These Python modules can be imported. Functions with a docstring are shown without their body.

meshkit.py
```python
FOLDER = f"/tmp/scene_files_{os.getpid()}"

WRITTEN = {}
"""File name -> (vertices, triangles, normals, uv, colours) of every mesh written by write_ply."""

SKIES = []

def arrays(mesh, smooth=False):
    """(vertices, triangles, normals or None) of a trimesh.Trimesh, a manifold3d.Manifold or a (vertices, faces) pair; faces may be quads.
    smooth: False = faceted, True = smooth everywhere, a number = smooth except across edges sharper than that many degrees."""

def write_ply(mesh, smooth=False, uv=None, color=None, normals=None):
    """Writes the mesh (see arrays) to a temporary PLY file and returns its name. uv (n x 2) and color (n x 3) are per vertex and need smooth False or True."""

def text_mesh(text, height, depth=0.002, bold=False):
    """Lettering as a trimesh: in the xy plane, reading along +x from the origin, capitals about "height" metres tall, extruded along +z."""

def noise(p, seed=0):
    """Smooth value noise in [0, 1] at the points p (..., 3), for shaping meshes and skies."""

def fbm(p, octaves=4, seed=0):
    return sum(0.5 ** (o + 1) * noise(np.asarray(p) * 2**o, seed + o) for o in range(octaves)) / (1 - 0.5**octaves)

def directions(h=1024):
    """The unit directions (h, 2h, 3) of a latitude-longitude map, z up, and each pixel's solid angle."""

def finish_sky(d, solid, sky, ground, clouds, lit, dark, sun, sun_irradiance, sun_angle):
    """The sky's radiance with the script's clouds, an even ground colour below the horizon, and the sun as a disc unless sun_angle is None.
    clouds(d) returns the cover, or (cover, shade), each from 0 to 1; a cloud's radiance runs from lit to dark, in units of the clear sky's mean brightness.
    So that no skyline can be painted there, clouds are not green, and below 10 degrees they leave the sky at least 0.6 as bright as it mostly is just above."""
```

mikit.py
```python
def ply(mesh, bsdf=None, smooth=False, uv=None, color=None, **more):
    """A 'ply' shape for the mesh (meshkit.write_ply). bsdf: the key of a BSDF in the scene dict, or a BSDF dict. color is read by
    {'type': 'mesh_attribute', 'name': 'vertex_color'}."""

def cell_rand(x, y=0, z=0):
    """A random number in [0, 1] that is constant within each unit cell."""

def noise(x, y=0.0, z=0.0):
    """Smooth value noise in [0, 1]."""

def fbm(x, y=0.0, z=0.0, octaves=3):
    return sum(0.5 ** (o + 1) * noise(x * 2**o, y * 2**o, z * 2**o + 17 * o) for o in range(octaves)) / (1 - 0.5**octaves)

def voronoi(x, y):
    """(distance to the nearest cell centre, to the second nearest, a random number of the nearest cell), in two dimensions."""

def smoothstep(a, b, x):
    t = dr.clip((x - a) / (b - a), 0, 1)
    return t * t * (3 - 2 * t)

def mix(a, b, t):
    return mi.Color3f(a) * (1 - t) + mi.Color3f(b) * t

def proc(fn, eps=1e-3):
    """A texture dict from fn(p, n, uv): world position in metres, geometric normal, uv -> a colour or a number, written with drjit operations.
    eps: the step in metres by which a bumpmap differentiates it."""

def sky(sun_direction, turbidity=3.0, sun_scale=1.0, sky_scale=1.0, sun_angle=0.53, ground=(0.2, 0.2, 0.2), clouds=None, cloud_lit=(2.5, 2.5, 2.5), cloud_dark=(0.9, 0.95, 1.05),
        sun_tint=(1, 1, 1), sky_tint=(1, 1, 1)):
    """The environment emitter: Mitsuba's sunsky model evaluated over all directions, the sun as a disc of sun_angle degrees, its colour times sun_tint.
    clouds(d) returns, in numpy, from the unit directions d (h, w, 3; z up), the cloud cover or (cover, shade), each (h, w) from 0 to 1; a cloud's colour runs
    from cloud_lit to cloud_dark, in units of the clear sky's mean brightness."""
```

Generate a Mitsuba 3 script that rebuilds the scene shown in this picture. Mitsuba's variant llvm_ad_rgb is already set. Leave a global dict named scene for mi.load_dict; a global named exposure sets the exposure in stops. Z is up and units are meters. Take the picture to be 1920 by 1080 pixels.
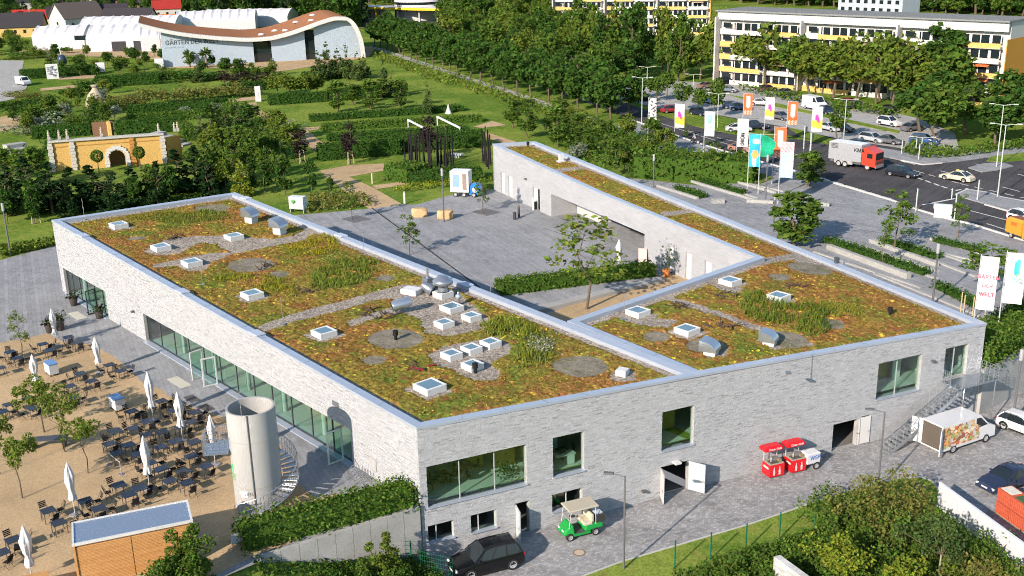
import math, random
import numpy as np, trimesh, mitsuba as mi, drjit as dr
import shapely
from shapely.geometry import Polygon, LineString, Point, MultiPolygon
from scipy.interpolate import LinearNDInterpolator
import meshkit, mikit
from mikit import proc, noise, fbm, voronoi, cell_rand, smoothstep, mix

T4 = mi.ScalarTransform4f
scene, labels = {}, {}
PI = math.pi

# ---------------------------------------------------------------- camera, daylight, exposure
scene['camera'] = {'type': 'perspective', 'fov': 50.443, 'fov_axis': 'x', 'near_clip': 0.5, 'far_clip': 4000.0,
                   'to_world': T4().look_at(origin=[0,0,34],target=[0.0000,9.5068,30.8981],up=[0.02161,0.31012,0.95045])}
SUN = np.array([-0.608 * math.cos(math.radians(26)), -0.794 * math.cos(math.radians(26)), math.sin(math.radians(26))])
scene['sky'] = mikit.sky(SUN.tolist(), turbidity=3.0, sun_tint=(0.85, 0.95, 1.28))
exposure = 2.85

# ---------------------------------------------------------------- helpers
rng = np.random.default_rng(7)

class MB:
    """Collects vertices, triangles and one colour per vertex."""
    def __init__(self): self.v, self.f, self.c, self.n = [], [], [], 0
    def add(self, v, f, col=(.5, .5, .5)):
        v = np.asarray(v, float).reshape(-1, 3); f = np.asarray(f, int)
        if f.ndim == 2 and f.shape[1] == 4: f = np.vstack([f[:, [0, 1, 2]], f[:, [0, 2, 3]]])
        col = np.asarray(col, float)
        self.v.append(v); self.f.append(f + self.n); self.n += len(v)
        self.c.append(np.broadcast_to(col, (len(v), 3)) if col.ndim == 1 else col)
        return self
    def arr(self): return np.vstack(self.v), np.vstack(self.f), np.vstack(self.c)
    def moved(self, M):
        v, f, c = self.arr(); o = MB(); M = np.array(M.matrix if hasattr(M, 'matrix') else M, float)
        return o.add(v @ M[:3, :3].T + M[:3, 3], f, c)
    def box(self, c, s, rz=0, col=(.5, .5, .5), bev=0, top=None):
        """Box at centre c of size s turned by rz; bev cuts the upper edges back; top scales the upper face."""
        x, y, z = np.asarray(s, float) / 2
        if bev:
            b = min(bev, x * .45, y * .45, z * .9)
            rings = [(x, y, -z), (x, y, z - b), (x - b, y - b, z)]
        else:
            k = top or (1, 1); rings = [(x, y, -z), (x * k[0], y * k[1], z)]
        v = np.array([(sx * a, sy * b_, h) for a, b_, h in rings for sx, sy in ((-1, -1), (1, -1), (1, 1), (-1, 1))])
        f = [(0, 3, 2, 1)]
        for r in range(len(rings) - 1):
            for k in range(4): f.append((4 * r + k, 4 * r + (k + 1) % 4, 4 * r + 4 + (k + 1) % 4, 4 * r + 4 + k))
        t = 4 * (len(rings) - 1); f.append((t, t + 1, t + 2, t + 3))
        ca, sa = math.cos(rz), math.sin(rz)
        v = v @ np.array([[ca, sa, 0], [-sa, ca, 0], [0, 0, 1]]) + np.asarray(c, float)
        return self.add(v, f, col)
    def tube(self, p0, p1, r0, r1=None, n=8, col=(.5, .5, .5), cap=True):
        p0, p1 = np.asarray(p0, float), np.asarray(p1, float); r1 = r0 if r1 is None else r1
        d = p1 - p0; d = d / np.linalg.norm(d)
        a = np.cross(d, [0, 0, 1] if abs(d[2]) < .9 else [1, 0, 0]); a /= np.linalg.norm(a); b = np.cross(d, a)
        t = np.arange(n) * 2 * PI / n; r = np.cos(t)[:, None] * a + np.sin(t)[:, None] * b
        v = np.vstack([p0 + r * r0, p1 + r * r1]); i = np.arange(n); j = (i + 1) % n
        f = np.vstack([np.stack([i, j, j + n], 1), np.stack([i, j + n, i + n], 1)])
        if cap:
            v = np.vstack([v, p0, p1]); f = np.vstack([f, np.stack([j, i, i * 0 + 2 * n], 1), np.stack([i + n, j + n, i * 0 + 2 * n + 1], 1)])
        return self.add(v, f[:, ::-1], col)
    def lathe(self, c, prof, n=12, col=(.5, .5, .5), wob=0, seed=0):
        """Profile [(r, z)] turned about the upright through c."""
        c = np.asarray(c, float); t = np.arange(n) * 2 * PI / n; v = []
        for k, (r, z) in enumerate(prof):
            w = 1 + wob * np.sin(t * 5 + k * 1.3 + seed)
            v.append(np.stack([c[0] + r * w * np.cos(t), c[1] + r * w * np.sin(t), np.full(n, c[2] + z)], 1))
        i = np.arange(n); j = (i + 1) % n; f = []
        for k in range(len(prof) - 1):
            f += [np.stack([k * n + i, k * n + j, k * n + n + j], 1), np.stack([k * n + i, k * n + n + j, k * n + n + i], 1)]
        m = len(prof) * n; v += [[[c[0], c[1], c[2] + prof[0][1]], [c[0], c[1], c[2] + prof[-1][1]]]]
        f += [np.stack([j, i, i * 0 + m], 1), np.stack([m - n + i, m - n + j, i * 0 + m + 1], 1)]
        return self.add(np.vstack(v), np.vstack(f), col)
    def prism(self, poly, z0, z1, col=(.5, .5, .5)):
        """Outline (shapely or list of points) extruded from z0 to z1."""
        g = poly if hasattr(poly, 'geom_type') else Polygon(poly)
        for p in getattr(g, 'geoms', [g]):
            if p.area < 1e-6: continue
            m = trimesh.creation.extrude_polygon(p, z1 - z0, engine='earcut')
            self.add(np.array(m.vertices) + [0, 0, z0], m.faces, col)
        return self
    def sheet(self, poly, z, col=(.5, .5, .5)):
        g = poly if hasattr(poly, 'geom_type') else Polygon(poly)
        for p in getattr(g, 'geoms', [g]):
            v, f = trimesh.creation.triangulate_polygon(p, engine='earcut')
            v = np.asarray(v); f = np.asarray(f)
            a = v[f[:, 1]] - v[f[:, 0]]; b = v[f[:, 2]] - v[f[:, 0]]
            neg = a[:, 0] * b[:, 1] - a[:, 1] * b[:, 0] < 0; f[neg] = f[neg][:, ::-1]
            self.add(np.c_[v, np.full(len(v), z)] if np.isscalar(z) else np.c_[v, [z(*q) for q in v]], f, col)
        return self
    def quad(self, a, b, c, d, col=(.5, .5, .5)): return self.add([a, b, c, d], [(0, 1, 2, 3)], col)
    def slab(self, a, b, c, d, t, col=(.5, .5, .5)):
        """A plate of thickness t under the quad a b c d."""
        q = np.array([a, b, c, d], float); n = np.cross(q[1] - q[0], q[3] - q[0]); n /= np.linalg.norm(n)
        v = np.vstack([q, q - n * t])
        return self.add(v, [(0, 1, 2, 3), (7, 6, 5, 4), (0, 4, 5, 1), (1, 5, 6, 2), (2, 6, 7, 3), (3, 7, 4, 0)], col)

def key(name):
    if name not in scene and name not in labels: return name
    k = 1
    while f'{name}_{k:03d}' in scene or f'{name}_{k:03d}' in labels: k += 1
    return f'{name}_{k:03d}'
_next = {}
def fresh(name):
    k = _next.get(name, 0); _next[name] = k + 1
    return name if k == 0 else f'{name}_{k:03d}'
def mesh(mb, mat, smooth=False):
    v, f, c = mb.arr()
    if smooth and smooth is not True:                        # split at sharp edges by hand, so that the colours stay
        t = trimesh.graph.smooth_shade(trimesh.Trimesh(v, f, process=False), angle=math.radians(smooth), facet_minarea=None)
        v, f, c, smooth = np.array(t.vertices), np.array(t.faces), np.broadcast_to(c[0], (len(t.vertices), 3)), True
    if mat == 'cloth': return mikit.ply((v, f), mat, smooth=smooth, color=c)
    q = np.round(np.sqrt(np.clip(c, 0, 1)) * 1023)           # plain colours travel in uv, so that equal materials can be joined
    return mikit.ply((v, f), mat, smooth=smooth, uv=np.c_[q[:, 0] * 1024 + q[:, 1] + .5, q[:, 2] + .5])
def part(parent, name, mb, mat='matte', smooth=False, label=None, kind=None):
    k = fresh(parent + '__' + name)
    scene[k] = mesh(mb, mat, smooth) if isinstance(mb, MB) else mb
    if label or kind: labels[k] = {a: b for a, b in (('label', label), ('kind', kind)) if b}
    return k
def thing(name, label, cat, group=None, kind=None):
    k = fresh(name); labels[k] = {'label': label, 'category': cat}
    if group: labels[k]['group'] = group
    if kind: labels[k]['kind'] = kind
    return k
def solo(name, mb, mat, label, cat, group=None, smooth=False, kind=None):
    k = thing(name, label, cat, group, kind); scene[k] = mesh(mb, mat, smooth) if isinstance(mb, MB) else mb
    return k
def struct(name, mb, mat, smooth=False, label=None):
    k = fresh(name); scene[k] = mesh(mb, mat, smooth); labels[k] = {'kind': 'structure', 'label': label or name.replace('_', ' ')}
    return k
def place(proto, name, label, cat, M, group=None):
    """One more copy of a kind: proto maps part names to shape dicts."""
    k = thing(name, label, cat, group)
    for p, d in proto.items(): scene[k + '__' + p] = {**d, 'to_world': M}
    return k
def at(x, y, z=0, rz=0, s=1): return T4().translate([x, y, z]).rotate([0, 0, 1], math.degrees(rz)).scale(s if isinstance(s, (list, tuple)) else [s, s, s])
def vec(a): return np.asarray(a, float)

# ---------------------------------------------------------------- materials
def f_plain(p, n, uv):
    r = dr.floor(uv.x / 1024); g = dr.floor(uv.x - r * 1024); b = dr.floor(uv.y)
    return mi.Color3f(dr.square(r / 1023), dr.square(g / 1023), dr.square(b / 1023))
VC = proc(f_plain)
scene['cloth'] = {'type': 'twosided', 'b': {'type': 'diffuse', 'reflectance': {'type': 'mesh_attribute', 'name': 'vertex_color'}}}
def two(b): return {'type': 'twosided', 'b': b}
def prin(col, rough, **k): return two({'type': 'principled', 'base_color': col, 'roughness': rough, **k})
scene['matte'] = two({'type': 'diffuse', 'reflectance': VC})
scene['satin'] = prin(VC, .45, specular=.5)
scene['gloss'] = prin(VC, .14, specular=.45)
scene['metal'] = prin(VC, .32, metallic=.9)
scene['leaf'] = {'type': 'principledthin', 'base_color': VC, 'roughness': .55, 'diff_trans': .7, 'spec_tint': 0.0}
scene['pane'] = {'type': 'thindielectric', 'int_ior': 1.5, 'specular_transmittance': {'type': 'rgb', 'value': [.66, .86, .77]}}
scene['dark_glass'] = prin({'type': 'rgb', 'value': [.012, .018, .022]}, .06, specular=.7)

def grain(p, s, lo, hi): return lo + (hi - lo) * fbm(p.x * s, p.y * s, p.z * s, 3)
def f_grass(p, n, uv):
    a = fbm(p.x * .12, p.y * .12, 0, 3); b = fbm(p.x * 1.7, p.y * 1.7, 3, 3); c = noise(p.x * 9, p.y * 9, 5)
    col = mix((.080, .150, .022), (.185, .235, .045), smoothstep(.3, .7, a * .6 + b * .4))
    return mix(col, (.17, .165, .05), .45 * smoothstep(.55, .8, b)) * (.72 + .56 * c)
scene['grass'] = two({'type': 'diffuse', 'reflectance': proc(f_grass)})
PAVX, PAVY = math.cos(math.radians(-66)), math.sin(math.radians(-66))
def f_pave(p, n, uv):
    u, v = p.x * PAVX + p.y * PAVY, -p.x * PAVY + p.y * PAVX
    row = dr.floor(v / .4); uu = u / .8 + .37 * row
    fu, fv = uu - dr.floor(uu), v / .4 - row
    r = cell_rand(dr.floor(uu), row, 2)
    joint = 1 - smoothstep(.0, .02, dr.minimum(fu, 1 - fu)) * smoothstep(0, .045, dr.minimum(fv, 1 - fv))
    tone = .78 + .16 * r + .14 * cell_rand(row, 7, 1) + .30 * (fbm(p.x * .5, p.y * .5, 1, 3) - .5) + .16 * (noise(p.x * 8, p.y * 8, 2) - .5)
    return mi.Color3f(.275, .283, .293) * tone * (1 - .45 * joint)
scene['paving'] = two({'type': 'diffuse', 'reflectance': proc(f_pave)})
def f_cobble(p, n, uv):
    u, v = p.x * .909 + p.y * .416, -p.x * .416 + p.y * .909
    row = dr.floor(v / .16); uu = u / .24 + .5 * row
    r = cell_rand(dr.floor(uu), row, 4); fu, fv = uu - dr.floor(uu), v / .16 - row
    joint = 1 - smoothstep(0, .07, dr.minimum(fu, 1 - fu)) * smoothstep(0, .1, dr.minimum(fv, 1 - fv))
    tone = .74 + .42 * r * r + .40 * (fbm(p.x * .35 + p.y * .2, p.y * .9, 8, 4) - .5) + .25 * (fbm(p.x * 2, p.y * 2, 0, 2) - .5)
    return mi.Color3f(.315, .315, .318) * tone * (1 - .4 * joint)
scene['cobble'] = two({'type': 'diffuse', 'reflectance': proc(f_cobble)})
def f_asphalt(p, n, uv):
    tone = .8 + .5 * (fbm(p.x * .22, p.y * .22, 0, 4) - .5) + .35 * (noise(p.x * 12, p.y * 12, 3) - .5)
    u = (p.x * .80 - p.y * .60) * 2.2
    return mi.Color3f(.088, .087, .092) * (tone + .25 * (noise(-p.x * .05 + p.y * .02, u, 2) - .5))
scene['asphalt'] = two({'type': 'diffuse', 'reflectance': proc(f_asphalt)})
def f_sand(p, n, uv):
    tone = .85 + .35 * (fbm(p.x * .4, p.y * .4, 0, 4) - .5) + .3 * (noise(p.x * 14, p.y * 14, 3) - .5)
    return mi.Color3f(.47, .345, .205) * tone
scene['sand'] = two({'type': 'diffuse', 'reflectance': proc(f_sand)})
def f_sedum(p, n, uv):
    a = fbm(p.x * .16, p.y * .16, 2, 3); b = fbm(p.x * .9, p.y * .9, 5, 3); c = fbm(p.x * 5.5, p.y * 5.5, 9, 3)
    d1, d2, cell = voronoi(p.x * 4.2, p.y * 4.2)
    col = mix((.190, .150, .034), (.235, .120, .040), smoothstep(.41, .62, a * .55 + b * .45 + .12 * (c - .5)))
    col = mix(col, (.105, .140, .026), smoothstep(.52, .70, fbm(p.x * .35 + 9, p.y * .35, 4, 3) * .6 + c * .4))
    col = mix(col, (.40, .34, .035), .9 * smoothstep(.80, .86, cell * .55 + c * .30 + b * .22))
    col = mix(col, (.24, .075, .045), .6 * smoothstep(.72, .8, noise(p.x * 1.3, p.y * 1.3, 7) * .7 + c * .3))
    return col * (.55 + .9 * c) * (.75 + .5 * cell)
scene['sedum'] = two({'type': 'diffuse', 'reflectance': proc(f_sedum)})
def f_gravel(p, n, uv):
    d1, d2, cell = voronoi(p.x * 7, p.y * 7)
    col = mix((.20, .17, .14), (.46, .41, .35), cell)
    return col * (.45 + .55 * smoothstep(0, .25, d2 - d1)) * (.85 + .3 * fbm(p.x, p.y, 0, 2))
scene['gravel'] = two({'type': 'diffuse', 'reflectance': proc(f_gravel)})
def f_soil(p, n, uv):
    tone = .8 + .5 * (fbm(p.x * 1.1, p.y * 1.1, 0, 3) - .5) + .45 * (noise(p.x * 9, p.y * 9, 3) - .5)
    return mix((.25, .225, .175), (.17, .17, .06), .6 * smoothstep(.55, .75, fbm(p.x * 1.4, p.y * 1.4, 6, 3))) * tone
scene['soil'] = two({'type': 'diffuse', 'reflectance': proc(f_soil)})
def f_render(p, n, uv):
    tone = .92 + .16 * (fbm(p.x * .5, p.y * .5, p.z * 1.1, 4) - .5) + .16 * (noise(p.x * 3 + p.y * 3, p.z * 14, 3) - .5)
    return mi.Color3f(.355, .365, .385) * tone
scene['plaster'] = two({'type': 'diffuse', 'reflectance': proc(f_render)})
def f_concrete(p, n, uv):
    tone = .9 + .3 * (fbm(p.x * .8, p.y * .8, p.z * .8, 4) - .5) + .15 * (noise(p.x * 10, p.y * 10, p.z * 10) - .5)
    return mi.Color3f(.36, .36, .345) * tone
scene['concrete'] = two({'type': 'diffuse', 'reflectance': proc(f_concrete)})
def f_zinc(p, n, uv):
    tone = .95 + .12 * (fbm(p.x * .7, p.y * .7, p.z, 3) - .5)
    return mi.Color3f(.40, .45, .53) * tone
scene['zinc'] = prin(proc(f_zinc), .38, metallic=.35, specular=.5)
def f_wood(p, n, uv):
    g = fbm(p.x * .9, p.y * .9, p.z * 22, 3); b = cell_rand(dr.floor(p.z / .09), dr.floor(p.x * .3), 1)
    return mix((.36, .17, .055), (.50, .28, .11), g * .6 + b * .4)
scene['wood'] = prin(proc(f_wood), .55, specular=.3)

# ---------------------------------------------------------------- plan of the visitor centre (x, y, top of the wall)
A, B, C, D = vec((-5.99,60.5,5.45)), vec((-46.1,106.34,7.54)), vec((-30.63,118.5,7.21)), vec((37.29,80.3,4.03))
E, F, G, J = vec((4.28,79.12,5.4)), vec((-2.22,148.51,6.49)), vec((3.63,149.91,6.45)), vec((12.69,69.03,4.95))
K, M = vec((22.49,95.66,5.27)), vec((10.05,122.26,5.44))
YARD = -3.8
def lerp(a, b, t): return a + (b - a) * t

# ---------------------------------------------------------------- the setting: ground, roads, paths
WALL_W = vec((-14.83,55.02)); WALL_A = vec((A[0] - .12, A[1] - .12))
low = Polygon([tuple(A[:2] + [-.25, -.3]), tuple(A[:2] + [.25, .45]), tuple(D[:2] + [-.1, .45]), tuple(D[:2] + [.1, -.1]), (42.65,84.42), (150, 128), (160, 5), (-60, 5), (-30.5, 38), tuple(WALL_W)])
inside = Polygon([tuple(lerp(B, C, .0)[:2]), tuple(A[:2]), tuple(D[:2]), tuple(G[:2]), tuple(F[:2]), tuple(K[:2]), tuple(E[:2]), tuple(C[:2])])
ground = Polygon([(-1500, 5), (1500, 5), (1500, 2600), (-1500, 2600)]).difference(low)
struct('ground', MB().sheet(ground, 0), 'grass', label='lawn and garden ground of the park')
struct('yard', MB().sheet(low, YARD), 'cobble', label='mottled grey cobbled service yard below the building')
yl = Polygon([(-0.4,55.6),(3.88,58.08),(6.69,59.76),(10.68,61.61),(15.27,63.75),(18.96,65.7),(22,67.42),(25.5,69.03),(27.64,69.73),(29.02,69.83),(29.68,69.24),(29.62,68.07),(29.21,66.8),(29.06,64.98),(30.89,57.5),(32.42,49.46),(12.61,39.76),(-2.13,47.55)])
struct('yard_lawn', MB().sheet(yl, YARD + .05), 'grass', label='strip of lawn along the yard')
e = MB()
for a, b in zip(yl.exterior.coords[:11], yl.exterior.coords[1:12]):
    d = vec(b) - vec(a); L = np.hypot(*d)
    e.box([(a[0] + b[0]) / 2, (a[1] + b[1]) / 2, YARD + .04], [L, .1, .12], math.atan2(d[1], d[0]), (.42, .42, .40))
struct('lawn_edging', e, 'matte', label='pale concrete edging between yard and lawn')
# bank under the retaining wall, rising from the yard to the terrace
bank = [(-20.85,55.54),(-14.82,54.96),(-15.08,53.38),(-20.25,53.58)] 
v = np.array([(*WALL_A, YARD), (*WALL_W, -.25), (-40, 33, 0), (-20, 20, YARD), (-2, 40, YARD)], float)
struct('bank', MB().add(v, [(0, 1, 4), (1, 2, 3), (1, 3, 4)]), 'grass', label='grassy bank below the retaining wall')
# terrace and forecourt paving, then the sand over it
pave = Polygon([(-62.59,113.24),(-57.89,118.36),(-53.95,124.02),(-38.65,120.78)] + [tuple(lerp(A, J, .2)[:2]), tuple(WALL_A)] + [tuple(WALL_W)] + [(-26, 36), (-80, 36), (-110, 110)]).buffer(0)
struct('terrace_paving', MB().sheet(pave.difference(low), .02), 'paving', label='grey slab paving of forecourt and terrace')
sand = Polygon([(-54.56,89.54),(-46.04,91.52),(-43.73,92.87),(-42.68,93.77),(-40.37,91.44),(-37.72,90.75),(-34.51,87.61),(-31.47,83.49),(-29.42,80.6),(-28.31,80.33),(-27.41,79.01),(-24.99,76.65),(-23.51,75.69),(-20.79,73.75),(-17.02,70.7),(-14.42,63.99),(-12.79,61.72),(-11.26,62.42),(-10.25,60),(-13.02,56.98)] + [tuple(WALL_W), (-24, 36), (-80, 36), (-80, 85)]).buffer(0)
struct('terrace_sand', MB().sheet(sand.difference(low.buffer(.4)), .03), 'sand', label='tan sand surface of the cafe terrace')
court = Polygon([(-33.09,134.55),(-31.25,135.48),(-27.12,136.51),(-18.2,139.14),(-14.31,141.15),(-12.5,140.69),(-8.21,145.85),(-4.4,148.75),(-2.17,149.2)] + [tuple(lerp(F, G, .5)[:2]), tuple(lerp(K, D, .3)[:2]), tuple(lerp(E, J, .3)[:2]), tuple(lerp(C, B, .4)[:2])])
struct('courtyard_paving', MB().sheet(court, .02), 'paving', label='grey paving of the triangular courtyard')
struct('playground_sand', MB().sheet(Polygon([(1.77,89.02),(3.45,96.22),(7.25,100.35),(10.86,102.59),(15.08,106.33),(17.31,108.39),(18.66,106.44),(12.04,96.87),(5.49,88.8)]), .03), 'sand', label='tan sand in the courtyard corner')
gut = MB()
for a, b in ([(-18.23,139.44),(-3.23,104.43)], [(-1.3,94.74),(19.27,110.16)]):
    d = vec(b) - vec(a); gut.box([*((vec(a) + vec(b)) / 2), .024], [np.hypot(*d), .22, .012], math.atan2(d[1], d[0]), (.06, .06, .06))
struct('drain_channel', gut.arr() and gut, 'matte', label='dark drain line across the courtyard')
# garden paths
for i, pl in enumerate((
        [(-18.52,138.88),(-14.29,140.85),(-19.61,151.91),(-22.8,157.17),(-23.85,159.12),(-19.12,163.22),(-19.68,168.52),(-25.04,167.86),(-29.05,164.25),(-27.26,159.09),(-25.43,155.27),(-24.18,152.01),(-20.89,144.2)],
        [(-19.73,152.95),(-14.79,155.29),(-14.46,153.13),(-18.84,150.48)], [(-6.57,201.01),(-3.08,207.18),(-0.34,201.97),(-4.77,199.62)], [(-4.5,195.62),(-3.51,193.84),(1.27,184.88),(-0.38,182.11),(-4.5,190.73)],
        [(-56.59,238.33),(-52.87,225.15),(-47.23,212.36),(-37.23,191.52),(-28.66,172.46),(-28.27,176.84),(-38.04,202.67),(-42.11,207.35),(-49.24,224.65),(-51.75,227.13),(-55.08,238.89)], [(-62.33,244.8),(-56.04,248.88),(-54.51,242.82),(-61.13,239.78)],
        [(-39.48,204.02),(-35.57,204.71),(-35.5,201.77),(-38.63,199.3)], [(-106.88,215.06),(-102.76,235.74),(-98.31,221.04),(-95.72,211.17),(-99.33,198.96)], [(-115.15,270.81),(-108.56,275.68),(-106.58,270.41),(-113.09,265.72)], [(-119.52,293.5),(-111.11,297.78),(-108.08,289.31),(-117.21,287.57)])):
    struct('garden_path', MB().sheet(Polygon(pl).buffer(0), .03 + .004 * i), 'sand', label='pale sandy garden path')
struct('hall_forecourt', MB().sheet(Polygon([(-162.46,363.31),(-102.71,332.65),(-95.89,309.65),(-67.86,304.51),(-65.5,296.77),(-60.29,295.84),(-49.97,312.76),(-41.01,326.28),(-41.84,354.72),(-55.94,375.77),(-124.23,411.86),(-162.95,399.98)]), .06), 'sand', label='pale gravel forecourt before the halls')
struct('garden_road', MB().sheet(Polygon([(-168.05,345.43),(-147.67,338.49),(-138.18,314.82),(-129.75,301.04),(-119.25,272.44),(-113.73,253.31),(-117.56,237.82)]), .08), 'concrete', label='pale garden road at the left edge')
# plaza beyond the long wing
plaza = Polygon([(13.07,159.1),(18.03,153.79),(25.67,148.84),(34.36,149.35),(35.66,146.86),(30.12,161.19),(25.04,180.11),(21.9,196.23),(23.71,203.65),(31.05,181.35),(36.89,166.57),(41.31,157.68),(42.99,153.06),(46.09,145.51),(49.47,137.38),(50.96,132.1),(53.03,127.12),(54.54,124.96),(57.54,117.17),(59.67,106.22),(49.33,86.14),(42.49,84.07)] + [tuple(D[:2] + [.2, .2]), tuple(D[:2] + [-1, -.0]), tuple(lerp(D, G, .5)[:2] + [-2, 0]), tuple(G[:2])]).buffer(0)
struct('plaza_paving', MB().sheet(plaza.difference(low), .02), 'paving', label='grey paved plaza with broad low steps')
road = Polygon([(-106.5,576.54),(-77.66,528.08),(-49.19,411.36),(-15.35,315.56),(6.03,257.04),(18.21,222.28),(23.78,204.25),(31.05,181.35),(36.89,166.57),(41.31,157.68),(42.99,153.06),(46.09,145.51),(49.47,137.38),(50.96,132.1),(53.03,127.12),(54.54,124.96),(57.54,117.17),(63.78,94.97),(95.38,121.49),(95.85,147.67),(69.53,143.55),(80.13,166.88),(68.03,161.51),(61.62,159.41),(59.63,162.83),(57.03,167.32),(54.41,172.48),(52.11,176.46),(48.96,181.2),(39.78,185.86),(33.35,197.06),(29.8,207.83),(22.5,232.94),(6.54,277.2),(-16.7,345.98),(-41.56,414.02),(-58.18,470.27)])
struct('road', MB().sheet(road, .05), 'asphalt', label='wide dark asphalt road with lane markings')
struct('side_road', MB().sheet(Polygon([(68.96,161.82),(80.51,167.71),(123.76,185.99),(99.33,147.32),(70.25,145.13)]), .045), 'asphalt', label='side road joining at the crossing')
lot = Polygon([(18.03,241.77),(24.08,249.53),(37.65,259.49),(50.39,253.54),(60.04,232.84),(66.22,222.63),(72.62,209.1),(75.43,199.84),(76.08,184),(70.6,167.96),(63.32,171),(58.45,177.14),(54.72,182.51),(50.03,192.66),(43.58,202.86),(36.46,214.13),(30.56,217.01),(26.37,226.98)])
struct('car_park', MB().sheet(lot, .05), 'concrete', label='pale paved car park beyond the road')
struct('access_lane', MB().sheet(Polygon([(30.56,217.01),(36.46,214.13),(43.58,202.86),(50.03,192.66),(54.72,182.51),(58.45,177.14),(63.17,170.57),(60.18,164.43),(54.81,173.8),(52.5,177.84),(49.47,183.14),(45.59,189.91),(41.64,194.85),(34,211.8)]), .066), 'asphalt', label='narrow lane between road and car park')
for i, pl in enumerate(([(30.98,216.26),(36.25,212.82),(40,207.72),(42.85,201.73),(46.33,193.13),(44.12,191.74),(39.76,198.56),(34.5,208.47)], [(32.92,204.89),(34.11,201.68),(37.22,195.41),(40.18,190.05),(39.29,187.49),(36.42,191.06),(33.35,197.06)], [(47.11,234.82),(51.01,227.91),(54.84,220.63),(58.71,209.71),(62.61,199.73),(67.79,187.14),(66.66,184.64),(61.58,196.31),(57.86,206.58),(53.33,216.57),(50.21,224.24)],
        [(42.85,188.11),(44.87,186.8),(47.71,183.36),(47.05,181.43),(44.18,183.79)], [(49.75,192.69),(52.12,188.02),(54.01,181.59),(54.48,178.57),(52.5,177.84),(49.72,184.13)], [(75.6,166.96),(84.28,174.09),(91.32,176.12),(85.04,163.35),(78.18,160.81),(73.51,159.31),(71.55,160.32)], [(34.99,159.5),(36.2,155.95),(37.56,151.82),(34.95,148.61),(33.47,151.17)])):
    struct('verge', MB().prism(Polygon(pl).buffer(0), .03, .13 + .004 * i), 'grass', label='dry grass verge beside the lanes')
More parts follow.
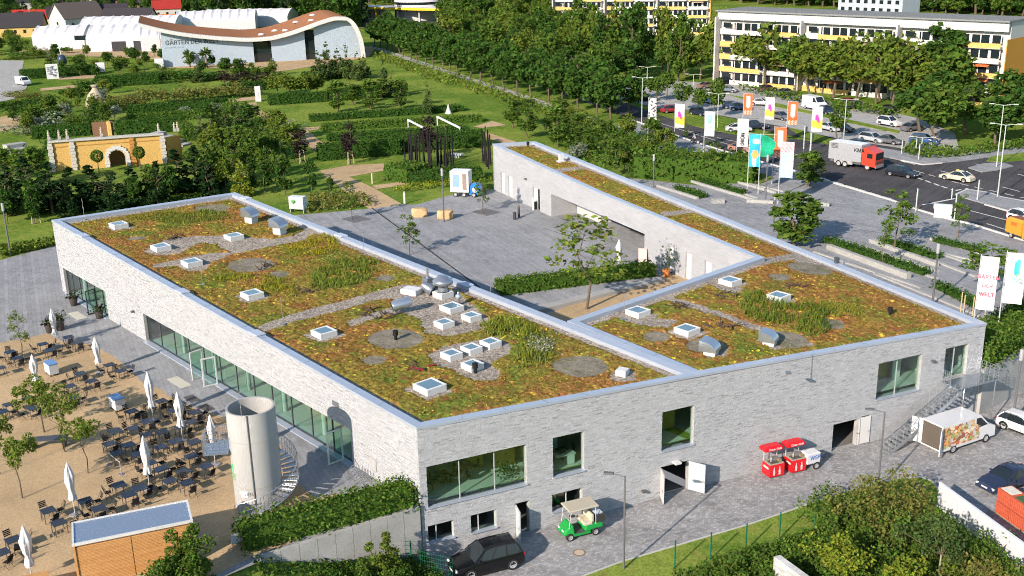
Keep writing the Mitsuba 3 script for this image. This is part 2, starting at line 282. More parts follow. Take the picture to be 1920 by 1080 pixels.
struct('traffic_island', MB().prism(Polygon([(58.32,139.26),(61.35,142.41),(63.4,140.33),(63.94,137.83),(66.17,134.67),(67.49,129),(63.94,121.72),(62.79,127.31),(60.27,134.06)]), .03, .17), 'paving', label='paved traffic island in the crossing')
struct('traffic_island', MB().prism(Polygon([(66.9,155.76),(70.38,158.47),(73.35,158.94),(73.71,156.18),(70.38,153.89),(67.58,152.71)]), .03, .17), 'paving', label='small paved traffic island by the grass')
struct('pavement', MB().prism(Polygon([(54.15,171.6),(56.89,166.9),(59.36,162.05),(61.35,158.65),(67.72,160.74),(79.76,166.06),(100.02,176.05),(103.06,181.69),(81.86,170.68),(69.78,165.89),(64.57,165.2),(62.27,168.03),(58.83,172.88),(56.2,175.51)]).buffer(0), .03, .17), 'paving', label='far pavement round the street corner')
struct('footpath', MB().sheet(Polygon([(-45.32,362.43),(-38.86,350.71),(-12.51,282.75),(5.52,237.08),(15.18,210.44),(22.54,193.35),(26.89,177.5),(24.84,175.41),(21.18,189.71),(14.82,205.44),(5.36,230.82),(-12.21,275.07),(-42.13,349.75)]), .034), 'concrete', label='footpath beside the row of trees')
mk = MB()
def dash(px, w=.15, on=3, off=6, z=.058):
    for a, b in zip(px, px[1:]):
        a, b = vec(a), vec(b); L = np.hypot(*(b - a)); u = (b - a) / L; s = 0
        while s < L:
            e_ = min(s + on, L); c = a + u * (s + e_) / 2
            mk.box([*c, z], [e_ - s, w, .004], math.atan2(u[1], u[0]), (.62, .62, .60)); s += on + off
dash([(31.8,191.64),(36.69,182.67),(43.77,170.99),(47.82,164.12)], off=5); dash([(57.49,150.16),(58.75,144.61),(59.52,141.95),(61.74,143.02)], on=1.2, off=.8, w=.3); dash([(59.22,161.66),(63.81,150.94),(67.87,139.9)], off=5)
dash([(55.08,161.3),(59,154.34),(61.83,145.96),(66.54,136.98)], on=1.4, off=1); dash([(57.19,130.99),(58.44,128.47),(59.65,126.04)], on=9, off=3); dash([(56.56,124.79),(57.95,120.8)], on=9, off=1)
dash([(28.23,200.06),(32.29,188.88),(38.25,172.96),(42.74,163.44)], on=40, off=0, w=.12); dash([(44.04,151.88),(46.82,144.79),(49.6,137.96)], on=2.4, off=.5, w=.45); dash([(52.5,134.49),(57.77,137.5)], on=9, off=0, w=.3); dash([(69.24,158.59),(72.48,150.05)], off=5)
struct('lane_markings', mk, 'matte', label='white lane markings on the road')
kb = MB()
for pl in ([(23.48,204.29),(31.05,181.35),(36.89,166.57),(41.31,157.68),(42.99,153.06),(46.09,145.51),(49.47,137.38),(50.96,132.1),(53.03,127.12),(54.54,124.96),(57.54,117.17)], [(59.36,162.05),(61.35,158.65),(64.44,159.5)], [(60.16,133.79),(61.83,129.5),(62.68,127.06)], [(58.46,139.25),(61.22,142.11),(63.27,140.03),(63.81,137.54),(66.05,134.4)]):
    for a, b in zip(pl, pl[1:]):
        d = vec(b) - vec(a); kb.box([*((vec(a) + vec(b)) / 2), .08], [np.hypot(*d) + .1, .28, .19], math.atan2(d[1], d[0]), (.50, .49, .47))
struct('kerb', kb, 'matte', label='pale kerb stones along the road')

# ---------------------------------------------------------------- the visitor centre
vc = thing('visitor_centre', 'angular pale grey brick building with sloping planted green roofs round a courtyard', 'building')

def frame(P0, P1):
    d = (P1 - P0)[:2]; L = np.hypot(*d); u = d / L
    return L, u, np.array([u[1], -u[0]])                     # length, along, outward (to the right of the way from P0 to P1)
def to_wall(P0, u, nr, v):                                   # (s, z, d) -> world
    return np.c_[P0[0] + u[0] * v[:, 0] + nr[0] * v[:, 2], P0[1] + u[1] * v[:, 0] + nr[1] * v[:, 2], v[:, 1]]
def wall(P0, P1, zb, holes, mat, name='wall', thick=.4, top=-.14, kinks=()):
    L, u, nr = frame(P0, P1); zt = lambda s: np.interp(s, [0] + [k[0] for k in kinks] + [L], [P0[2]] + [k[1] for k in kinks] + [P1[2]])
    g = Polygon([(0, zb), (L, zb), (L, P1[2] + top)] + [(k[0], k[1] + top) for k in kinks[::-1]] + [(0, P0[2] + top)])
    for a, b, z0, z1 in holes: g = g.difference(shapely.box(a, max(z0, zb - .01), b, z1))
    mb = MB()
    for p in getattr(g, 'geoms', [g]):
        m = trimesh.creation.extrude_polygon(p, thick, engine='earcut')
        v = np.array(m.vertices); v[:, 2] -= thick + .02; mb.add(to_wall(P0, u, nr, v), np.array(m.faces)[:, ::-1], (.5, .49, .48))
    part(vc, name, mb, mat)
    return L, u, nr, zt
def bricks(P0, P1, zb, holes, zt_off, hgt, blen, tones, zt, seed):
    """Long thin bricks laid in courses, each a little more or less proud; one mesh of all its pieces."""
    L, u, nr = frame(P0, P1); r = np.random.default_rng(seed); V, C_ = [], []
    z, row = zb, 0
    while z < max(P0[2], P1[2]):
        s = -r.random() * blen
        while s < L:
            l = blen * (.55 + .75 * r.random()); a, b = max(s, 0), min(s + l - .012, L); s += l
            for h in holes:
                if z + hgt > h[2] and z < h[3]:
                    if a >= h[0] and b <= h[1]: a = b
                    elif a < h[0] < b <= h[1]: b = h[0]
                    elif h[0] <= a < h[1] < b: a = h[1]
                    elif a < h[0] and b > h[1]: b = h[0]
            if b - a < .05 or z + hgt > zt((a + b) / 2) + zt_off: continue
            V.append((a, b, z + .004, z + hgt - .004, r.random())); t = r.random()
            C_.append(tones[0] + (tones[1] - tones[0]) * t ** 1.3 if r.random() > .07 else tones[0] * (.7 + .25 * r.random()))
        z += hgt; row += 1
    V = np.array(V); C_ = np.array(C_); n = len(V); pr = .002 + .013 * V[:, 4]
    q = np.zeros((n, 8, 3))
    for k, (i, j) in enumerate(((0, 2), (1, 2), (1, 3), (0, 3))):
        q[:, k, 0] = V[:, i]; q[:, k, 1] = V[:, j]; q[:, k, 2] = -.03
        q[:, k + 4, 0] = V[:, i]; q[:, k + 4, 1] = V[:, j]; q[:, k + 4, 2] = pr
    f = np.array([(4, 5, 6, 7), (0, 1, 5, 4), (1, 2, 6, 5), (2, 3, 7, 6), (3, 0, 4, 7)])
    f = (np.arange(n)[:, None, None] * 8 + f[None]).reshape(-1, 4)
    warm = np.array([.97, 1.0, 1.04])
    return MB().add(to_wall(P0, u, nr, q.reshape(-1, 3)), f[:, ::-1], np.repeat(C_, 8)[:, None] * warm)

HF = [(.47, 7.36, -.27, 2.63), (9.28, 11.6, -.28, 2.63), (17.67, 20.29, -.33, 2.68), (36.8, 41.15, -.38, 2.63), (43.55, 45.97, .0, 2.6),
      (.38, 2.14, -2.78, -1.53), (3.32, 5.12, -2.86, -1.53), (9.18, 11.47, -2.86, -1.52), (6.45, 7.5, -3.8, -1.48), (17.65, 20.0, -3.8, -1.48), (32.85, 35.25, -3.8, -1.55), (35.5, 36.4, -3.8, -1.46)]
HL = [(1.05, 11.86, .03, 2.72), (20.3, 53.3, .03, 2.66)]
KW = [(29.0, M[2] + .1)]
HW = [(2.27, 3.64, .02, 2.95), (4.66, 6.0, .02, 2.93), (12.1, 14.2, .02, 2.85), (17.33, 39.2, .02, 2.92), (43.95, 44.9, .02, 2.75), (47.0, 48.1, .02, 2.85), (50.35, 51.5, .02, 2.88)]
LF, uF, nF, ztF = wall(A, D, YARD - .3, HF, 'concrete')
LL, uL, nL, ztL = wall(B, A, -.3, HL, 'concrete')
LW, uW, nW, ztW = wall(F, K, -.1, HW, 'plaster', kinks=KW)
part(vc, 'brickwork', bricks(A, D, YARD, HF, -.16, .07, .45, (.345, .43), ztF, 3), 'matte', kind='stuff', label='uneven long grey bricks of the street front')
part(vc, 'brickwork', bricks(B, A, .02, HL, -.16, .07, .45, (.34, .42), ztL, 4), 'matte', kind='stuff', label='uneven long whitish bricks of the terrace front')
wall(C, B, -.1, [], 'plaster'); wall(E, C, -.1, [(4, 30, .1, 2.7)], 'plaster'); wall(K, E, -.1, [(3, 20, .1, 2.7)], 'plaster'); wall(G, F, -.1, [], 'plaster')
gd = np.hypot(*(G - D)[:2]); wall(D, G, -.1, [(gd - 42, gd - 19, .02, 2.9), (8, 24, .3, 2.7)], 'plaster')

# copings
def offset_in(O, w):
    n = len(O); I = []
    for k in range(n):
        a, b, c = O[k - 1][:2], O[k][:2], O[(k + 1) % n][:2]
        d1 = (b - a) / np.hypot(*(b - a)); d2 = (c - b) / np.hypot(*(c - b))
        n1 = np.array([-d1[1], d1[0]]); n2 = np.array([-d2[1], d2[0]]); m = n1 + n2; m /= np.hypot(*m)
        I.append(np.array([*(b + m * w / max(.3, m @ n1)), O[k][2]]))
    return I
Mw = np.array([*lerp(F, K, 29.0 / 58.35)[:2], M[2] + .1])
RL = [A, J, C, B]                                            # anticlockwise
RR = [J, D, G, F, Mw, K, E]
def coping(O, skip=(), w=.62):
    I = offset_in(O, w); Ob = offset_in(O, -.05)
    for k in range(len(O)):
        if k in skip: continue
        a, b, c, d = Ob[k], Ob[(k + 1) % len(O)], I[(k + 1) % len(O)], I[k]; up = np.array([0, 0, .02])
        mb = MB(); low_ = np.array([0, 0, -.17]); inn = np.array([0, 0, -.5])
        mb.add([a + low_, b + low_, b + up, a + up, c - up, d - up, c + inn, d + inn], [(0, 1, 2, 3), (3, 2, 4, 5), (5, 4, 6, 7)], (.45, .48, .54))
        part(vc, 'coping', mb, 'zinc')
        L = np.hypot(*(b - a)[:2]); u = (b - a) / L; m = int(L // 3); js = MB()
        for q in range(1, m):
            p = a + u * q * 3; p2 = d + (c - d) * (q * 3 / L); w_ = u * .02; h = np.array([0, 0, .006])
            js.quad(p - w_ + up + h, p + w_ + up + h, p2 + w_ - up + h, p2 - w_ - up + h, (.25, .27, .31))
        part(vc, 'coping_seam', js, 'matte', kind='stuff')
    return I
IL = coping(RL); IR = coping(RR)
for s in (7.4, 28.5, 40.8):                                  # raised steps on the terrace side coping
    p = B[:2] + uL * s - nL * .3; part(vc, 'coping_step', MB().box([p[0], p[1], ztL(s) + .05], [1.3, .78, .1], math.atan2(uL[1], uL[0]), (.30, .34, .42), bev=.03), 'satin')
for t in (.045, .33, .62):
    p = lerp(C, J, t); part(vc, 'coping_step', MB().box([p[0] - .15, p[1] - .2, p[2] + .05], [1.3, .78, .1], math.atan2(*(J - C)[1::-1]), (.36, .40, .48), bev=.03), 'satin')

# roof surface: planted, with gravel strips and bare discs
nrm = np.cross(A - B, J - B); nrm /= nrm[2]
zL = lambda x, y: A[2] - (nrm[0] * (x - A[0]) + nrm[1] * (y - A[1]))
_rp = np.array([J, E, K, Mw, F, G, D] + [lerp(G, D, t) for t in (.25, .5, .75)])
_ri = LinearNDInterpolator(_rp[:, :2], _rp[:, 2])
def zR(x, y):
    v = _ri(x, y); k = np.argmin(np.hypot(_rp[:, 0][None] - np.ravel(x)[:, None], _rp[:, 1][None] - np.ravel(y)[:, None]), 1)
    return np.where(np.isnan(v), _rp[k, 2].reshape(np.shape(v)), v)
def roof_z(x, y):
    left = (J[0] - C[0]) * (y - C[1]) - (J[1] - C[1]) * (x - C[0]) < 0
    return float(zL(x, y) if left else zR(np.array([x]), np.array([y]))[0]) - .35
GRAVEL = [Polygon(p).buffer(.05) for p in (
    [(-34,97.42),(-33.68,99.15),(-33.2,100.95),(-32.45,101.89),(-30.66,102.33),(-28.15,102.62),(-25.45,102.17),(-22.98,101.72),(-21.26,102.71),(-19.59,107.99),(-18.87,106.89),(-20.09,101.11),(-21.8,100.14),(-24.48,97.78),(-25.55,97.23),(-26.73,98.04),(-27.79,99.73),(-28.78,100.23),(-29.99,99.82),(-30.32,97.9),(-30.73,96.37),(-32.28,96.14),(-33.54,96.59)],
    [(-32.18,93.1),(-31.14,93.92),(-29.78,95.42),(-27.91,96.81),(-25.55,97.23),(-24.48,97.78),(-25.88,96.55),(-27.17,93.91),(-27.08,91.74),(-28.57,91.54),(-29.79,93.03),(-31.62,92.34)],
    [(-19.42,78.2),(-17.63,80.59),(-15.47,82.74),(-13.93,83.93),(-11.6,86.39),(-9.11,88.55),(-7.25,87.91),(-4.95,87.01),(-3.5,83.75),(-2.74,82.51),(-1.64,80.11),(-2.31,78.24),(-4.89,76.61),(-6.55,77.44),(-6.97,78.79),(-7.13,79.95),(-8.5,81.35),(-10.16,81.05),(-11.27,79.83),(-12.33,78.41),(-12.69,79.55),(-11.41,81.02),(-9.88,82.54),(-9.53,84.2),(-9.77,84.98),(-11.38,84.4),(-13.66,82.05),(-16.61,79.55),(-18.63,77.32)],
    [(-6.04,72.72),(-5.18,74.47),(-2.47,75.81),(-1.28,76.49),(-0.29,75.13),(-0.29,73.37),(-1.62,71.55),(-0.98,69.68),(-1.23,68.58),(-2.5,68.55),(-4.21,70.34),(-5.69,71.45)], [(6.68,69.41),(7.37,70.83),(8.27,70.47),(8.34,68.81),(7.32,68.43),(6.69,68.77)],
    [(11.88,86.77),(12.7,86.2),(14.07,84.91),(15.31,83.65),(17.08,81.59),(18.81,79.75),(20.51,78.1),(22.32,76.11),(22.4,75.4),(21.11,75.62),(19.66,77.29),(17.46,79.87),(15.74,81.93),(13.87,83.64),(11.98,85.8)], [(22.25,95.15),(23.93,97.07),(27.61,99.7),(29.62,96),(27.61,94.97),(25.82,96.65),(23.44,94.98)],
    [(8.33,81.26),(9.42,82.72),(10.5,82.73),(11.4,80.81),(12.82,80.12),(11.95,78.74),(9.86,79.17),(8.53,80.31)], [(5.56,134.78),(9.51,136.43),(9.88,134.96),(6.15,133.11)], [(16.06,113.97),(19.52,115.41),(19.86,113.96),(16.32,112.09)], [(18.21,86.94),(17.51,88.01),(17.02,89.12),(18.31,90.56),(19.79,88.05),(19.11,86.95)], [(18.51,76.16),(19.17,74.68),(20.25,75.05),(21.44,75.84),(20.97,77.17),(19.84,77.52)], [(13.4,74.36),(14.12,72.87),(15.33,73.14),(15.77,74.45),(15.06,75.93),(13.78,75.4)])]
SKY = [[(-39.07,105.22),(-32.68,97.81),(-28.56,93.23),(-26.76,101.57),(-21.36,84.87),(-14.15,76.46)]  , [(-4.86,82.19),(-3.23,80.18),(-5.27,78.61),(-1.66,74.67),(-3.04,73.5),(-4.42,72.36),(-2.88,70.47),(-5.62,66.8)], [(9.97,81.51),(13.26,77.64),(18.82,89.14),(22.15,85.49)]]
SKY = [(q, 1.15 if 0 < k2 < 8 and k1 == 1 else 1.42) for k1, l in enumerate(SKY) for k2, q in enumerate(l)]
SKY = [(q, 1.6 if k == 13 else s) for k, (q, s) in enumerate(SKY)]
aL = math.atan2(uL[1], uL[0])
for (x, y), s in SKY:
    ca, sa = math.cos(aL), math.sin(aL); h = s * .78
    GRAVEL.append(Polygon([(x + ca * a * h - sa * b * h, y + sa * a * h + ca * b * h) for a, b in ((-1, -1), (1, -1), (1, 1), (-1, 1))]))
DISCS = [(q, r) for q, r in zip([(-31.77,112.82),(-33.08,109.53),(-23.37,93.41),(-20.27,90.93),(-36.05,101.38),(-8.71,75.96),(-9.87,71.83),(4.69,71.04),(-11,90.07),(27.04,94.14),(23.59,91.12),(10.92,76.86),(24.88,80.18),(14.28,74.88),(20.63,76.62)], (1.75, .8, 2.1, .9, .8, 2.05, .8, 1.9, .85, 2.0, .9, 1.0, 1.2, 1.5, 1.6))]
def roof_area(I, zf, seed):
    poly = Polygon([p[:2] for p in I]); st = .2; x0, y0, x1, y1 = poly.bounds; r = np.random.default_rng(seed)
    gx, gy = np.meshgrid(np.arange(x0, x1, st), np.arange(y0, y1, st)); p = np.c_[gx.ravel(), gy.ravel()] + r.uniform(-.06, .06, (gx.size, 2))
    p = p[shapely.contains_xy(poly.buffer(-.04), p[:, 0], p[:, 1])]
    edge = np.array([poly.exterior.interpolate(d).coords[0] for d in np.arange(0, poly.length, st)]); p = np.vstack([p, edge, [q[:2] for q in I]])
    from scipy.spatial import Delaunay
    t = Delaunay(p).simplices; c = p[t].mean(1); ok = shapely.contains_xy(poly.buffer(.005), c[:, 0], c[:, 1]); t, c = t[ok], c[ok]
    wob = c + (meshkit.noise(np.c_[c * 1.5, c[:, 0] * 0]) [:, None] - .5) * .35
    dist = shapely.distance(poly.exterior, shapely.points(c)); kind = np.where(dist < .62, 1, 0)
    for g in GRAVEL: kind[shapely.contains_xy(g, wob[:, 0], wob[:, 1])] = 1
    for j, ((x, y), rad) in enumerate(DISCS): kind[np.hypot(wob[:, 0] - x, wob[:, 1] - y) < rad] = 2 + j
    z = zf(p[:, 0], p[:, 1]) - .35; q = np.c_[p, p[:, 0] * 0]
    bump = .16 * (meshkit.fbm(q * 1.3, 3, 2) - .5) + .12 * (meshkit.fbm(q * 4, 2, 5) - .5) + .05 * r.random(len(p))
    soil = np.zeros(len(p), bool); soil[np.unique(t[kind == 0])] = True; bare = np.zeros(len(p), bool); bare[np.unique(t[kind > 0])] = True
    z = z + np.where(soil & ~bare, bump + .05, .012 * r.random(len(p)))
    return np.c_[p, z], t, kind
def part_of(v, t, kind, k):
    f = t[kind == k]; a = v[f[:, 1]] - v[f[:, 0]]; b = v[f[:, 2]] - v[f[:, 0]]; neg = np.cross(a, b)[:, 2] < 0; f[neg] = f[neg][:, ::-1]
    i, inv = np.unique(f, return_inverse=True); return MB().add(v[i], inv.reshape(-1, 3), (.16, .135, .10))
for I, zf, sd in ((IL, zL, 5), (IR, zR, 6)):
    v, t, kind = roof_area(I, zf, sd)
    part(vc, 'green_roof', part_of(v, t, kind, 0), 'sedum', label='mossy sedum planting in olive, yellow and rust', kind='stuff')
    part(vc, 'roof_gravel', part_of(v, t, kind, 1), 'gravel', kind='stuff'); 
    for j in range(len(DISCS)):
        if (kind == 2 + j).any(): part(vc, 'bare_patch', part_of(v, t, kind, 2 + j), 'soil')
# small plants standing in the sedum, and taller grasses
def cards(p, size, col, jit, r, up=.3, tall=1.0):
    """One bent leaf-sized face at every point; colours scatter round col."""
    n = len(p); d = r.normal(size=(n, 3)); d[:, 2] = np.abs(d[:, 2]) + up; d /= np.linalg.norm(d, axis=1, keepdims=True)
    a = np.cross(d, r.normal(size=(n, 3))); a /= np.linalg.norm(a, axis=1, keepdims=True) + 1e-9; b = np.cross(d, a)
    s = (np.broadcast_to(size, n) * (.6 + .8 * r.random(n)))[:, None]
    q = np.stack([p - a * s * .5, p - b * s * .34 + d * s * .12, p + a * s * .5 * tall, p + b * s * .34 + d * s * .12], 1)
    c = np.asarray(col, float); c = c[r.integers(0, len(c), n)] if c.ndim == 2 else np.broadcast_to(c, (n, 3))
    c = np.clip(c * (1 + jit * r.normal(size=(n, 1))) * (1 + .4 * jit * r.normal(size=(n, 3))), .004, .9)
    return q.reshape(-1, 3), np.arange(4 * n).reshape(n, 4), np.repeat(c, 4, 0)
def blades(p, h, col, jit, r, w=.035):
    n = len(p); t = r.uniform(0, 2 * PI, n); a = np.c_[np.cos(t), np.sin(t), 0 * t] * w; hh = (np.broadcast_to(h, n) * r.uniform(.5, 1.15, n))[:, None]
    tip = p + np.c_[r.normal(0, .28, (n, 2)) * hh, hh]
    c = np.asarray(col, float); c = c[r.integers(0, len(c), n)] if c.ndim == 2 else np.broadcast_to(c, (n, 3)); c = np.clip(c * (1 + jit * r.normal(size=(n, 1))), .004, .9)
    return np.stack([p - a, p + a, tip], 1).reshape(-1, 3), np.arange(3 * n).reshape(n, 3), np.repeat(c, 3, 0)
def on_roof(xy): return np.array([[x, y, roof_z(x, y)] for x, y in xy])
for I, zf, sd, N in ((IL, zL, 15, 15000), (IR, zR, 16, 10000)):
    r = np.random.default_rng(sd); poly = Polygon([p[:2] for p in I]).buffer(-.75); x0, y0, x1, y1 = poly.bounds
    p = r.uniform([x0, y0], [x1, y1], (N * 4, 2)); p = p[shapely.contains_xy(poly, p[:, 0], p[:, 1])][:N]
    for g in GRAVEL: p = p[~shapely.contains_xy(g.buffer(.1), p[:, 0], p[:, 1])]
    for (x, y), rad in DISCS: p = p[np.hypot(p[:, 0] - x, p[:, 1] - y) > rad]
    n1 = meshkit.fbm(np.c_[p * .3, p[:, 0] * 0], 3, 4); cl = np.where(n1[:, None] > .52, np.array([[.21, .12, .03]]), np.array([[.15, .165, .03]])); cl[r.random(len(p)) < .09] = (.40, .33, .04); cl[r.random(len(p)) < .12] = (.24, .11, .03)
    v, f, c = cards(np.c_[p, zf(p[:, 0], p[:, 1]) - .35 + .1], .15, (.1, .1, .1), 0, r, up=1.2)
    part(vc, 'sedum_tufts', MB().add(v, f, np.repeat(cl * r.uniform(.6, 1.35, (len(p), 1)), 4, 0)), 'matte', kind='stuff')
TALL = [([(-21.04,98.77),(-19.04,101.88),(-17.77,104.99),(-16.32,98.09),(-17.64,96.36),(-20.08,96.27)], (.16, .16, .02), .35), ([(-17.13,93.17),(-15.09,95.63),(-12.57,94.92),(-11.74,92.59),(-12.79,88.85),(-14.86,87.38),(-16.54,86.63),(-17.34,90.14)], (.09, .13, .025), .5), ([(-25.58,89.86),(-23.59,90.22),(-21.24,90.01),(-18.91,88.64),(-17.94,84.58),(-19.5,85.86),(-22.15,87.83),(-24.21,87.06)], (.13, .15, .02), .4),
        ([(-35.51,110.69),(-32.49,111.91),(-30.01,110.94),(-28.96,108.87),(-32.74,106.67),(-36.75,107.51)], (.10, .13, .025), .4), ([(-2.32,78.7),(-0.89,80.13),(0.97,79.02),(1.95,77.35),(2.73,74.68),(2.48,72.15),(1.37,70.67),(0.07,70.64),(0.47,73.09),(1.09,75.16),(-0.08,76.53),(-1.68,76.7)], (.11, .14, .025), .6),
        ([(18.79,85.36),(20.6,86.53),(22.61,83.78),(24.95,84.33),(25.84,82.81),(24.46,80.95),(24.46,78.71),(22.63,77.28),(20.73,79.55),(18.55,81.1)], (.075, .115, .02), .6), ([(25.47,84.62),(27.99,84.19),(28.31,82.4),(25.93,81.64)], (.14, .15, .03), .35), ([(-39.34,108.84),(-36.73,111.07),(-34.84,110.3),(-37.28,107.49)], (.14, .14, .03), .3)]
for i, (pl, c, h) in enumerate(TALL):
    r = np.random.default_rng(30 + i); g = Polygon(pl).buffer(0).buffer(.25); x0, y0, x1, y1 = g.bounds; p = r.uniform([x0, y0], [x1, y1], (3400, 2)); p = p[shapely.contains_xy(g, p[:, 0], p[:, 1])]
    p = p[meshkit.fbm(np.c_[p * .9, p[:, 0] * 0 + i], 2, 3) > .36]
    part(vc, 'roof_grasses', MB().add(*blades(on_roof(p), h, [vec(c) * 1.6, vec(c) * (2.2, 1.8, 1.3), vec(c) * 1.2], .25, r, .05)), 'leaf', kind='stuff')
r = np.random.default_rng(77); p = on_roof(r.normal((2.05,74.15), [.55, .9], (420, 2))); p[:, 2] += r.uniform(.2, .6, len(p))
part(vc, 'flower_clump', MB().add(*cards(p, .13, [(.45, .45, .40), (.2, .23, .15)], .2, r)), 'leaf', label='pale flowering clump', kind='stuff')

# rooflights and roof equipment
for (x, y), s in SKY:
    z = roof_z(x, y); k = part(vc, 'rooflight', (lambda m: (m.box([x, y, z + .17], [s, s, .42], aL, (.49, .50, .49), bev=.02), m)[1])(MB()), 'satin')
    part(k, 'rim', sum([[]], []) or (lambda m: [m.box([x + math.cos(aL + q * PI / 2) * (s / 2 - .07), y + math.sin(aL + q * PI / 2) * (s / 2 - .07), z + .41], [.14, s + .04, .06], aL + q * PI / 2, (.56, .57, .56)) for q in range(4)] and m)(MB()), 'satin')
    part(k, 'glass', MB().box([x, y, z + .395], [s - .24, s - .24, .03], aL, (.10, .16, .20)), 'sky_glass')
scene['sky_glass'] = prin({'type': 'rgb', 'value': [.10, .17, .21]}, .05, specular=.9)
def hood(x, y, rz, s, tall):
    """Curved exhaust cowl on an upstand."""
    z = roof_z(x, y); k = part(vc, 'vent_hood', MB().box([x, y, z + tall / 2], [s * .72, s * .72, tall], rz, (.43, .43, .42)), 'satin'); m = MB(); w = s * .5; pr = []
    for q in range(7):
        t = PI * .5 * q / 6; pr.append((-s * .5 + s * 1.05 * math.sin(t) - .1, tall + s * .62 * math.cos(t) * (1 if q else 1.0)))
    v = []
    for sy in (-w, w):
        v += [(a, sy, b) for a, b in pr] + [(-s * .6, sy, tall)]
    n = len(pr) + 1; f = [(q, q + 1, q + 1 + n, q + n) for q in range(n - 1)]; m.add(v, f, (.40, .44, .48)); m.add(v, [(0, q + 1, q) for q in range(1, n - 1)] + [(n, n + q, n + q + 1) for q in range(1, n - 1)], (.36, .39, .42))
    part(k, 'cowl', m.moved(at(x, y, z, rz)), 'metal_two')
scene['metal_two'] = prin(VC, .28, metallic=.75, specular=.6)
for (x, y), s, t in zip([(-26.33,107.35),(-22.66,103.22),(14.34,73.46),(19.1,75.58)], (1.3, 1.3, 1.25, 1.2), (.75, .85, .35, .35)): hood(x, y, -.5, s, t)
x, y = (-9.23,81.08); z = roof_z(x, y)
k = part(vc, 'vent_duct', MB().tube([x, y, z], [x, y, z + .75], .16, n=10, col=(.42, .43, .45)), 'metal_two'); part(k, 'cowl', MB().tube([x - .2, y - .1, z + .7], [x + 1.15, y + .55, z + .95], .42, .42, 14, (.42, .47, .53)), 'metal_two', True)
x, y = (-5.71,85.37); z = roof_z(x, y)
k = part(vc, 'extract_fan', MB().box([x, y, z + .25], [1.25, 1.25, .5], aL, (.46, .46, .45)), 'satin', label='large round metal roof fan'); part(k, 'cowl', MB().lathe([x, y, z], [(.52, .5), (.40, .75), (.42, 1.0), (.86, 1.2), (.82, 1.5), (.55, 1.62), (.45, 1.8), (.1, 1.85)], 20, (.35, .38, .42)), 'metal_two', True)
x, y = (-7.04,86.81); z = roof_z(x, y)
k = part(vc, 'chimney', MB().box([x, y, z + .6], [.72, .62, 1.2], aL, (.10, .115, .135)), 'satin'); part(k, 'flue', MB().tube([x, y, z + 1.2], [x, y, z + 2.1], .1, n=8, col=(.42, .43, .45)), 'metal_two')
x, y = (-6.59,86.01); z = roof_z(x, y); part(vc, 'vent_cone', MB().tube([x, y, z + .35], [x - .9, y + .3, z + .8], .6, .3, 14, (.32, .35, .39)), 'metal_two', True)
x, y = (-4.36,83.46); z = roof_z(x, y); part(vc, 'vent_pipe', MB().lathe([x, y, z], [(.16, 0), (.14, .5), (.26, .6), (.26, .85), (.12, .95), (.05, 1.15)], 12, (.46, .49, .52)), 'metal_two', True)
for (x, y), s in zip([(-8.38,86.22),(7.51,69.61)], ((1.5, 1.1, .45), (.75, .75, .45))): part(vc, 'roof_box', MB().box([x, y, roof_z(x, y) + s[2] / 2], s, aL + .35, (.50, .50, .50), bev=.04), 'satin')
for x, y in [(-8.73,75.74),(-2.67,69.73),(2.61,147.76),(30.35,82.32)]: part(vc, 'vent_stub', MB().lathe([x, y, roof_z(x, y)], [(.12, 0), (.11, .3), (.2, .36), (.2, .72), (.1, .76)], 10, (.02, .02, .02)), 'matte')
for x, y in [(6.69,138.62)]: part(vc, 'vent_stub', MB().box([x, y, roof_z(x, y) + .1], [1.1, .8, .2], .4, (.42, .42, .41)).box([x, y, roof_z(x, y) + .6], [.5, .5, .9], .4, (.5, .52, .55)), 'satin')
for x, y in [(29.89,95.54)]: part(vc, 'vent_stub', MB().box([x, y, roof_z(x, y) + .45], [.35, .35, .9], .4, (.05, .06, .07)).box([x + .6, y, roof_z(x, y) + .3], [.25, .25, .6], .4, (.2, .22, .25)), 'satin')
for x, y in [(-13.61,96.68),(-26.17,87.69),(-17.63,78.59),(-5.5,93.78),(-43.41,107.84),(-1.8,86),(19.03,69.7),(8.74,80.32)]: part(vc, 'lightning_rod', MB().tube([x, y, roof_z(x, y)], [x, y, roof_z(x, y) + 2.2], .022, n=5, col=(.5, .5, .5)).box([x, y, roof_z(x, y) + .05], [.35, .35, .1], 0, (.3, .3, .3)), 'metal_two')
for i, (x, y) in enumerate([(-32.55,101.34),(-21.53,92.55),(-17.13,86.21),(-11.23,81.26),(-6.82,70.47),(17.73,85.6),(24.15,88.13),(13.57,83.14),(-10.09,80.45),(16.14,78.45)]):     # driftwood and stones
    r = np.random.default_rng(60 + i); m = MB(); z = roof_z(x, y)
    for q in range(9):
        a = r.uniform(-.8, .8, 2); t = r.uniform(0, PI); m.tube([x + a[0], y + a[1], z + .1], [x + a[0] + math.cos(t) * .8, y + a[1] + math.sin(t) * .5, z + r.uniform(.1, .45)], .07, .03, 5, (.065, .05, .04) if i != 4 or q > 2 else (.22, .02, .03))
    part(vc, 'dead_branches', m, 'matte', label='small heap of dead branches')

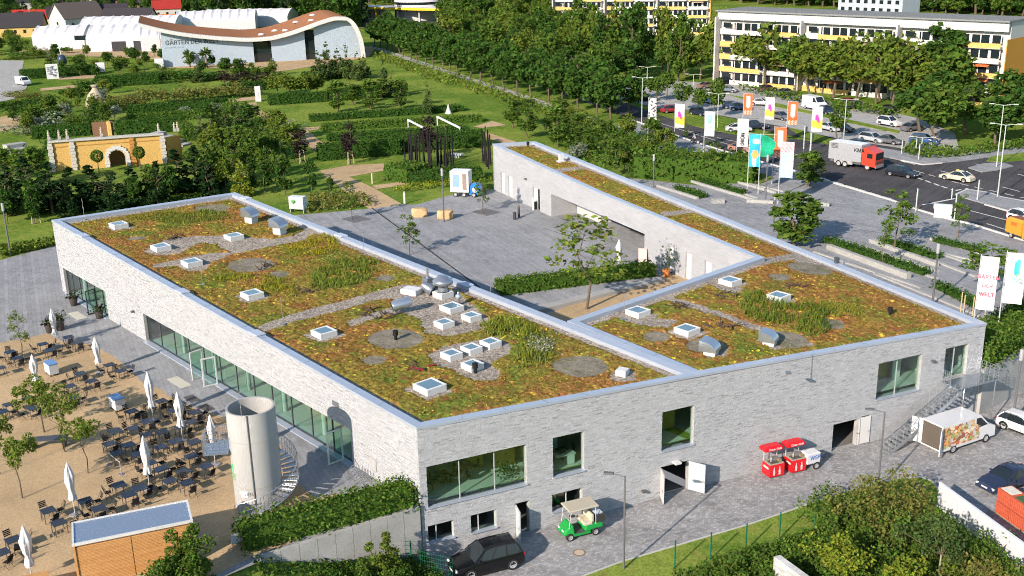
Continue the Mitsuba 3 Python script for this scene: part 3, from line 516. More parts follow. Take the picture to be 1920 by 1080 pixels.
# inside: floors and partitions seen through the glass
fl = Polygon([tuple(p[:2]) for p in offset_in(RL, .42)]).union(Polygon([tuple(p[:2]) for p in offset_in([J, D, lerp(D, G, .22), np.array([*lerp(E, K, .6)[:2], 5]), E], .42)]))
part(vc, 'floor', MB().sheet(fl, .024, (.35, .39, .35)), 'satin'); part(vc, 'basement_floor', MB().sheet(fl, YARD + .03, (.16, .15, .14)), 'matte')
part(vc, 'ceiling', MB().sheet(fl, 3.3, (.42, .42, .40)), 'matte'); part(vc, 'basement_ceiling', MB().sheet(fl, -.42, (.3, .3, .3)), 'matte')
ip = MB(); ip2 = MB()
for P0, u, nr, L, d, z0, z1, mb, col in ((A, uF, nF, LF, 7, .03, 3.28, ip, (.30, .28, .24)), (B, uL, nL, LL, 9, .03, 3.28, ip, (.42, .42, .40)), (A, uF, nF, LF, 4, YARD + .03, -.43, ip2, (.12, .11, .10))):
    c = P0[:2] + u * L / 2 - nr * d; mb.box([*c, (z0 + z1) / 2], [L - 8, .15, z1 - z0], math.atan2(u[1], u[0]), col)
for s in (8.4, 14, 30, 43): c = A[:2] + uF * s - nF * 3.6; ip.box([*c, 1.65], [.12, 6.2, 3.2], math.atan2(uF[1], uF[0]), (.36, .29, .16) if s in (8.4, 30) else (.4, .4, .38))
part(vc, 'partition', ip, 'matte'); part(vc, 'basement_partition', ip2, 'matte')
for s in np.arange(3, 53, 5.6):
    c = B[:2] + uL * s - nL * 1.3
    if 1.5 < s < 11.5 or s > 20.5: part(vc, 'column', MB().tube([*c, .03], [*c, 3.29], .21, n=14, col=(.36, .42, .39)), 'matte', True)

GREENS_IN = [(.03, .06, .02), (.04, .08, .025)]
# furniture and panels just behind the street windows
def room(s, d, z, sz, col, rz=0): c = A[:2] + uF * s - nF * d; return part(vc, 'furniture', MB().box([*c, z], sz, math.atan2(uF[1], uF[0]) + rz, col), 'matte')
for s, w, d, c in ((6.9, 1.6, 2.6, (.30, .22, .06)), (5.0, 1.2, 3.2, (.34, .22, .05)), (19.6, 1.3, 2.4, (.36, .25, .06)), (39.6, 1.4, 2.6, (.33, .22, .06)), (40.6, .8, 2.0, (.45, .50, .46)), (10.3, 1.6, 3.0, (.40, .50, .48))): room(s, d, 1.6, [w, .1, 3.1], c)
for s, d in ((1.4, 1.6), (2.3, 2.2), (3.2, 1.5), (4.2, 2.6), (9.9, 1.2), (10.8, 1.6)):
    room(s, d, .74, [.8, .8, .05], (.05, .05, .05)); room(s, d, .36, [.1, .1, .7], (.03, .03, .03))
    for q in (-.65, .65): room(s + q, d, .48, [.42, .42, .06], (.02, .02, .02)); room(s + q * 1.3, d, .75, [.05, .4, .5], (.02, .02, .02))
room(10.6, 1.0, .78, [1.5, .7, .05], (.35, .38, .36)); room(10.4, .9, 1.1, [.5, .08, .35], (.02, .02, .02)); room(11.0, 1.0, .4, [.5, .6, .7], (.40, .42, .40))
r = np.random.default_rng(6); p = np.array([*(A[:2] + uF * 6.4 - nF * 1.0), .6]) + r.normal(0, [.4, .4, .28], (260, 3)); p[:, 2] = np.maximum(p[:, 2], .06); part(vc, 'indoor_plant', MB().add(*cards(p, .16, GREENS_IN, .2, r)), 'leaf', kind='stuff')
part(vc, 'passage_floor', MB().sheet(Polygon([tuple(F[:2] + uW * a - nW * b) for a, b in ((17.3, -.3), (39.2, -.3), (39.2, 15), (17.3, 12))]), .03, (.27, .27, .27)), 'paving')
# windows and doors
def window(P0, u, nr, rect, bars=(), name='window', back=.24, col=(.30, .32, .32), fr=.045):
    s0, s1, z0, z1 = rect; rz = math.atan2(u[1], u[0]); pos = lambda s, d=back: P0[:2] + u * s - nr * d
    m = MB(); zc = (z0 + z1) / 2; sc = (s0 + s1) / 2
    for s in (s0 + fr / 2, s1 - fr / 2, *bars): m.box([*pos(s), zc], [fr, .1, z1 - z0], rz, col)
    for z in (z0 + fr / 2, z1 - fr / 2): m.box([*pos(sc), z], [s1 - s0 - 2 * fr, .098, fr], rz, col)
    k = part(vc, name, m, 'satin')
    ss = [s0 + fr, *bars, s1 - fr]
    for a, b in zip(ss, ss[1:]):
        c = pos((a + b) / 2); mb = MB(); p, q = pos(a), pos(b); mb.quad([*p, z0 + fr], [*q, z0 + fr], [*q, z1 - fr], [*p, z1 - fr]); part(k, 'pane', mb, 'pane')
    return k
def sill(P0, u, nr, rect, col=(.50, .51, .53)):
    s0, s1, z0, z1 = rect; c = P0[:2] + u * (s0 + s1) / 2 - nr * .05; part(vc, 'window_sill', MB().box([*c, z0 + .035], [s1 - s0 + .1, .36, .06], math.atan2(u[1], u[0]), col), 'zinc')
for i, r_ in enumerate(HF[:5]): window(A, uF, nF, r_, {0: (2.72, 5.15), 3: (38.85,), 4: (44.7,)}.get(i, ())); i < 4 and sill(A, uF, nF, r_)
for i, r_ in enumerate(HF[5:8]): window(A, uF, nF, r_, ((r_[0] + .62,), (r_[0] + .6,), (r_[0] + 1.15,))[i], col=(.43, .44, .44)); sill(A, uF, nF, r_)
DARK = (.055, .062, .068)
window(B, uL, nL, HL[0], tuple(np.linspace(2.6, 10.4, 5)), 'glass_front', .28, DARK, .09)
window(B, uL, nL, HL[1], tuple(np.linspace(23.05, 50.6, 11)), 'glass_front', .28, DARK, .09)
for s0, s1 in ((1.05, 11.86), (20.3, 53.3)): c = B[:2] + uL * (s0 + s1) / 2 + nL * .05; part(vc, 'threshold', MB().box([*c, .05], [s1 - s0, .5, .07], aL, (.47, .50, .50)), 'zinc')
for s, w, ang, col in ((31.6, 1.15, 1.45, (.50, .51, .51)), (33.9, 1.15, 1.75, (.50, .51, .51)), (9.2, 1.1, 1.3, DARK), (52.2, 1.2, 1.6, (.5, .55, .5))):
    c = B[:2] + uL * s + nL * .02; d = uL * math.cos(ang) + nL * math.sin(ang); a, b = c, c + d * w; rz = math.atan2(d[1], d[0]); m = MB()
    for q in (.05, w - .05): m.box([*(c + d * q), 1.25], [.1, .07, 2.4], rz, col)
    for z in (.1, 2.4): m.box([*(c + d * w / 2), z], [w - .2, .068, .1], rz, col)
    k = part(vc, 'open_door', m, 'satin'); part(k, 'pane', MB().quad([*a, .15], [*b, .15], [*b, 2.35], [*a, 2.35]), 'pane')
def leaf(s, w, ang, z1, col, P0=A, u=uF, nr=nF, zb=YARD, label=None):
    c = P0[:2] + u * s + nr * .03; d = u * math.cos(ang) + nr * math.sin(ang); m = c + d * w / 2
    k = part(vc, 'door', MB().box([*m, (zb + z1) / 2 + .04], [w, .07, z1 - zb - .1], math.atan2(d[1], d[0]), col), 'satin', label=label); h = c + d * (w - .12); part(k, 'handle', MB().box([*h, zb + 1.05], [.18, .16, .04], math.atan2(d[1], d[0]), (.3, .3, .3)), 'metal')
leaf(6.5, 1.05, 1.75, -1.5, (.36, .40, .41), label='grey steel door standing open'); leaf(17.66, 1.1, 1.95, -1.5, (.39, .39, .39)); leaf(19.98, 1.25, 1.02, -1.5, (.40, .44, .46)); leaf(35.5, .9, .05, -1.5, (.50, .50, .49)); leaf(35.3, .1, .3, -1.6, (.43, .43, .42))
part(vc, 'door_head', MB().box([*(A[:2] + uF * 18.8 + nF * .25), -1.25], [.5, .5, .12], math.atan2(uF[1], uF[0]), (.49, .49, .49)), 'satin')
for s, w in ((2.95, 1.3), (5.33, 1.3), (44.4, .9), (47.5, 1.05), (50.9, 1.1)): part(vc, 'door', MB().box([*(F[:2] + uW * s - nW * .25), 1.45], [w, .08, 2.85], math.atan2(uW[1], uW[0]), (.47, .48, .47)), 'satin')
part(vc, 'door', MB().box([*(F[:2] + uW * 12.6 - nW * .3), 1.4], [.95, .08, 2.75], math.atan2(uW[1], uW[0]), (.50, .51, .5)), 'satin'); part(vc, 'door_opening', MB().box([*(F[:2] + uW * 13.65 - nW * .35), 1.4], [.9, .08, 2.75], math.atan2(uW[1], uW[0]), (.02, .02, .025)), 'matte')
# passage through the wing: side walls, ticket windows, gates
for s in (17.25, 39.3): part(vc, 'passage_wall', MB().box([*(F[:2] + uW * s - nW * 4), 1.6], [.16, 7.2, 3.2], math.atan2(uW[1], uW[0]), (.52, .51, .5)), 'plaster')
part(vc, 'passage_ceiling', MB().box([*(F[:2] + uW * 28 - nW * 5.2), 3.1], [24, 9.5, .1], math.atan2(uW[1], uW[0]), (.5, .5, .48)), 'matte')
for s in (19.5, 22): part(vc, 'ticket_window', MB().box([*(F[:2] + uW * s - nW * 3.6), 1.7], [1.6, .1, 1.2], math.atan2(uW[1], uW[0]), (.02, .025, .03)), 'satin')
part(vc, 'ticket_office', MB().box([*(F[:2] + uW * 20.5 - nW * 4.4), 1.5], [6, 1.5, 3], math.atan2(uW[1], uW[0]), (.45, .45, .44)), 'matte')
for s in (29, 31.2, 33.4, 35.6, 37.8):
    m = MB(); c = F[:2] + uW * s - nW * 5
    for q in np.arange(-1, 1.01, .18): p = c + uW * q; m.box([*p, 1.15], [.05, .05, 2.2], 0, (.03, .03, .035))
    m.box([*c, 2.3], [2.1, .12, .1], math.atan2(uW[1], uW[0]), (.04, .04, .045)); part(vc, 'gate', m, 'satin', label='dark barred gate in the passage')
for s, z in ((55.8, 1.06),):
    m = MB(); c = B[:2] + uL * s + nL * .03; m.box([*c, z], [.8, .03, .9], aL, (.26, .26, .26)).box([*(c + nL * .012), z], [.74, .03, .84], aL, (.34, .34, .34)); part(vc, 'wall_hatch', m, 'matte')
for P0, u, nr, s, z in ((B, uL, nL, 18.36, 2.4), (F, uW, nW, 10.4, 3.56), (A, uF, nF, 42.2, 1.9), (A, uF, nF, 16.2, -2.9)):
    part(vc, 'wall_lamp', MB().box([*(P0[:2] + u * s + nr * .16), z], [.28, .3, .16], math.atan2(u[1], u[0]), (.08, .08, .08), bev=.04), 'satin')
part(vc, 'wall_sign', MB().box([*(B[:2] + uL * 51.7 + nL * .04), 4.05], [.7, .06, .35], aL, (.10, .11, .12)), 'satin')

# ---------------------------------------------------------------- trees, hedges and shrubs
GREENS = {'deep': [(.040, .092, .018), (.056, .118, .022), (.068, .130, .026)], 'mid': [(.065, .130, .022), (.090, .155, .026), (.110, .165, .030)],
          'light': [(.130, .185, .028), (.155, .200, .036), (.110, .165, .026)], 'fir': [(.018, .045, .016), (.028, .062, .020), (.038, .072, .025)],
          'pine': [(.055, .100, .028), (.078, .122, .036), (.095, .135, .045)], 'grey': [(.20, .24, .17), (.15, .19, .12), (.25, .28, .22)],
          'purple': [(.024, .019, .022), (.042, .028, .030), (.055, .034, .035)], 'lime': [(.19, .24, .025), (.155, .215, .03), (.23, .26, .035)], 'dry': [(.17, .18, .045), (.21, .20, .06), (.13, .16, .035)]}
BARK = (.12, .095, .07)
def trunk(mb, h, r, lean=0, limbs=5, sd=0, col=BARK, hi=.8):
    q = np.random.default_rng(sd); p = np.zeros(3); pts_ = [p]
    for k in range(1, 4): pts_.append(np.array([q.normal(0, .03 * h), q.normal(0, .03 * h), h * k / 3 * hi]))
    for k in range(3): mb.tube(pts_[k], pts_[k + 1], r * (1 - k * .28), r * (1 - (k + 1) * .28), 6, col, cap=False)
    for k in range(limbs):
        t = q.uniform(.4, .95); b = pts_[3] * t; a = q.uniform(0, 2 * PI); l = h * q.uniform(.16, .32)
        mb.tube(b, b + [math.cos(a) * l, math.sin(a) * l, l * .7], r * .3, r * .1, 4, col, cap=False)
    return mb
def crown(kind, sd, n=950, leaf=.62):
    """Leaf faces spread through clumps of a crown, for a tree 10 m tall."""
    q = np.random.default_rng(sd); pal = None
    if kind == 'round':
        cc = q.normal(size=(26, 3)); cc /= np.linalg.norm(cc, axis=1, keepdims=True); cc *= q.uniform(.35, 1, (26, 1)) ** .6 * np.array([2.6, 2.6, 2.9]); cc[:, 2] += 6.2; rad = q.uniform(.8, 1.45, 26)
    elif kind == 'column':
        z = q.uniform(1.6, 9.2, 24); w = 1.55 * np.sin(np.clip((z - .8) / 9.2, .05, 1) * PI) ** .6; a = q.uniform(0, 2 * PI, 24); cc = np.c_[np.cos(a) * w * .6, np.sin(a) * w * .6, z]; rad = q.uniform(.55, .95, 24)
    elif kind == 'cone':
        z = 1.0 + 8.6 * q.random(34) ** 1.25; w = 2.5 * (1 - (z - .6) / 9.6); a = q.uniform(0, 2 * PI, 34); cc = np.c_[np.cos(a) * w * .75, np.sin(a) * w * .75, z]; rad = np.clip(w * .42, .28, 1.1)
    elif kind == 'loose':
        z = q.uniform(3, 9.4, 20); w = 1.9 * np.sin(np.clip((z - 2) / 8, .1, 1) * PI) ** .5; a = q.uniform(0, 2 * PI, 20); w = w * q.uniform(.3, 1, 20); cc = np.c_[np.cos(a) * w, np.sin(a) * w, z]; rad = q.uniform(.45, .85, 20)
    elif kind == 'tall':
        z = q.uniform(1.8, 9.5, 30); w = 1.9 * np.sin(np.clip((z - .5) / 9.8, .1, 1) * PI) ** .5 * q.uniform(.5, 1, 30); a = q.uniform(0, 2 * PI, 30); cc = np.c_[np.cos(a) * w, np.sin(a) * w, z]; rad = q.uniform(.6, 1.15, 30)
    elif kind == 'flat':
        a = q.uniform(0, 2 * PI, 16); w = 3.6 * np.sqrt(q.random(16)); cc = np.c_[np.cos(a) * w, np.sin(a) * w, 8.0 + q.uniform(-1.1, 1.1, 16)]; rad = q.uniform(.85, 1.4, 16)
    else:                                                   # bush
        cc = q.normal(size=(18, 3)) * [2.4, 2.4, 1.2] + [0, 0, 4.2]; cc[:, 2] = np.clip(np.abs(cc[:, 2]), 1.6, 7.6); rad = q.uniform(1.5, 2.5, 18)
    k = q.choice(len(cc), n, p=rad ** 2 / (rad ** 2).sum()); d = q.normal(size=(n, 3)); d /= np.linalg.norm(d, axis=1, keepdims=True)
    return cc[k] + d * (rad[k] * q.uniform(.45, 1.08, n) ** .7)[:, None] * [1, 1, .85], leaf
KINDS = {  # shape, colours, leaf size, leaves, trunk radius, crown width at 10 m
    'deep_round': ('round', 'deep', .80, 1000, .22, 6.8), 'mid_round': ('round', 'mid', .75, 950, .2, 6.8), 'light_round': ('round', 'light', .72, 950, .2, 6.8), 'mid_column': ('column', 'mid', .52, 900, .14, 3.6),
    'deep_column': ('column', 'deep', .55, 900, .14, 3.6), 'dark_fir': ('cone', 'fir', .62, 1100, .2, 5.2), 'mid_cone': ('cone', 'pine', .60, 950, .16, 5.2), 'lime_cone': ('cone', 'lime', .58, 950, .16, 5.2), 'grey_bush': ('bush', 'grey', .9, 600, .15, 9.5),
    'purple_tree': ('column', 'purple', .5, 650, .12, 3.6), 'loose_tree': ('loose', 'mid', .42, 620, .12, 4.6), 'tall_tree': ('tall', 'mid', .7, 1100, .22, 5.2), 'tall_deep': ('tall', 'deep', .7, 1100, .22, 5.2), 'plane_tree': ('flat', 'light', .5, 1100, .15, 9.0),
    'mid_bush': ('bush', 'mid', .95, 700, .12, 9.5), 'dry_bush': ('bush', 'dry', .9, 700, .12, 9.5), 'deep_bush': ('bush', 'deep', .95, 700, .12, 9.5), 'young_oak': ('loose', 'light', .36, 520, .10, 4.6)}
for kn, (sh, pal, lf, n, rt, w) in KINDS.items():
    for v_ in range(3):
        sd = sum(map(ord, kn)) * 7 + v_; p, _ = crown(sh, sd, n); q = np.random.default_rng(sd + 1)
        leafs = MB().add(*cards(p, lf, GREENS[pal], .20, q)); low_t = {'round': .75, 'flat': .86}.get(sh, .8)
        scene[f'kind_{kn}_{v_}'] = {'type': 'shapegroup', 'trunk': mesh(trunk(MB(), 10, rt, sd=sd, hi=low_t, limbs=3 if sh == 'bush' else 6), 'matte'), 'crown': mesh(leafs, 'leaf')}
_tr = np.random.default_rng(99)
def tree(kn, x, y, h, w, name, label, cat='tree', group=None, z=0):
    k = thing(name, label, cat, group); s = w / KINDS[kn][5]
    scene[k] = {'type': 'instance', 'sg': {'type': 'ref', 'id': f'kind_{kn}_{int(_tr.integers(3))}'}, 'to_world': T4().translate([x, y, z]).rotate([0, 0, 1], float(_tr.uniform(0, 360))).scale([s, s, h / 10])}
    return k
def scatter(poly, gap, seed, most=400):
    q = np.random.default_rng(seed); g = Polygon(poly).buffer(0); x0, y0, x1, y1 = g.bounds; out = []
    for _ in range(9000):
        p = q.uniform([x0, y0], [x1, y1])
        if g.contains(Point(p)) and all(np.hypot(*(p - o)) > gap for o in out): out.append(p)
        if len(out) >= most: break
    return out
def wood(poly, gap, seed, kinds, h, w, name, label, group, most=400, cat='tree'):
    q = np.random.default_rng(seed)
    for p in scatter(poly, gap, seed, most):
        kn = kinds[int(q.integers(len(kinds)))]; hh = q.uniform(*h); tree(kn, p[0], p[1], hh, hh * q.uniform(*w), name, label, cat, group)

# the dark double row along the road
r_ = np.random.default_rng(5); rowA = [(19.58,202.37),(13.1,218.77),(2.69,241.61),(-12.34,278.31),(-29.8,324.05),(-43.53,362.03)]; rowB = [(23.77,208.64),(15.47,230.1),(4.19,259.23),(-11.72,299.13),(-29.42,348.69),(-44.24,392.84)]
for row, st in ((rowA, 7.4), (rowB, 8.2)):
    l = LineString(row)
    for d in np.arange(0, l.length, st):
        p = l.interpolate(d); h = r_.uniform(8.6, 10.4); tree('deep_round', p.x + r_.normal(0, .3), p.y + r_.normal(0, .3), h, h * .74, 'street_tree', 'dark green tree of the dense double row along the road', group='dense dark trees lining the road')
# belts beyond the road, round the flats and the halls
wood([(-19.23,346.52),(-9.28,388.63),(11.46,396.32),(29.1,336.19),(39.86,284.77),(47.8,259.75),(36.42,259.7),(20.4,249.22),(6.71,283.85),(-7.94,325.48)], 8.5, 11, ['mid_round', 'light_round', 'deep_round', 'mid_round'], (8, 12), (.65, .85), 'broadleaf_tree', 'bushy green tree in the belt beyond the road', 'trees in the belt beyond the road', 95)
wood([(19.28,308.79),(33.05,298.25),(44.48,270.56),(50.25,259.34),(42.58,251.09),(28.76,259.03)], 8, 12, ['tall_tree', 'tall_deep', 'light_round'], (13, 18), (.4, .55), 'tall_tree', 'tall loose tree standing left of the long flats', 'tall trees left of the long flats', 26)
wood([(54.8,282.03),(67.91,264.38),(79.93,238.02),(86.88,219.59),(84.54,202.94),(76,209.96),(67.05,225.51),(60.83,235.98),(53.59,251.14)], 4.7, 13, ['light_round', 'mid_round', 'light_round', 'light_round'], (10, 14.5), (.6, .85), 'broadleaf_tree', 'yellowish green tree between the car park and the long flats', 'trees between car park and long flats', 110)
wood([(80.25,254.28),(89.74,233.13),(91.17,226.51),(83.09,209.63),(80.74,220.49),(75.61,235.34)], 9, 14, ['deep_round', 'tall_deep', 'deep_round'], (14, 17), (.6, .8), 'broadleaf_tree', 'tall deep green tree in front of the long flats', 'tall dark trees before the long flats', 13)
wood([(66.86,179.05),(69.31,166.8),(73.51,168.95),(88.02,176.52),(96.07,193.54),(80.68,193.24),(73.39,194.19)], 7, 15, ['mid_round', 'light_round', 'deep_round'], (8.5, 11), (.75, 1.0), 'broadleaf_tree', 'broad green tree by the street corner', 'trees at the street corner', 20)
wood([(-138.81,511.98),(-74.54,506.26),(-54.16,436.56),(-61.45,414.4),(-86.21,463.75),(-122,465.1)], 7.5, 16, ['tall_deep', 'deep_round', 'dark_fir', 'tall_tree'], (15, 22), (.45, .65), 'tall_tree', 'tall dark tree behind the curved hall', 'tall trees behind the curved hall', 42)
wood([(-246.47,523.2),(-229.02,567.42),(-151.11,558.6),(-139.76,515.57),(-174.19,515.66),(-219.09,463.66)], 8, 17, ['mid_round', 'tall_deep', 'dark_fir', 'deep_round'], (7, 12), (.5, .75), 'village_tree', 'green tree among the houses', 'trees among the houses', 80)
wood([(-25.55,491.6),(22.53,518.23),(19.22,443.01),(-9.75,410.61),(-25.19,405.41)], 9, 18, ['mid_round', 'light_round', 'deep_round'], (9, 13), (.65, .85), 'broadleaf_tree', 'green tree right of the petrol station', 'trees right of the petrol station', 40)
for i, (pl, gap, n) in enumerate((([(-606.11,777.33),(-194.23,721.97),(-105.68,724.64),(34.08,780.48),(144.52,759),(107.54,563),(24.26,557.47),(-31.12,551.38),(-86.05,586.94),(-152.06,583.18),(-494.46,631.91)], 9.5, 420), ([(129.27,775.44),(757.63,915.47),(342.68,408.51),(224.27,446.39),(198.62,489.13),(153.2,584.2),(96.39,576.55)], 10, 300), ([(86.06,600.36),(113.18,526.46),(164.67,458.96),(204.27,386.85),(233.44,443.46),(187.78,524.64),(131.76,614.1),(96.97,677.18)], 6.5, 330), ([(-1017.57,1169.73),(969.21,1052.69),(652.2,705.02),(-778.17,891.71)], 17, 420))):
    q = np.random.default_rng(40 + i); k0 = fresh('woodland'); labels[k0] = {'label': ('distant dark green woodland along the upper edge', 'distant green woodland behind the long flats', 'green woodland just behind the long flats', 'far woodland closing the horizon')[i], 'category': 'woodland', 'kind': 'stuff'}
    for j, p in enumerate(scatter(pl, gap, 41 + i, n)):
        kn = ('tall_deep', 'tall_tree')[int(q.integers(2))]; h = q.uniform(11, 19); s = h * .62 / KINDS[kn][5]
        scene[f'{k0}__{j + 1:03d}'] = {'type': 'instance', 'sg': {'type': 'ref', 'id': f'kind_{kn}_{int(q.integers(3))}'}, 'to_world': T4().translate([p[0], p[1], 0]).rotate([0, 0, 1], float(q.uniform(0, 360))).scale([s, s, h / 10])}
# single trees: foot, height and crown width
TXT = {'deep_round': 'dark green round tree', 'mid_round': 'round green tree', 'light_round': 'light green round tree', 'mid_column': 'slender upright green tree', 'deep_column': 'slender dark green tree', 'dark_fir': 'very dark dense conifer', 'mid_cone': 'pointed green conifer',
       'lime_cone': 'bright yellow green tree', 'grey_bush': 'silvery grey leaved shrub', 'purple_tree': 'young tree with dark purple leaves', 'loose_tree': 'young loosely leaved tree', 'tall_tree': 'tall loose green tree', 'mid_bush': 'green shrub', 'dry_bush': 'yellowish shrub', 'deep_bush': 'dark green shrub', 'young_oak': 'young tree with sparse light leaves', 'plane_tree': 'young tree with flat trained crown'}
def grove(kn, rows, where, group=None, name=None, tall=1.0, wide=1.0):
    for r in rows: tree(kn, r[0], r[1], r[2] * tall, r[3] * wide, name or kn, f'{TXT[kn]} {where}', 'shrub' if 'bush' in kn else 'tree', group or f'{TXT[kn]}s {where}')
grove('dark_fir', [(-67.58,143.28,6.71,5.04),(-63.83,141.17,7.62,5.68),(-60.5,140.3,7.15,5.65),(-58.41,141.86,5.94,5.35),(-55.9,142.23,6.09,5.72),(-53.37,143.2,5.12,5.04),(-51.18,144.21,5.29,5.43),(-48.61,147.72,5.4,4.44),(-45.95,147.48,7.02,5.55),(-43.67,149.2,7.24,5.98),(-43.15,153.85,6.52,4.62)], 'in front of the yellow garden wall', tall=1.0, wide=1.1)
grove('mid_round', [(-70.01,156.46,6.62,6.25),(-76.24,161.41,5.68,4.83),(-42.36,153.78,6.97,4.23),(-44.04,174.14,6.23,4.32),(-47.39,178.98,4.8,3.99),(-39.18,173.61,4.33,5.17)], 'in the garden by the yellow wall')
grove('mid_column', [(-49,145.86,5.79,2.64),(-47.24,147.6,2.79,1.92)], 'in front of the dark conifers')
grove('light_round', [(-39.94,150.16,5.48,3.38),(-44.84,162,3.67,3.23)], 'behind the planted roof')
grove('lime_cone', [(-37.18,147.94,6,3.41)], 'behind the planted roof')
grove('deep_column', [(-36.18,149.8,5.47,1.95),(-34.2,148.96,5.14,2.54),(-31.26,148.03,5.71,2.67),(-27.71,149,5.44,2.09),(-24.91,147.75,2.79,1.19)], 'on the lawn left of the courtyard')
grove('mid_round', [(-33.48,153.61,5.05,3.84),(-38.63,159.5,5.85,3.82)], 'on the lawn left of the courtyard')
grove('mid_cone', [(-47.43,190.66,5.73,4.52),(-45.97,192.57,4.75,3.42),(-27.27,242.84,8.63,3.55),(-26.04,246.01,4.51,2.88),(-15.93,216.64,6.84,2.76)], 'in the middle of the gardens')
grove('purple_tree', [(-33.08,170.8,5.54,3.22),(-24.98,168.68,6.89,2.85),(-12.7,170.72,7.46,3.56)], 'before the clipped hedges')
grove('mid_column', [(-34.76,222.64,6.26,2.83),(-33.02,232.59,4.62,2.96),(-28.41,225.3,6.01,2.87),(-22.11,225.13,5.89,2.64),(-27.48,240.41,4.07,3.05)], 'on the hedge garden lawn', wide=1.5, tall=1.1)
grove('mid_cone', [(-46.96,273.65,7.31,3.45),(-45.64,279.74,8.77,4.61),(-42.54,277.08,7.39,3.49),(-40.2,276.68,8.68,3.22),(-37.18,274.08,6.8,2.93),(-36.07,278.1,5.57,2.7)], 'in front of the curved hall', wide=1.5, tall=1.1)
grove('light_round', [(-52.64,250.08,4.82,4.14),(-48.53,244.39,5.18,4.29),(-45.27,245.56,5.21,4.07),(-43.39,248.66,4.31,3.63)], 'in the row by the tall hedge', wide=1.5, tall=1.1)
grove('mid_column', [(0.83,198.9,6.23,4.31),(3.36,188.72,7.05,4.29),(8.14,179.2,7.43,4.08),(22.86,170.26,6.6,3.55),(15.3,155.88,6.65,2.8)], 'on the grass right of the long wing')
grove('loose_tree', [(17.94,158.59,6.12,3.64),(28.29,150.99,5.94,2.72),(30.03,183.46,2.73,1.63),(33.79,174.38,1.57,1.9)], 'beside the forecourt hedge')
grove('mid_round', [(39.13,204.69,7.67,4.03),(36.83,210.1,5.53,3.71),(34.41,214.42,6.04,4.21),(30.93,227.82,5.51,4.46),(55.03,180.47,6.41,4.11),(27.44,231.42,5.15,4.3),(34.2,235.16,5.67,4.14)], 'on the verge by the car park')
grove('grey_bush', [(-89.65,204.49,4.82,7.04),(-86.64,205.27,3.03,5.05),(-66.72,224.26,2.3,2.85),(-59.35,224.64,2.85,3.96),(-55.49,224.11,1.97,3.29),(-54.5,205.93,2.03,2.63),(-40.35,200.65,2.37,3.95),(10.05,168.24,3.2,3.85)], 'in the gardens')
grove('deep_bush', [(-95.73,218.73,5.12,5.36),(-99.1,235.23,4.56,5.29),(-103.14,228.53,2.78,5.14),(-70.61,177.04,3.36,5.27),(-78.73,169.43,3.4,5.05),(-78.05,184.76,3.21,3.65),(-102.38,255.92,2.47,5.48),(-100.57,264.7,3.82,7.72),(-97.94,273.95,3.68,7.98),(-93.05,278.23,3.6,8.1),(-88.6,282.75,3.25,8.22),(-81.51,279.44,3.48,7.59),(-75.7,280.57,2.95,8.16)], 'among the garden beds')
grove('dry_bush', [(-84.02,233.11,3.73,5.7),(-80.84,234.9,3.87,5.28),(-77.99,237.54,4.37,6.03),(-74.59,238.59,4.39,5.82),(-71.5,241.29,3.97,5.42),(-68.34,244.05,3.77,5.95),(-65.24,246.89,3.58,6.02),(-62.33,249.84,3.38,5.6),(-58.94,251.04,2.42,4.89),(-109.78,252.72,1.83,6.15),(-115.71,257.95,1.5,5.02)], 'in the long grass bed', 'tall yellowish plants in the long bed', 'grass_clump')
grove('mid_bush', [(-53.81,193.51,2.11,4.39),(-52.94,205.73,2.02,4.05),(-44.84,144.86,1.49,4.36),(-43.29,147.23,1.51,3.69),(-63.25,289.41,3.04,6.17),(-69.82,290.56,2.77,6.47),(-83.63,206.65,2.03,4.06),(-51.16,174.92,2.63,3.82),(-91.05,288.61,2.35,6.99),(-151.3,345.17,2.94,8.31),(-145.42,347.05,3.28,6.68),(-143.49,359.4,2.71,5.18)], 'near the garden paths')
grove('purple_tree', [(-69.78,271.35,3.64,3.95),(-66.55,268.84,3.35,3.92),(-64.77,272.54,3.14,3.97),(-61.58,270.01,2.85,3.93),(-60.44,275.91,2.38,3.48)], 'in the red leaved hedge', 'red leaved young trees in a row')
grove('loose_tree', [(-20.03,133.42,5.63,2.29),(-3.55,135.27,5.69,2.46),(-11.38,116.94,4.79,2.75)], 'standing in the courtyard paving')
grove('young_oak', [(7.03,97.2,9.86,7.58)], 'in the courtyard sand, tall and thinly leaved', 'tall sparse courtyard tree')
grove('tall_tree', [(31.65,117.03,6.59,5.74),(41.05,146.33,5.19,4.55)], 'on the plaza behind the long roof', wide=1.1)
grove('loose_tree', [(42.02,114.5,7.06,4.57),(38.87,108.7,5.75,1.68),(50.92,119.06,5.22,2.43),(45.17,97.78,5.9,5.59),(16.7,148.71,3.78,1.79)], 'on the plaza planting strips')
grove('young_oak', [(-42.37,87.57,4.48,2.12)], 'on the terrace sand')
grove('plane_tree', [(-34.43,72.52,4.05,4.29),(-31.63,69.21,4.32,3),(-28.82,65.91,4.05,2.87),(-31.85,62.63,4.54,3.44),(-34.8,66.03,4.52,2.88)], 'on the terrace sand', 'flat crowned young trees on the terrace')
grove('deep_column', [(-60.7,134.76,6.23,2.18)], 'with tripod stake by the forecourt')

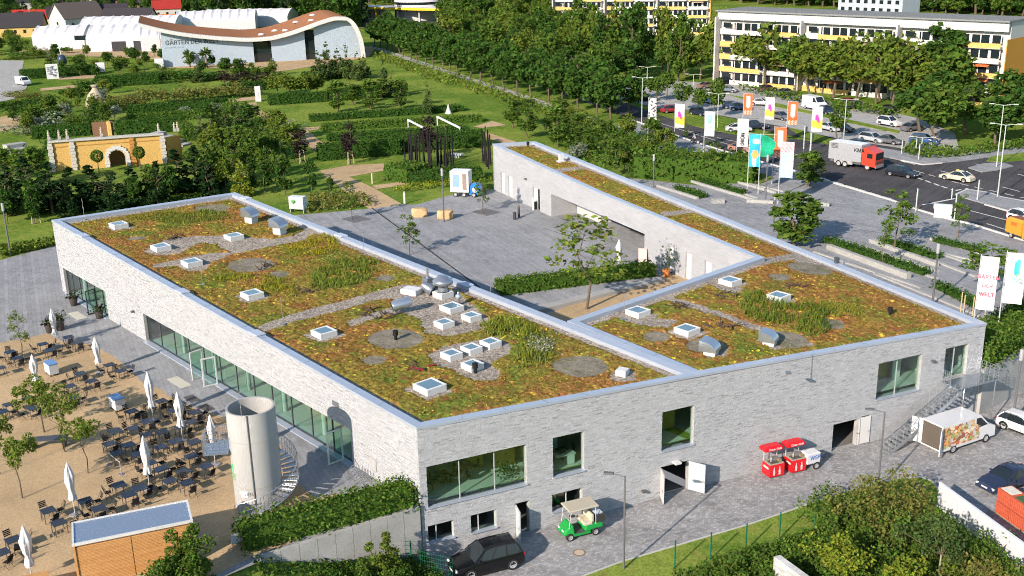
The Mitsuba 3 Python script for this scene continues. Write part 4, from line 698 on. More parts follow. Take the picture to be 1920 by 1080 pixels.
wood([(-54.8,193.62),(-53.38,211.9),(-42.42,198.65),(-33.9,173.03),(-35.42,155.55),(-40.99,156.1),(-47.55,166.18)], 4.6, 61, ['mid_round', 'mid_cone', 'deep_column', 'mid_bush', 'light_round'], (3.6, 6.4), (.55, .8), 'garden_tree', 'small garden tree between yellow wall and hedge garden', 'small trees right of the yellow wall', 24)
wood([(-101.19,221.42),(-94.8,259.21),(-80.87,225.49),(-75.14,202.69),(-86.95,197.48)], 5.0, 62, ['mid_round', 'mid_bush', 'deep_column', 'grey_bush', 'light_round'], (2.6, 5.2), (.6, .9), 'garden_tree', 'small tree or shrub in the beds at the left', 'small trees in the left beds', 30)
wood([(-146.33,341.18),(-108.28,345.79),(-78.02,303.88),(-66.33,304.23),(-58.1,277.6),(-82.5,273.44),(-111.27,286.57)], 6.5, 63, ['mid_bush', 'mid_round', 'deep_round', 'light_round', 'mid_cone'], (2.4, 5.0), (.65, .95), 'garden_tree', 'small tree in the planting before the white halls', 'small trees before the halls', 52)
wood([(9.83,206.72),(20.85,186.61),(27.73,166.31),(17.66,157.49),(11.59,172.39),(7.24,192.51)], 4.6, 64, ['mid_round', 'mid_bush', 'mid_column', 'light_round'], (2.2, 5.0), (.6, .9), 'garden_tree', 'small tree on the shrubby ground right of the long wing', 'small trees right of the long wing', 30)
wood([(-64.94,135.12),(-68.56,143.37),(-50.43,144.14),(-40.49,150.88),(-39.51,146.88),(-51.27,138.06)], 3.6, 65, ['dark_fir', 'deep_round', 'dark_fir'], (4.2, 6.2), (.55, .75), 'dark_tree', 'dark tree filling the shade before the yellow wall', 'dark trees before the yellow wall', 30)
wood([(-213.42,437.68),(-183.57,421.53),(-158.85,369.33),(-152.71,348.51),(-171.72,346.15)], 6, 66, ['mid_bush', 'mid_round', 'tall_deep', 'light_round'], (3, 7.5), (.6, .85), 'garden_tree', 'tree or shrub left of the white tents', 'small trees left of the white tents', 24)
# clipped hedges
def hedge(a, b, depth, h, label, pal='deep', dens=13, leaf=.34, sd=0, z=0, name='clipped_hedge', group=None, rough=.12, cat='hedge'):
    a, b = vec(a), vec(b); L = np.hypot(*(b - a)); u = (b - a) / L; n = np.array([-u[1], u[0]]); q = np.random.default_rng(sd + int(L * 10))
    if n[1] < 0: n = -n                                     # the body lies behind the front line
    c = (a + b) / 2 + n * depth / 2; rz = math.atan2(u[1], u[0]); i = .14
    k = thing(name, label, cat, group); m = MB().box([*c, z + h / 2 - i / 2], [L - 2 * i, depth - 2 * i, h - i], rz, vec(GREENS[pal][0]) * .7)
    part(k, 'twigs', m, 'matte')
    P = []
    for area, fn in ((L * h, lambda t: (t[:, 0] * L, 0 * t[:, 0], t[:, 1] * h)), (L * h, lambda t: (t[:, 0] * L, 0 * t[:, 0] + depth, t[:, 1] * h)), (L * depth, lambda t: (t[:, 0] * L, t[:, 1] * depth, 0 * t[:, 0] + h)), (depth * h, lambda t: (0 * t[:, 0], t[:, 0] * depth, t[:, 1] * h)), (depth * h, lambda t: (0 * t[:, 0] + L, t[:, 0] * depth, t[:, 1] * h))):
        m_ = int(area * dens) + 1; t = q.random((m_, 2)); s, d, zz = fn(t); P.append(np.c_[a[0] + u[0] * s + n[0] * d, a[1] + u[1] * s + n[1] * d, z + zz])
    P = np.vstack(P); P += q.normal(0, rough, P.shape); P[:, 2] = np.maximum(P[:, 2], z + .03)
    part(k, 'leaves', MB().add(*cards(P, leaf, GREENS[pal], .22, q)), 'leaf')
    return k
for i, (p, d, h, lab, pal) in enumerate((
        ([(-38.27,210.55),(-8.92,219.76)], 2.8, 1.15, 'rearmost of the long stepped hedges in the hedge garden', 'deep'), ([(-34.21,199.32),(-4.89,206.18)], 2.8, 1.15, 'second of the long stepped hedges from the back', 'mid'),
        ([(-31.61,188.78),(-7.06,194.28)], 2.8, 1.15, 'third of the long stepped hedges from the back', 'deep'), ([(-30.19,171.34),(-17.52,175.19)], 3, 2.5, 'front left stepped hedge behind the purple trees', 'deep'), ([(-18.83,177.15),(-4.14,180.62)], 3, 2.6, 'front right stepped hedge behind the black posts', 'deep'),
        ([(-77.84,223.01),(-61.58,227.78)], 2, 2, 'long hedge before the yellowish grass bed', 'deep'), ([(-74.47,212.76),(-61.52,217.47)], 2, 1.7, 'hedge with sharp top behind the yellow wall', 'mid'), ([(-72.47,200.11),(-61.14,203.25)], 2.5, 2.4, 'hedge right above the yellow wall', 'deep'), ([(-57.95,192.95),(-56.18,193.79)], 6, 2.6, 'short block hedge beside the garden steps', 'mid'),
        ([(-86.95,197.48),(-77.21,200.69)], 2.5, 2.2, 'hedge left of the yellow niche', 'deep'), ([(-88.12,208.99),(-81.88,212.47)], 2, 1.5, 'low hedge behind the left garden hedge', 'mid'), ([(-51.09,233.68),(-38.86,237.31)], 2, 2.2, 'tall hedge under the light green tree row', 'deep'), ([(-51.58,276.5),(-35.25,277.96)], 2, 1.8, 'hedge before the curved hall', 'deep'), ([(-38.86,237.31),(-22.25,243.74)], 2, 2.6, 'hedge behind the slender lawn trees', 'deep'),
        ([(-18.4,156.37),(-14.8,153.52)], 5, 2.2, 'block hedge left of the black posts', 'mid'), ([(-14.32,152.42),(-3.9,153.85)], 4, 1.6, 'hedge between black posts and courtyard', 'deep'), ([(-110.13,236.77),(-104.64,243.73)], 2, 1.3, 'low hedge at the left edge of the gardens', 'mid'), ([(-65.74,253.83),(-56.42,259.59)], 2, 2.0, 'hedge below the red leaved trees', 'deep'),
        ([(-127.71,289.34),(-111.11,297.78)], 3, 2.4, 'hedge beside the pale garden road', 'deep'), ([(-101.01,269.52),(-86.69,274.12)], 3, 2.6, 'dark hedge behind the stone beehive', 'deep'), ([(-62.74,227.94),(-58.85,230.3)], 2, 2.2, 'short dark hedge right of the grass bed', 'deep'))):
    hedge(p[0], p[1], d, h, lab, pal, sd=i, dens=13, leaf=.36, rough=.07)
hedge(*[(17.76,154.17),(33.92,148.37)], 6, 3.2, 'high hedge between plaza and road', 'mid', 9, .5, 31, rough=.3)
hedge(*[(-1.07,101.57),(14.99,106.89)], 2.2, 1.25, 'leafy hedge closing off the courtyard corner', 'mid', 26, .26, 32)
hedge(*[(-15.79,55.46),(-6.22,60.23)], 2.0, 1.35, 'bushy hedge on top of the concrete retaining wall', 'mid', 70, .2, 33, rough=.2)
hedge(*[(37.95,80.37),(48.3,89.63)], 3.5, 1.9, 'hedge above the right retaining wall', 'mid', 40, .28, 34, rough=.22)
for i, (p, h, lab) in enumerate((([(35.17,118.52),(41.7,104.96)], .5, 'lowest planting strip on the plaza steps'), ([(41.39,117.58),(45,110.58)], .5, 'planting strip under the two plaza trees'), ([(47.27,117.55),(50.46,112.39)], .45, 'planting strip by the orange vehicle'), ([(22.44,146.16),(25.22,140.53)], .5, 'short planting strip near the long wing'), ([(26.41,150.14),(30.72,141.86)], .5, 'planting strip in the middle of the upper steps'), ([(41.16,101.34),(42.82,94.55)], .5, 'planting strip left of the tall white banners'))):
    hedge(p[0], p[1], 1.3, h, lab, 'deep', 26, .26, 50 + i, name='planting_strip', cat='planting', z=.1)
def rough_plants(poly, n, h, pal, label, sd, leaf=.4, name='wild_plants', z=0.0, cat='plants'):
    q = np.random.default_rng(sd); g = Polygon(poly).buffer(0); x0, y0, x1, y1 = g.bounds; p = q.uniform([x0, y0], [x1, y1], (n * 5, 2)); p = p[shapely.contains_xy(g, p[:, 0], p[:, 1])][:n]
    hh = h * (.25 + 1.3 * meshkit.fbm(np.c_[p * .35, p[:, 0] * 0 + sd], 3, sd)) * q.random(len(p)) ** .6
    solo(name, MB().add(*cards(np.c_[p, z + hh + .05], leaf, GREENS[pal], .25, q)), 'leaf', label, cat, kind='stuff')
rough_plants([(-41.55,344.72),(-12.12,272.95),(5.33,229.3),(21.3,190.77),(22.42,184.38),(15.36,187.27),(4.98,215.79),(-6.15,241.3),(-19.95,271.17),(-38.73,320.13)], 5200, 1.5, 'light', 'strip of wild shrubs beside the footpath', 1, .6)
rough_plants([(11.18,212.94),(21.18,189.71),(25.7,175.31),(19.44,159.2),(13.2,160.62),(8.29,175),(7.24,192.51)], 3000, 1.6, 'mid', 'shrubby ground cover right of the long wing', 2, .5)
rough_plants([(-59.68,122.42),(-54.61,126.18),(-53.67,123.77),(-58.08,118.8)], 900, .8, 'light', 'flower bed at the edge of the forecourt', 3, .4)
rough_plants([(-26.33,136.72),(-18.09,140.01),(-19.54,145.01),(-23.36,147.28),(-27.53,145.76)], 1500, .9, 'dry', 'mixed flower bed beside the garden path', 4, .35)
rough_plants([(-16.53,149.25),(-14.53,147.74),(-2.36,154.05),(-2.39,156.57),(-14.11,151.72)], 1000, .7, 'lime', 'yellow flowering border of the hedge', 5, .3)
rough_plants([(61.03,166.87),(65.39,174.43),(70.6,167.96),(83.46,174.19),(80.7,168.13),(68.65,163.08),(62.75,162.49)], 1200, 1.2, 'mid', 'rough green border at the street corner', 6, .5)
rough_plants([(48.85,245.57),(58.72,227.52),(65.02,218.43),(71.37,205.37),(71.81,197.91),(63.48,213.07),(57.45,222.44)], 1800, 1.6, 'mid', 'green bank above the car park', 7, .6)
rough_plants([(10.27,57.31),(11.89,58.77),(14.45,59.88),(16.95,61.16),(19.92,62.61),(22.3,63.52),(23.16,61.82),(19.54,58.83),(16.06,55.53),(10.4,55.74)], 9000, .9, 'mid', 'dense low shrubs below the green fence posts', 8, .2, z=YARD)
q = np.random.default_rng(12); t, d = q.random(14000), q.random(14000) ** .8 * 6.0 + .25; wd = (WALL_W - WALL_A); wn = np.array([wd[1], -wd[0]]) / np.hypot(*wd); wn = wn if wn[1] < 0 else -wn
w_ = WALL_A + wd * (t * 1.06 - .0)[:, None] + wn * d[:, None]; zz_ = YARD + (YARD * -1 - .3) * t ** 1.2 * np.clip(1 - d / 9, .35, 1) + q.random(14000) ** .6 * (.35 + .9 * meshkit.fbm(np.c_[w_ * .6, w_[:, 0] * 0], 3, 5)) + .05
solo('bank_plants', MB().add(*cards(np.c_[w_, zz_], .2, GREENS['mid'] + GREENS['deep'], .25, q)), 'leaf', 'dense green ground cover below the concrete retaining wall', 'ground cover', kind='stuff')

# ---------------------------------------------------------------- the cafe terrace
def chair_parts():
    c = (.026, .025, .026); d = {}
    m = MB()
    for q in range(5): m.box([-.16 + q * .08, 0, .45], [.066, .42, .022], 0, c)
    d['seat'] = mesh(m, 'matte'); m = MB()
    for q in range(4): m.add(np.array([(-.23 - .03 * q, sy * .2, .56 + q * .1 + dz) for sy, dz in ((-1, 0), (1, 0), (1, .075), (-1, .075))]) , [(0, 1, 2, 3)], c); m.add(np.array([(-.205 - .03 * q, sy * .2, .56 + q * .1 + dz) for sy, dz in ((-1, 0), (1, 0), (1, .075), (-1, .075))]), [(3, 2, 1, 0)], c)
    d['backrest'] = mesh(m, 'matte')
    for i, sy in enumerate((-.21, .21)):
        d['leg' if i == 0 else 'leg_001'] = mesh(MB().tube([.2, sy, 0], [-.32, sy, .98], .014, n=4, col=(.05, .05, .05)), 'matte'); d[f'leg_{i + 2:03d}'] = mesh(MB().tube([-.2, sy, 0], [.2, sy, .46], .014, n=4, col=(.05, .05, .05)), 'matte')
    return d
def table_parts(col):
    d = {'table_top': mesh(MB().box([0, 0, .735], [.82, .82, .03], 0, col, bev=.006), 'satin')}
    for i, (a, b) in enumerate(((-1, -1), (1, -1), (1, 1), (-1, 1))): d['leg' + (f'_{i:03d}' if i else '')] = mesh(MB().box([a * .35, b * .35, .36], [.04, .04, .72], 0, (.07, .07, .075)), 'satin')
    return d
CH = chair_parts(); TB = [table_parts((.016, .024, .045)), table_parts((.024, .029, .042)), table_parts((.012, .018, .034))]
q_ = np.random.default_rng(21)
TABLES = [(-43.15,87.21),(-41.86,85.78),(-41.08,89),(-39.84,87.52),(-39.46,90.62),(-38.13,89.21),(-33.44,83.75),(-32.02,82.4),(-35.23,82.01),(-33.68,80.38),(-35.05,79.38),(-35.36,78.66),(-37.39,77.12),(-38.42,76.08),(-28.51,74.31),(-26.78,72.45),(-28.56,70.93),(-26.85,76.06),(-25.34,74.33),(-23.63,73.86),(-23.48,72.19),(-26.92,68.63),(-27.26,67.43),(-23.75,69.06),(-25.17,70.59),(-25.79,67.2),(-23.51,64.91),(-21.98,66.7),(-20.6,65.16),(-22.45,63.24),(-25.59,62.81),(-24.51,61.5),(-28.91,59.68),(-27.66,58.16),(-29.63,56.3),(-29.68,54.91),(-27.02,60.79),(-25.83,59.81),(-22.4,68.91),(-24.56,68.19),(-21.02,68.02),(-24,71.41),(-21.59,70.24),(-24.52,65.8),(-21.86,64.46),(-24.09,62.32),(-28.3,68.87),(-26.12,70.2),(-27.42,71.31),(-33.91,77.14),(-42.41,83.56),(-36.27,75.28),(-38.35,74.72),(-21.25,62.9)]
used = []
for i, (x, y) in enumerate(TABLES):
    if any(np.hypot(x - a, y - b) < .9 for a, b in used): continue
    used.append((x, y)); near = y < 66
    place(TB[int(q_.integers(3))], 'cafe_table', 'small square dark table on the terrace sand', 'table', at(x, y, .03, aL + q_.normal(0, .05)), 'dark square tables on the terrace')
CH_USED = []
for x, y in used:
    for k in range(4):
        if k > 1 and q_.random() > .95: continue
        a = aL + (PI / 2, -PI / 2, 0, PI)[k] + q_.normal(0, .12); d = .74 + q_.normal(0, .06); off = q_.normal(0, .08)
        cx, cy = x + math.cos(a) * d - math.sin(a) * off, y + math.sin(a) * d + math.cos(a) * off
        if any(np.hypot(cx - p, cy - q) < .72 for p, q in used) or any(np.hypot(cx - p, cy - q) < .42 for p, q in CH_USED): continue
        CH_USED.append((cx, cy)); place(CH, 'cafe_chair', 'dark slatted folding chair drawn up to a terrace table', 'chair', at(cx, cy, .03, a + PI + q_.normal(0, .15)), 'dark folding chairs on the terrace')
def parasol(x, y, h, label, sd, z=.03):
    k = thing('closed_parasol', label, 'parasol', 'closed white parasols'); part(k, 'pole', MB().tube([x, y, z], [x, y, z + h - .05], .028, n=8, col=(.46, .46, .46)), 'satin')
    part(k, 'base', MB().lathe([x, y, z], [(.36, 0), (.36, .07), (.08, .1)], 16, (.25, .25, .26)), 'matte')
    s = h / 3.3; pr = [(.24, .98), (.25, 1.05), (.19, 1.35), (.15, 1.55), (.21, 1.75), (.27, 2.2), (.29, 2.45), (.20, 2.75), (.09, 3.1), (.02, 3.3)]
    n = 22; t = np.arange(n) * 2 * PI / n; m = MB(); v = []; q = np.random.default_rng(sd)
    for j, (r, zz) in enumerate(pr): w = r * (1 + .20 * np.sin(t * 6 + sd + .5 * j) + .06 * q.normal(size=n)); v.append(np.c_[x + w * np.cos(t), y + w * np.sin(t), np.full(n, z + zz * s) + .05 * q.normal(size=n) * (j == 0)])
    i = np.arange(n); jn = (i + 1) % n; m.add(np.vstack(v), np.vstack([np.stack([a * n + i, a * n + jn, a * n + n + jn, a * n + n + i], 1) for a in range(len(pr) - 1)]), (.56, .56, .56)); part(k, 'canopy', m, 'matte', True)
PAR = ('by the two large plant pots', 'nearest the middle of the glass front', 'beside the blue topped cart at the left', 'behind the dense block of tables', 'closest to the round tower platform', 'in the middle of the dense tables', 'half hidden under the tower platform', 'between the flat crowned trees and the shed', 'at the lower left corner before the shed', 'cut by the left edge of the picture')
for i, ((x, y, h), l) in enumerate(zip([(-40.43,90.25,3.55),(-34.35,83.77,3.17),(-38.08,80.32,3.11),(-26.9,74.06,3.99),(-23.77,70.68,3.77),(-23.92,63.55,3.8),(-20.45,66.75,3.73),(-27.62,60.42,3.59),(-27.24,53.04,3.53),(-43.46,85.45,3.12)], PAR)): parasol(x, y, h, 'closed white parasol ' + l, i)
x, y, h = [(11.32,109.78,3.27)][0]; parasol(x, y, h, 'closed white parasol in the courtyard by the hedge', 12)
for (x, y), l in zip([(-38.28,83.76),(-30.33,76.34)], ('beside the two front parasols', 'behind the dense block of tables')):
    k = thing('serving_cart', 'metal serving cart with blue shining top ' + l, 'cart'); part(k, 'cabinet', MB().box([x, y, .62], [1.25, .72, .82], aL, (.42, .44, .46), bev=.02), 'satin'); part(k, 'top', MB().box([x, y, 1.07], [1.32, .78, .05], aL, (.10, .20, .38)), 'gloss')
    for a, b in ((-.5, -.28), (.5, -.28), (.5, .28), (-.5, .28)): c = vec((x, y)) + uL * a + nL * b; part(k, 'wheel', MB().lathe([*c, .03], [(.05, 0), (.08, .08), (.05, .17)], 10, (.05, .05, .05)), 'matte')
for (x, y), s, l in zip([(-41.82,94.56),(-42.49,93.9),(-43.19,101.62),(-39.25,97.62)], (1.1, .9, .9, .85), ('large dark pot with a leafy plant behind the parasol', 'dark pot with drooping plant left of the parasol', 'dark round pot at the corner glass front', 'dark round pot right of the corner glass front')):
    k = thing('plant_pot', l, 'plant pot'); part(k, 'pot', MB().lathe([x, y, .02], [(.34 * s, 0), (.46 * s, .9 * s), (.40 * s, .92 * s), (.38 * s, .8 * s)], 16, (.05, .042, .04)), 'satin', True); q = np.random.default_rng(int(s * 100)); p = q.normal(0, [.35 * s, .35 * s, .22 * s], (150, 3)) + [x, y, 1.2 * s]; part(k, 'plant', MB().add(*cards(p, .22, GREENS['purple'] + GREENS['pine'], .2, q)), 'leaf', kind='stuff')
for x, y in [(-41.72,98.54),(-27.1,81.45)]: struct('paving_inset', MB().box([x, y, .024], [2.6, .95, .014], aL, (.46, .45, .38)), 'matte', label='pale inset slab in the terrace paving')
for x, y in [(-25.13,78.06),(-23.54,76.28)]: struct('floor_grate', MB().box([x, y, .024], [1.5, .8, .014], aL, (.10, .10, .10)), 'matte', label='dark grate in the terrace paving')
k = thing('bench_table', 'long dark table under the flat crowned trees', 'table'); (x, y), = [(-33.02,70.04)]
part(k, 'table_top', MB().box([x, y, .72], [2.6, .8, .06], .15, (.05, .055, .07)), 'satin')
for s in (-1, 1): part(k, 'leg', MB().box([x + s * 1.05, y + s * .15, .36], [.1, .6, .68], .15, (.06, .06, .06)), 'satin')
bp = [(-27.79,67.1),(-26.47,65.65)]
for x, y in bp:
    k = thing('barrier_post', 'slim rope barrier post standing on the sand', 'barrier post', 'pair of rope barrier posts'); part(k, 'post', MB().tube([x, y, .03], [x, y, 1.0], .03, n=8, col=(.3, .28, .30)).lathe([x, y, .03], [(.2, 0), (.18, .04)], 12, (.16, .14, .18)), 'satin')
solo('barrier_rope', MB().tube([*bp[0], .95], [*bp[1], .92], .022, n=5, col=(.45, .42, .42)), 'matte', 'pale rope strung between two barrier posts', 'rope')

# round concrete tower with winding stair
(tx, ty, th), = [(-16.27,61.46,6.65)]
tw = thing('round_tower', 'cream concrete water tower tube with open top and green lettering', 'tower'); R = 1.5
part(tw, 'shell', MB().lathe([tx, ty, .02], [(R, 0), (R, th), (R - .13, th), (R - .13, th - 2.4), (.02, th - 2.4)], 48, (.335, .335, .325)), 'matte', 40)
for z in (th * .26, th * .72): part(tw, 'joint_ring', MB().lathe([tx, ty, z], [(R + .003, 0), (R + .012, .012), (R + .012, .045), (R + .003, .057)], 48, (.30, .29, .26)), 'matte')
cab = MB(); ca = math.radians(-86)
for z in np.arange(.1, th - .4, .6): cab.tube([tx + (R + .05) * math.cos(ca), ty + (R + .05) * math.sin(ca), z], [tx + (R + .05) * math.cos(ca), ty + (R + .05) * math.sin(ca), z + .6], .04, n=6, col=(.16, .15, .15))
part(tw, 'cable', cab, 'matte'); part(tw, 'lightning_rod', MB().tube([tx - .2, ty - R + .05, th - .5], [tx - .2, ty - R + .05, th + 1.6], .02, n=5, col=(.5, .5, .5)), 'metal_two')
def wrap(m, z, ang, col, depth=.012):
    v = np.array(m.vertices); w = v[:, 0].max(); a = ang + (v[:, 0] - w / 2) / R; rr = R + .004 + v[:, 2]
    return MB().add(np.c_[tx + rr * np.cos(a), ty + rr * np.sin(a), z + v[:, 1]], m.faces, col)
for txt, h, z, a, col in (('DBV', .24, th * .19, math.radians(-98), (.1, .1, .1)),): part(tw, 'lettering', wrap(meshkit.text_mesh(txt, h, .012), z, a, col), 'matte')
t = np.linspace(0, 2 * PI, 12); lf = Polygon(np.c_[.13 * np.sin(t) * (1 + .2 * np.cos(t)), .28 * np.cos(t) + .28]); lm = trimesh.creation.extrude_polygon(lf, .012, engine='earcut'); lm.apply_translation([.13, 0, 0]); part(tw, 'leaf_mark', wrap(lm, th * .40, math.radians(-146), (.06, .48, .15)), 'matte')
for q, (w_, z_) in enumerate(((.75, .37), (.65, .345), (.6, .315))):
    for r_ in range(4): part(tw, 'faded_print', wrap(trimesh.creation.box([w_ / 5, .12, .012]).apply_translation([w_ / 10, .06, 0]), th * z_, math.radians(-146) + (r_ - 1.5) * w_ / 4.2 / R, (.17, .33, .17)), 'matte')
part(tw, 'notice', wrap(trimesh.creation.box([.5, .42, .02]).apply_translation([.25, .21, 0]).subdivide().subdivide(), th * .17, math.radians(-112), (.55, .56, .56)), 'matte')
st = thing('winding_stair', 'galvanised winding stair with railing round the concrete tower', 'stair'); NS, A0, A1, ZT = 27, math.radians(-112), math.radians(172), th * .60
rail = []
for q in range(NS):
    a, b = A0 + (A1 - A0) * q / NS, A0 + (A1 - A0) * (q + 1.12) / NS; z = .03 + ZT * (q + 1) / NS; r0, r1 = R + .08, R + 1.05; P = lambda r, t, z=z: [tx + r * math.cos(t), ty + r * math.sin(t), z]
    part(st, 'step', MB().slab(P(r0, a), P(r1, a), P(r1, b), P(r0, b), .05, (.48, .50, .51)), 'metal_two')
    for f_ in (.0, .5): t_ = a + (b - a) * f_; zz = z + ZT / NS * f_; rail.append((P(r1, t_, zz - .1), P(r1, t_, zz + 1.0)))
bl = MB()
for a, b in rail: bl.tube(a, b, .014, n=4, col=(.39, .40, .41))
part(st, 'balusters', bl, 'metal_two', kind='stuff'); hr = MB()
for (a, b), (c, d) in zip(rail, rail[1:]): hr.tube(b, d, .028, n=6, col=(.42, .43, .44)); hr.tube(vec(a) * .5 + vec(b) * .5, vec(c) * .5 + vec(d) * .5, .012, n=4, col=(.39, .40, .41)); hr.tube(vec(a), vec(c), .03, n=5, col=(.5, .52, .53))
part(st, 'handrail', hr, 'metal_two')
pc = vec((tx + (R + .75) * math.cos(A1 + .28), ty + (R + .75) * math.sin(A1 + .28))); part(st, 'platform', MB().box([*pc, ZT], [1.5, 1.7, .08], A1 + .28, (.42, .46, .52)), 'metal_two')
m = MB()
for s0, s1 in (((-.75, -.85), (.75, -.85)), ((.75, -.85), (.75, .85)), ((.75, .85), (-.75, .85))):
    ca, sa = math.cos(A1 + .28), math.sin(A1 + .28); W = lambda p: [pc[0] + ca * p[0] - sa * p[1], pc[1] + sa * p[0] + ca * p[1]]
    for q in np.linspace(0, 1, 9): p = vec(s0) + (vec(s1) - vec(s0)) * q; m.tube([*W(p), ZT], [*W(p), ZT + 1.05], .014, n=4, col=(.39, .41, .43))
    for z in (.15, .38, .6, .82, 1.05): m.tube([*W(s0), ZT + z], [*W(s1), ZT + z], .014 if z < 1 else .025, n=4, col=(.39, .41, .43))
part(st, 'platform_railing', m, 'metal_two')

# wooden kiosk with corrugated roof
K1, K2, K3, K4 = [vec(p) for p in [(-24.32,52.22),(-18.35,54.58),(-19.58,57.14),(-25.42,54.58)]]
ks = thing('wooden_kiosk', 'wooden slatted kiosk with white edged corrugated metal roof', 'kiosk'); ku = (K2 - K1) / np.hypot(*(K2 - K1)); kL = np.hypot(*(K2 - K1)); kn = np.array([-ku[1], ku[0]]); kD = abs((K4 - K1) @ kn); krz = math.atan2(ku[1], ku[0]); K1 = K1 + ku * .06 + kn * .06; kL -= .12; kD -= .12
part(ks, 'frame', MB().box([*(K1 + ku * kL / 2 + kn * kD / 2), 1.3], [kL - .08, kD - .08, 2.56], krz, (.20, .11, .05)), 'matte')
q = np.random.default_rng(3)
for P0, u, nn, spans in ((K1, ku, -kn, ((0, kL * .47), (kL * .475, kL))), (K1 + kn * kD, -kn, -ku, ((0, kD),))):
    for a, b in spans:
        for z in np.arange(.06, 2.5, .088): c = P0 + u * (a + b) / 2 + nn * .0; t = q.uniform(.85, 1.15); part(ks, 'slat', MB().box([*c, z + .035 ], [b - a - .01, .05, .066], math.atan2(u[1], u[0]), (.4, .2, .08), bev=.01), 'wood')
v = []; NR = 64
for q in range(NR + 1):
    p = K1 + kn * (kD * q / NR); z = 2.71 + .022 * (1 if q % 4 in (1, 2) else 0); v += [(*p, z), (*(p + ku * kL), z)]
part(ks, 'roof', MB().add(v, [(2 * q, 2 * q + 1, 2 * q + 3, 2 * q + 2) for q in range(NR)], (.40, .47, .55)), 'metal_two')
for P0, P1 in ((K1, K1 + ku * kL), (K1 + ku * kL, K1 + ku * kL + kn * kD), (K1 + kn * kD, K1 + kn * kD + ku * kL), (K1, K1 + kn * kD)): d = P1 - P0; part(ks, 'roof_trim', MB().box([*((P0 + P1) / 2), 2.70], [np.hypot(*d) + .12, .1, .16], math.atan2(d[1], d[0]), (.50, .50, .48)), 'satin')
for c in (K1 - ku * .0 - kn * .03,): part(ks, 'corner_post', MB().box([*c, 1.3], [.12, .12, 2.6], krz, (.42, .25, .11)), 'wood')
ct = thing('serving_counter', 'low wooden counter left of the kiosk', 'counter'); c = K1 - ku * 3.2 + kn * .4; part(ct, 'top', MB().box([*c, 1.02], [3.4, .7, .07], krz, (.45, .27, .12)), 'wood'); part(ct, 'front', MB().box([*c, .5], [3.2, .5, .96], krz, (.42, .25, .1)), 'wood'); part(ct, 'opening', MB().box([*(c + ku * .5 - kn * .27), .55], [1.5, .06, .6], krz, (.03, .025, .02)), 'matte')
k = thing('folding_board', 'small tipped pink and white board at the end of the hedge', 'sign board'); (x, y), = [(-16.4,55.94)]; part(k, 'panel', MB().box([x, y, .75], [.7, .05, .6], .7, (.43, .42, .46)), 'matte'); part(k, 'leg', MB().tube([x - .2, y - .2, .0], [x - .2, y - .2, .5], .025, n=5, col=(.5, .15, .15)), 'satin'); part(k, 'leg', MB().tube([x + .2, y + .2, .0], [x + .2, y + .2, .5], .025, n=5, col=(.5, .15, .15)), 'satin')
# bicycle stands by the doors
for i in range(5):
    c = B[:2] + uL * (54.6 + i * .32) + nL * .85; m = MB(); a = [*(c - nL * .35), .02]; m.tube(a, [a[0], a[1], .55], .025, n=6, col=(.4, .4, .4)); b = [*(c + nL * .35), .02]; m.tube(b, [b[0], b[1], .55], .025, n=6, col=(.4, .4, .4)); m.tube([a[0], a[1], .55], [*c, .8], .025, n=6, col=(.4, .4, .4)); m.tube([b[0], b[1], .55], [*c, .8], .025, n=6, col=(.4, .4, .4)); solo('bicycle_stand', m, 'metal_two', 'metal hoop bicycle stand at the end of the glass front', 'bicycle stand', 'bicycle stands by the glass front')

# retaining walls
def panel_wall(a, b, z0a, z0b, z1, n, label, th=.28, col=(.46, .46, .44), coltop=None):
    k = thing('retaining_wall', label, 'wall'); a, b = vec(a), vec(b); d = b - a; L = np.hypot(*d); u = d / L; nn = np.array([-u[1], u[0]]) * th / 2
    for q in range(n):
        p, r = a + d * (q / n) + u * .012, a + d * ((q + 1) / n) - u * .012; za, zb = z0a + (z0b - z0a) * q / n, z0a + (z0b - z0a) * (q + 1) / n
        v = [(*(p - nn), za), (*(r - nn), zb), (*(r + nn), zb), (*(p + nn), za), (*(p - nn), z1), (*(r - nn), z1), (*(r + nn), z1), (*(p + nn), z1)]
        part(k, 'panel', MB().add(v, [(0, 1, 5, 4), (1, 2, 6, 5), (2, 3, 7, 6), (3, 0, 4, 7), (4, 5, 6, 7)], col), 'concrete')
    return k
panel_wall(WALL_A, WALL_W, YARD, -1.0, .12, 9, 'pale concrete panel wall under the bushy hedge')
panel_wall(D[:2] + [.1, -.15], (45.59,86.88), YARD, YARD, .15, 5, 'pale concrete wall right of the steel stair')
k = thing('downpipe', 'black downpipe at the building corner', 'pipe'); c = A[:2] + [-.12, -.22]; part(k, 'pipe', MB().tube([*c, YARD], [*c, .1], .05, n=8, col=(.03, .03, .03)), 'satin')

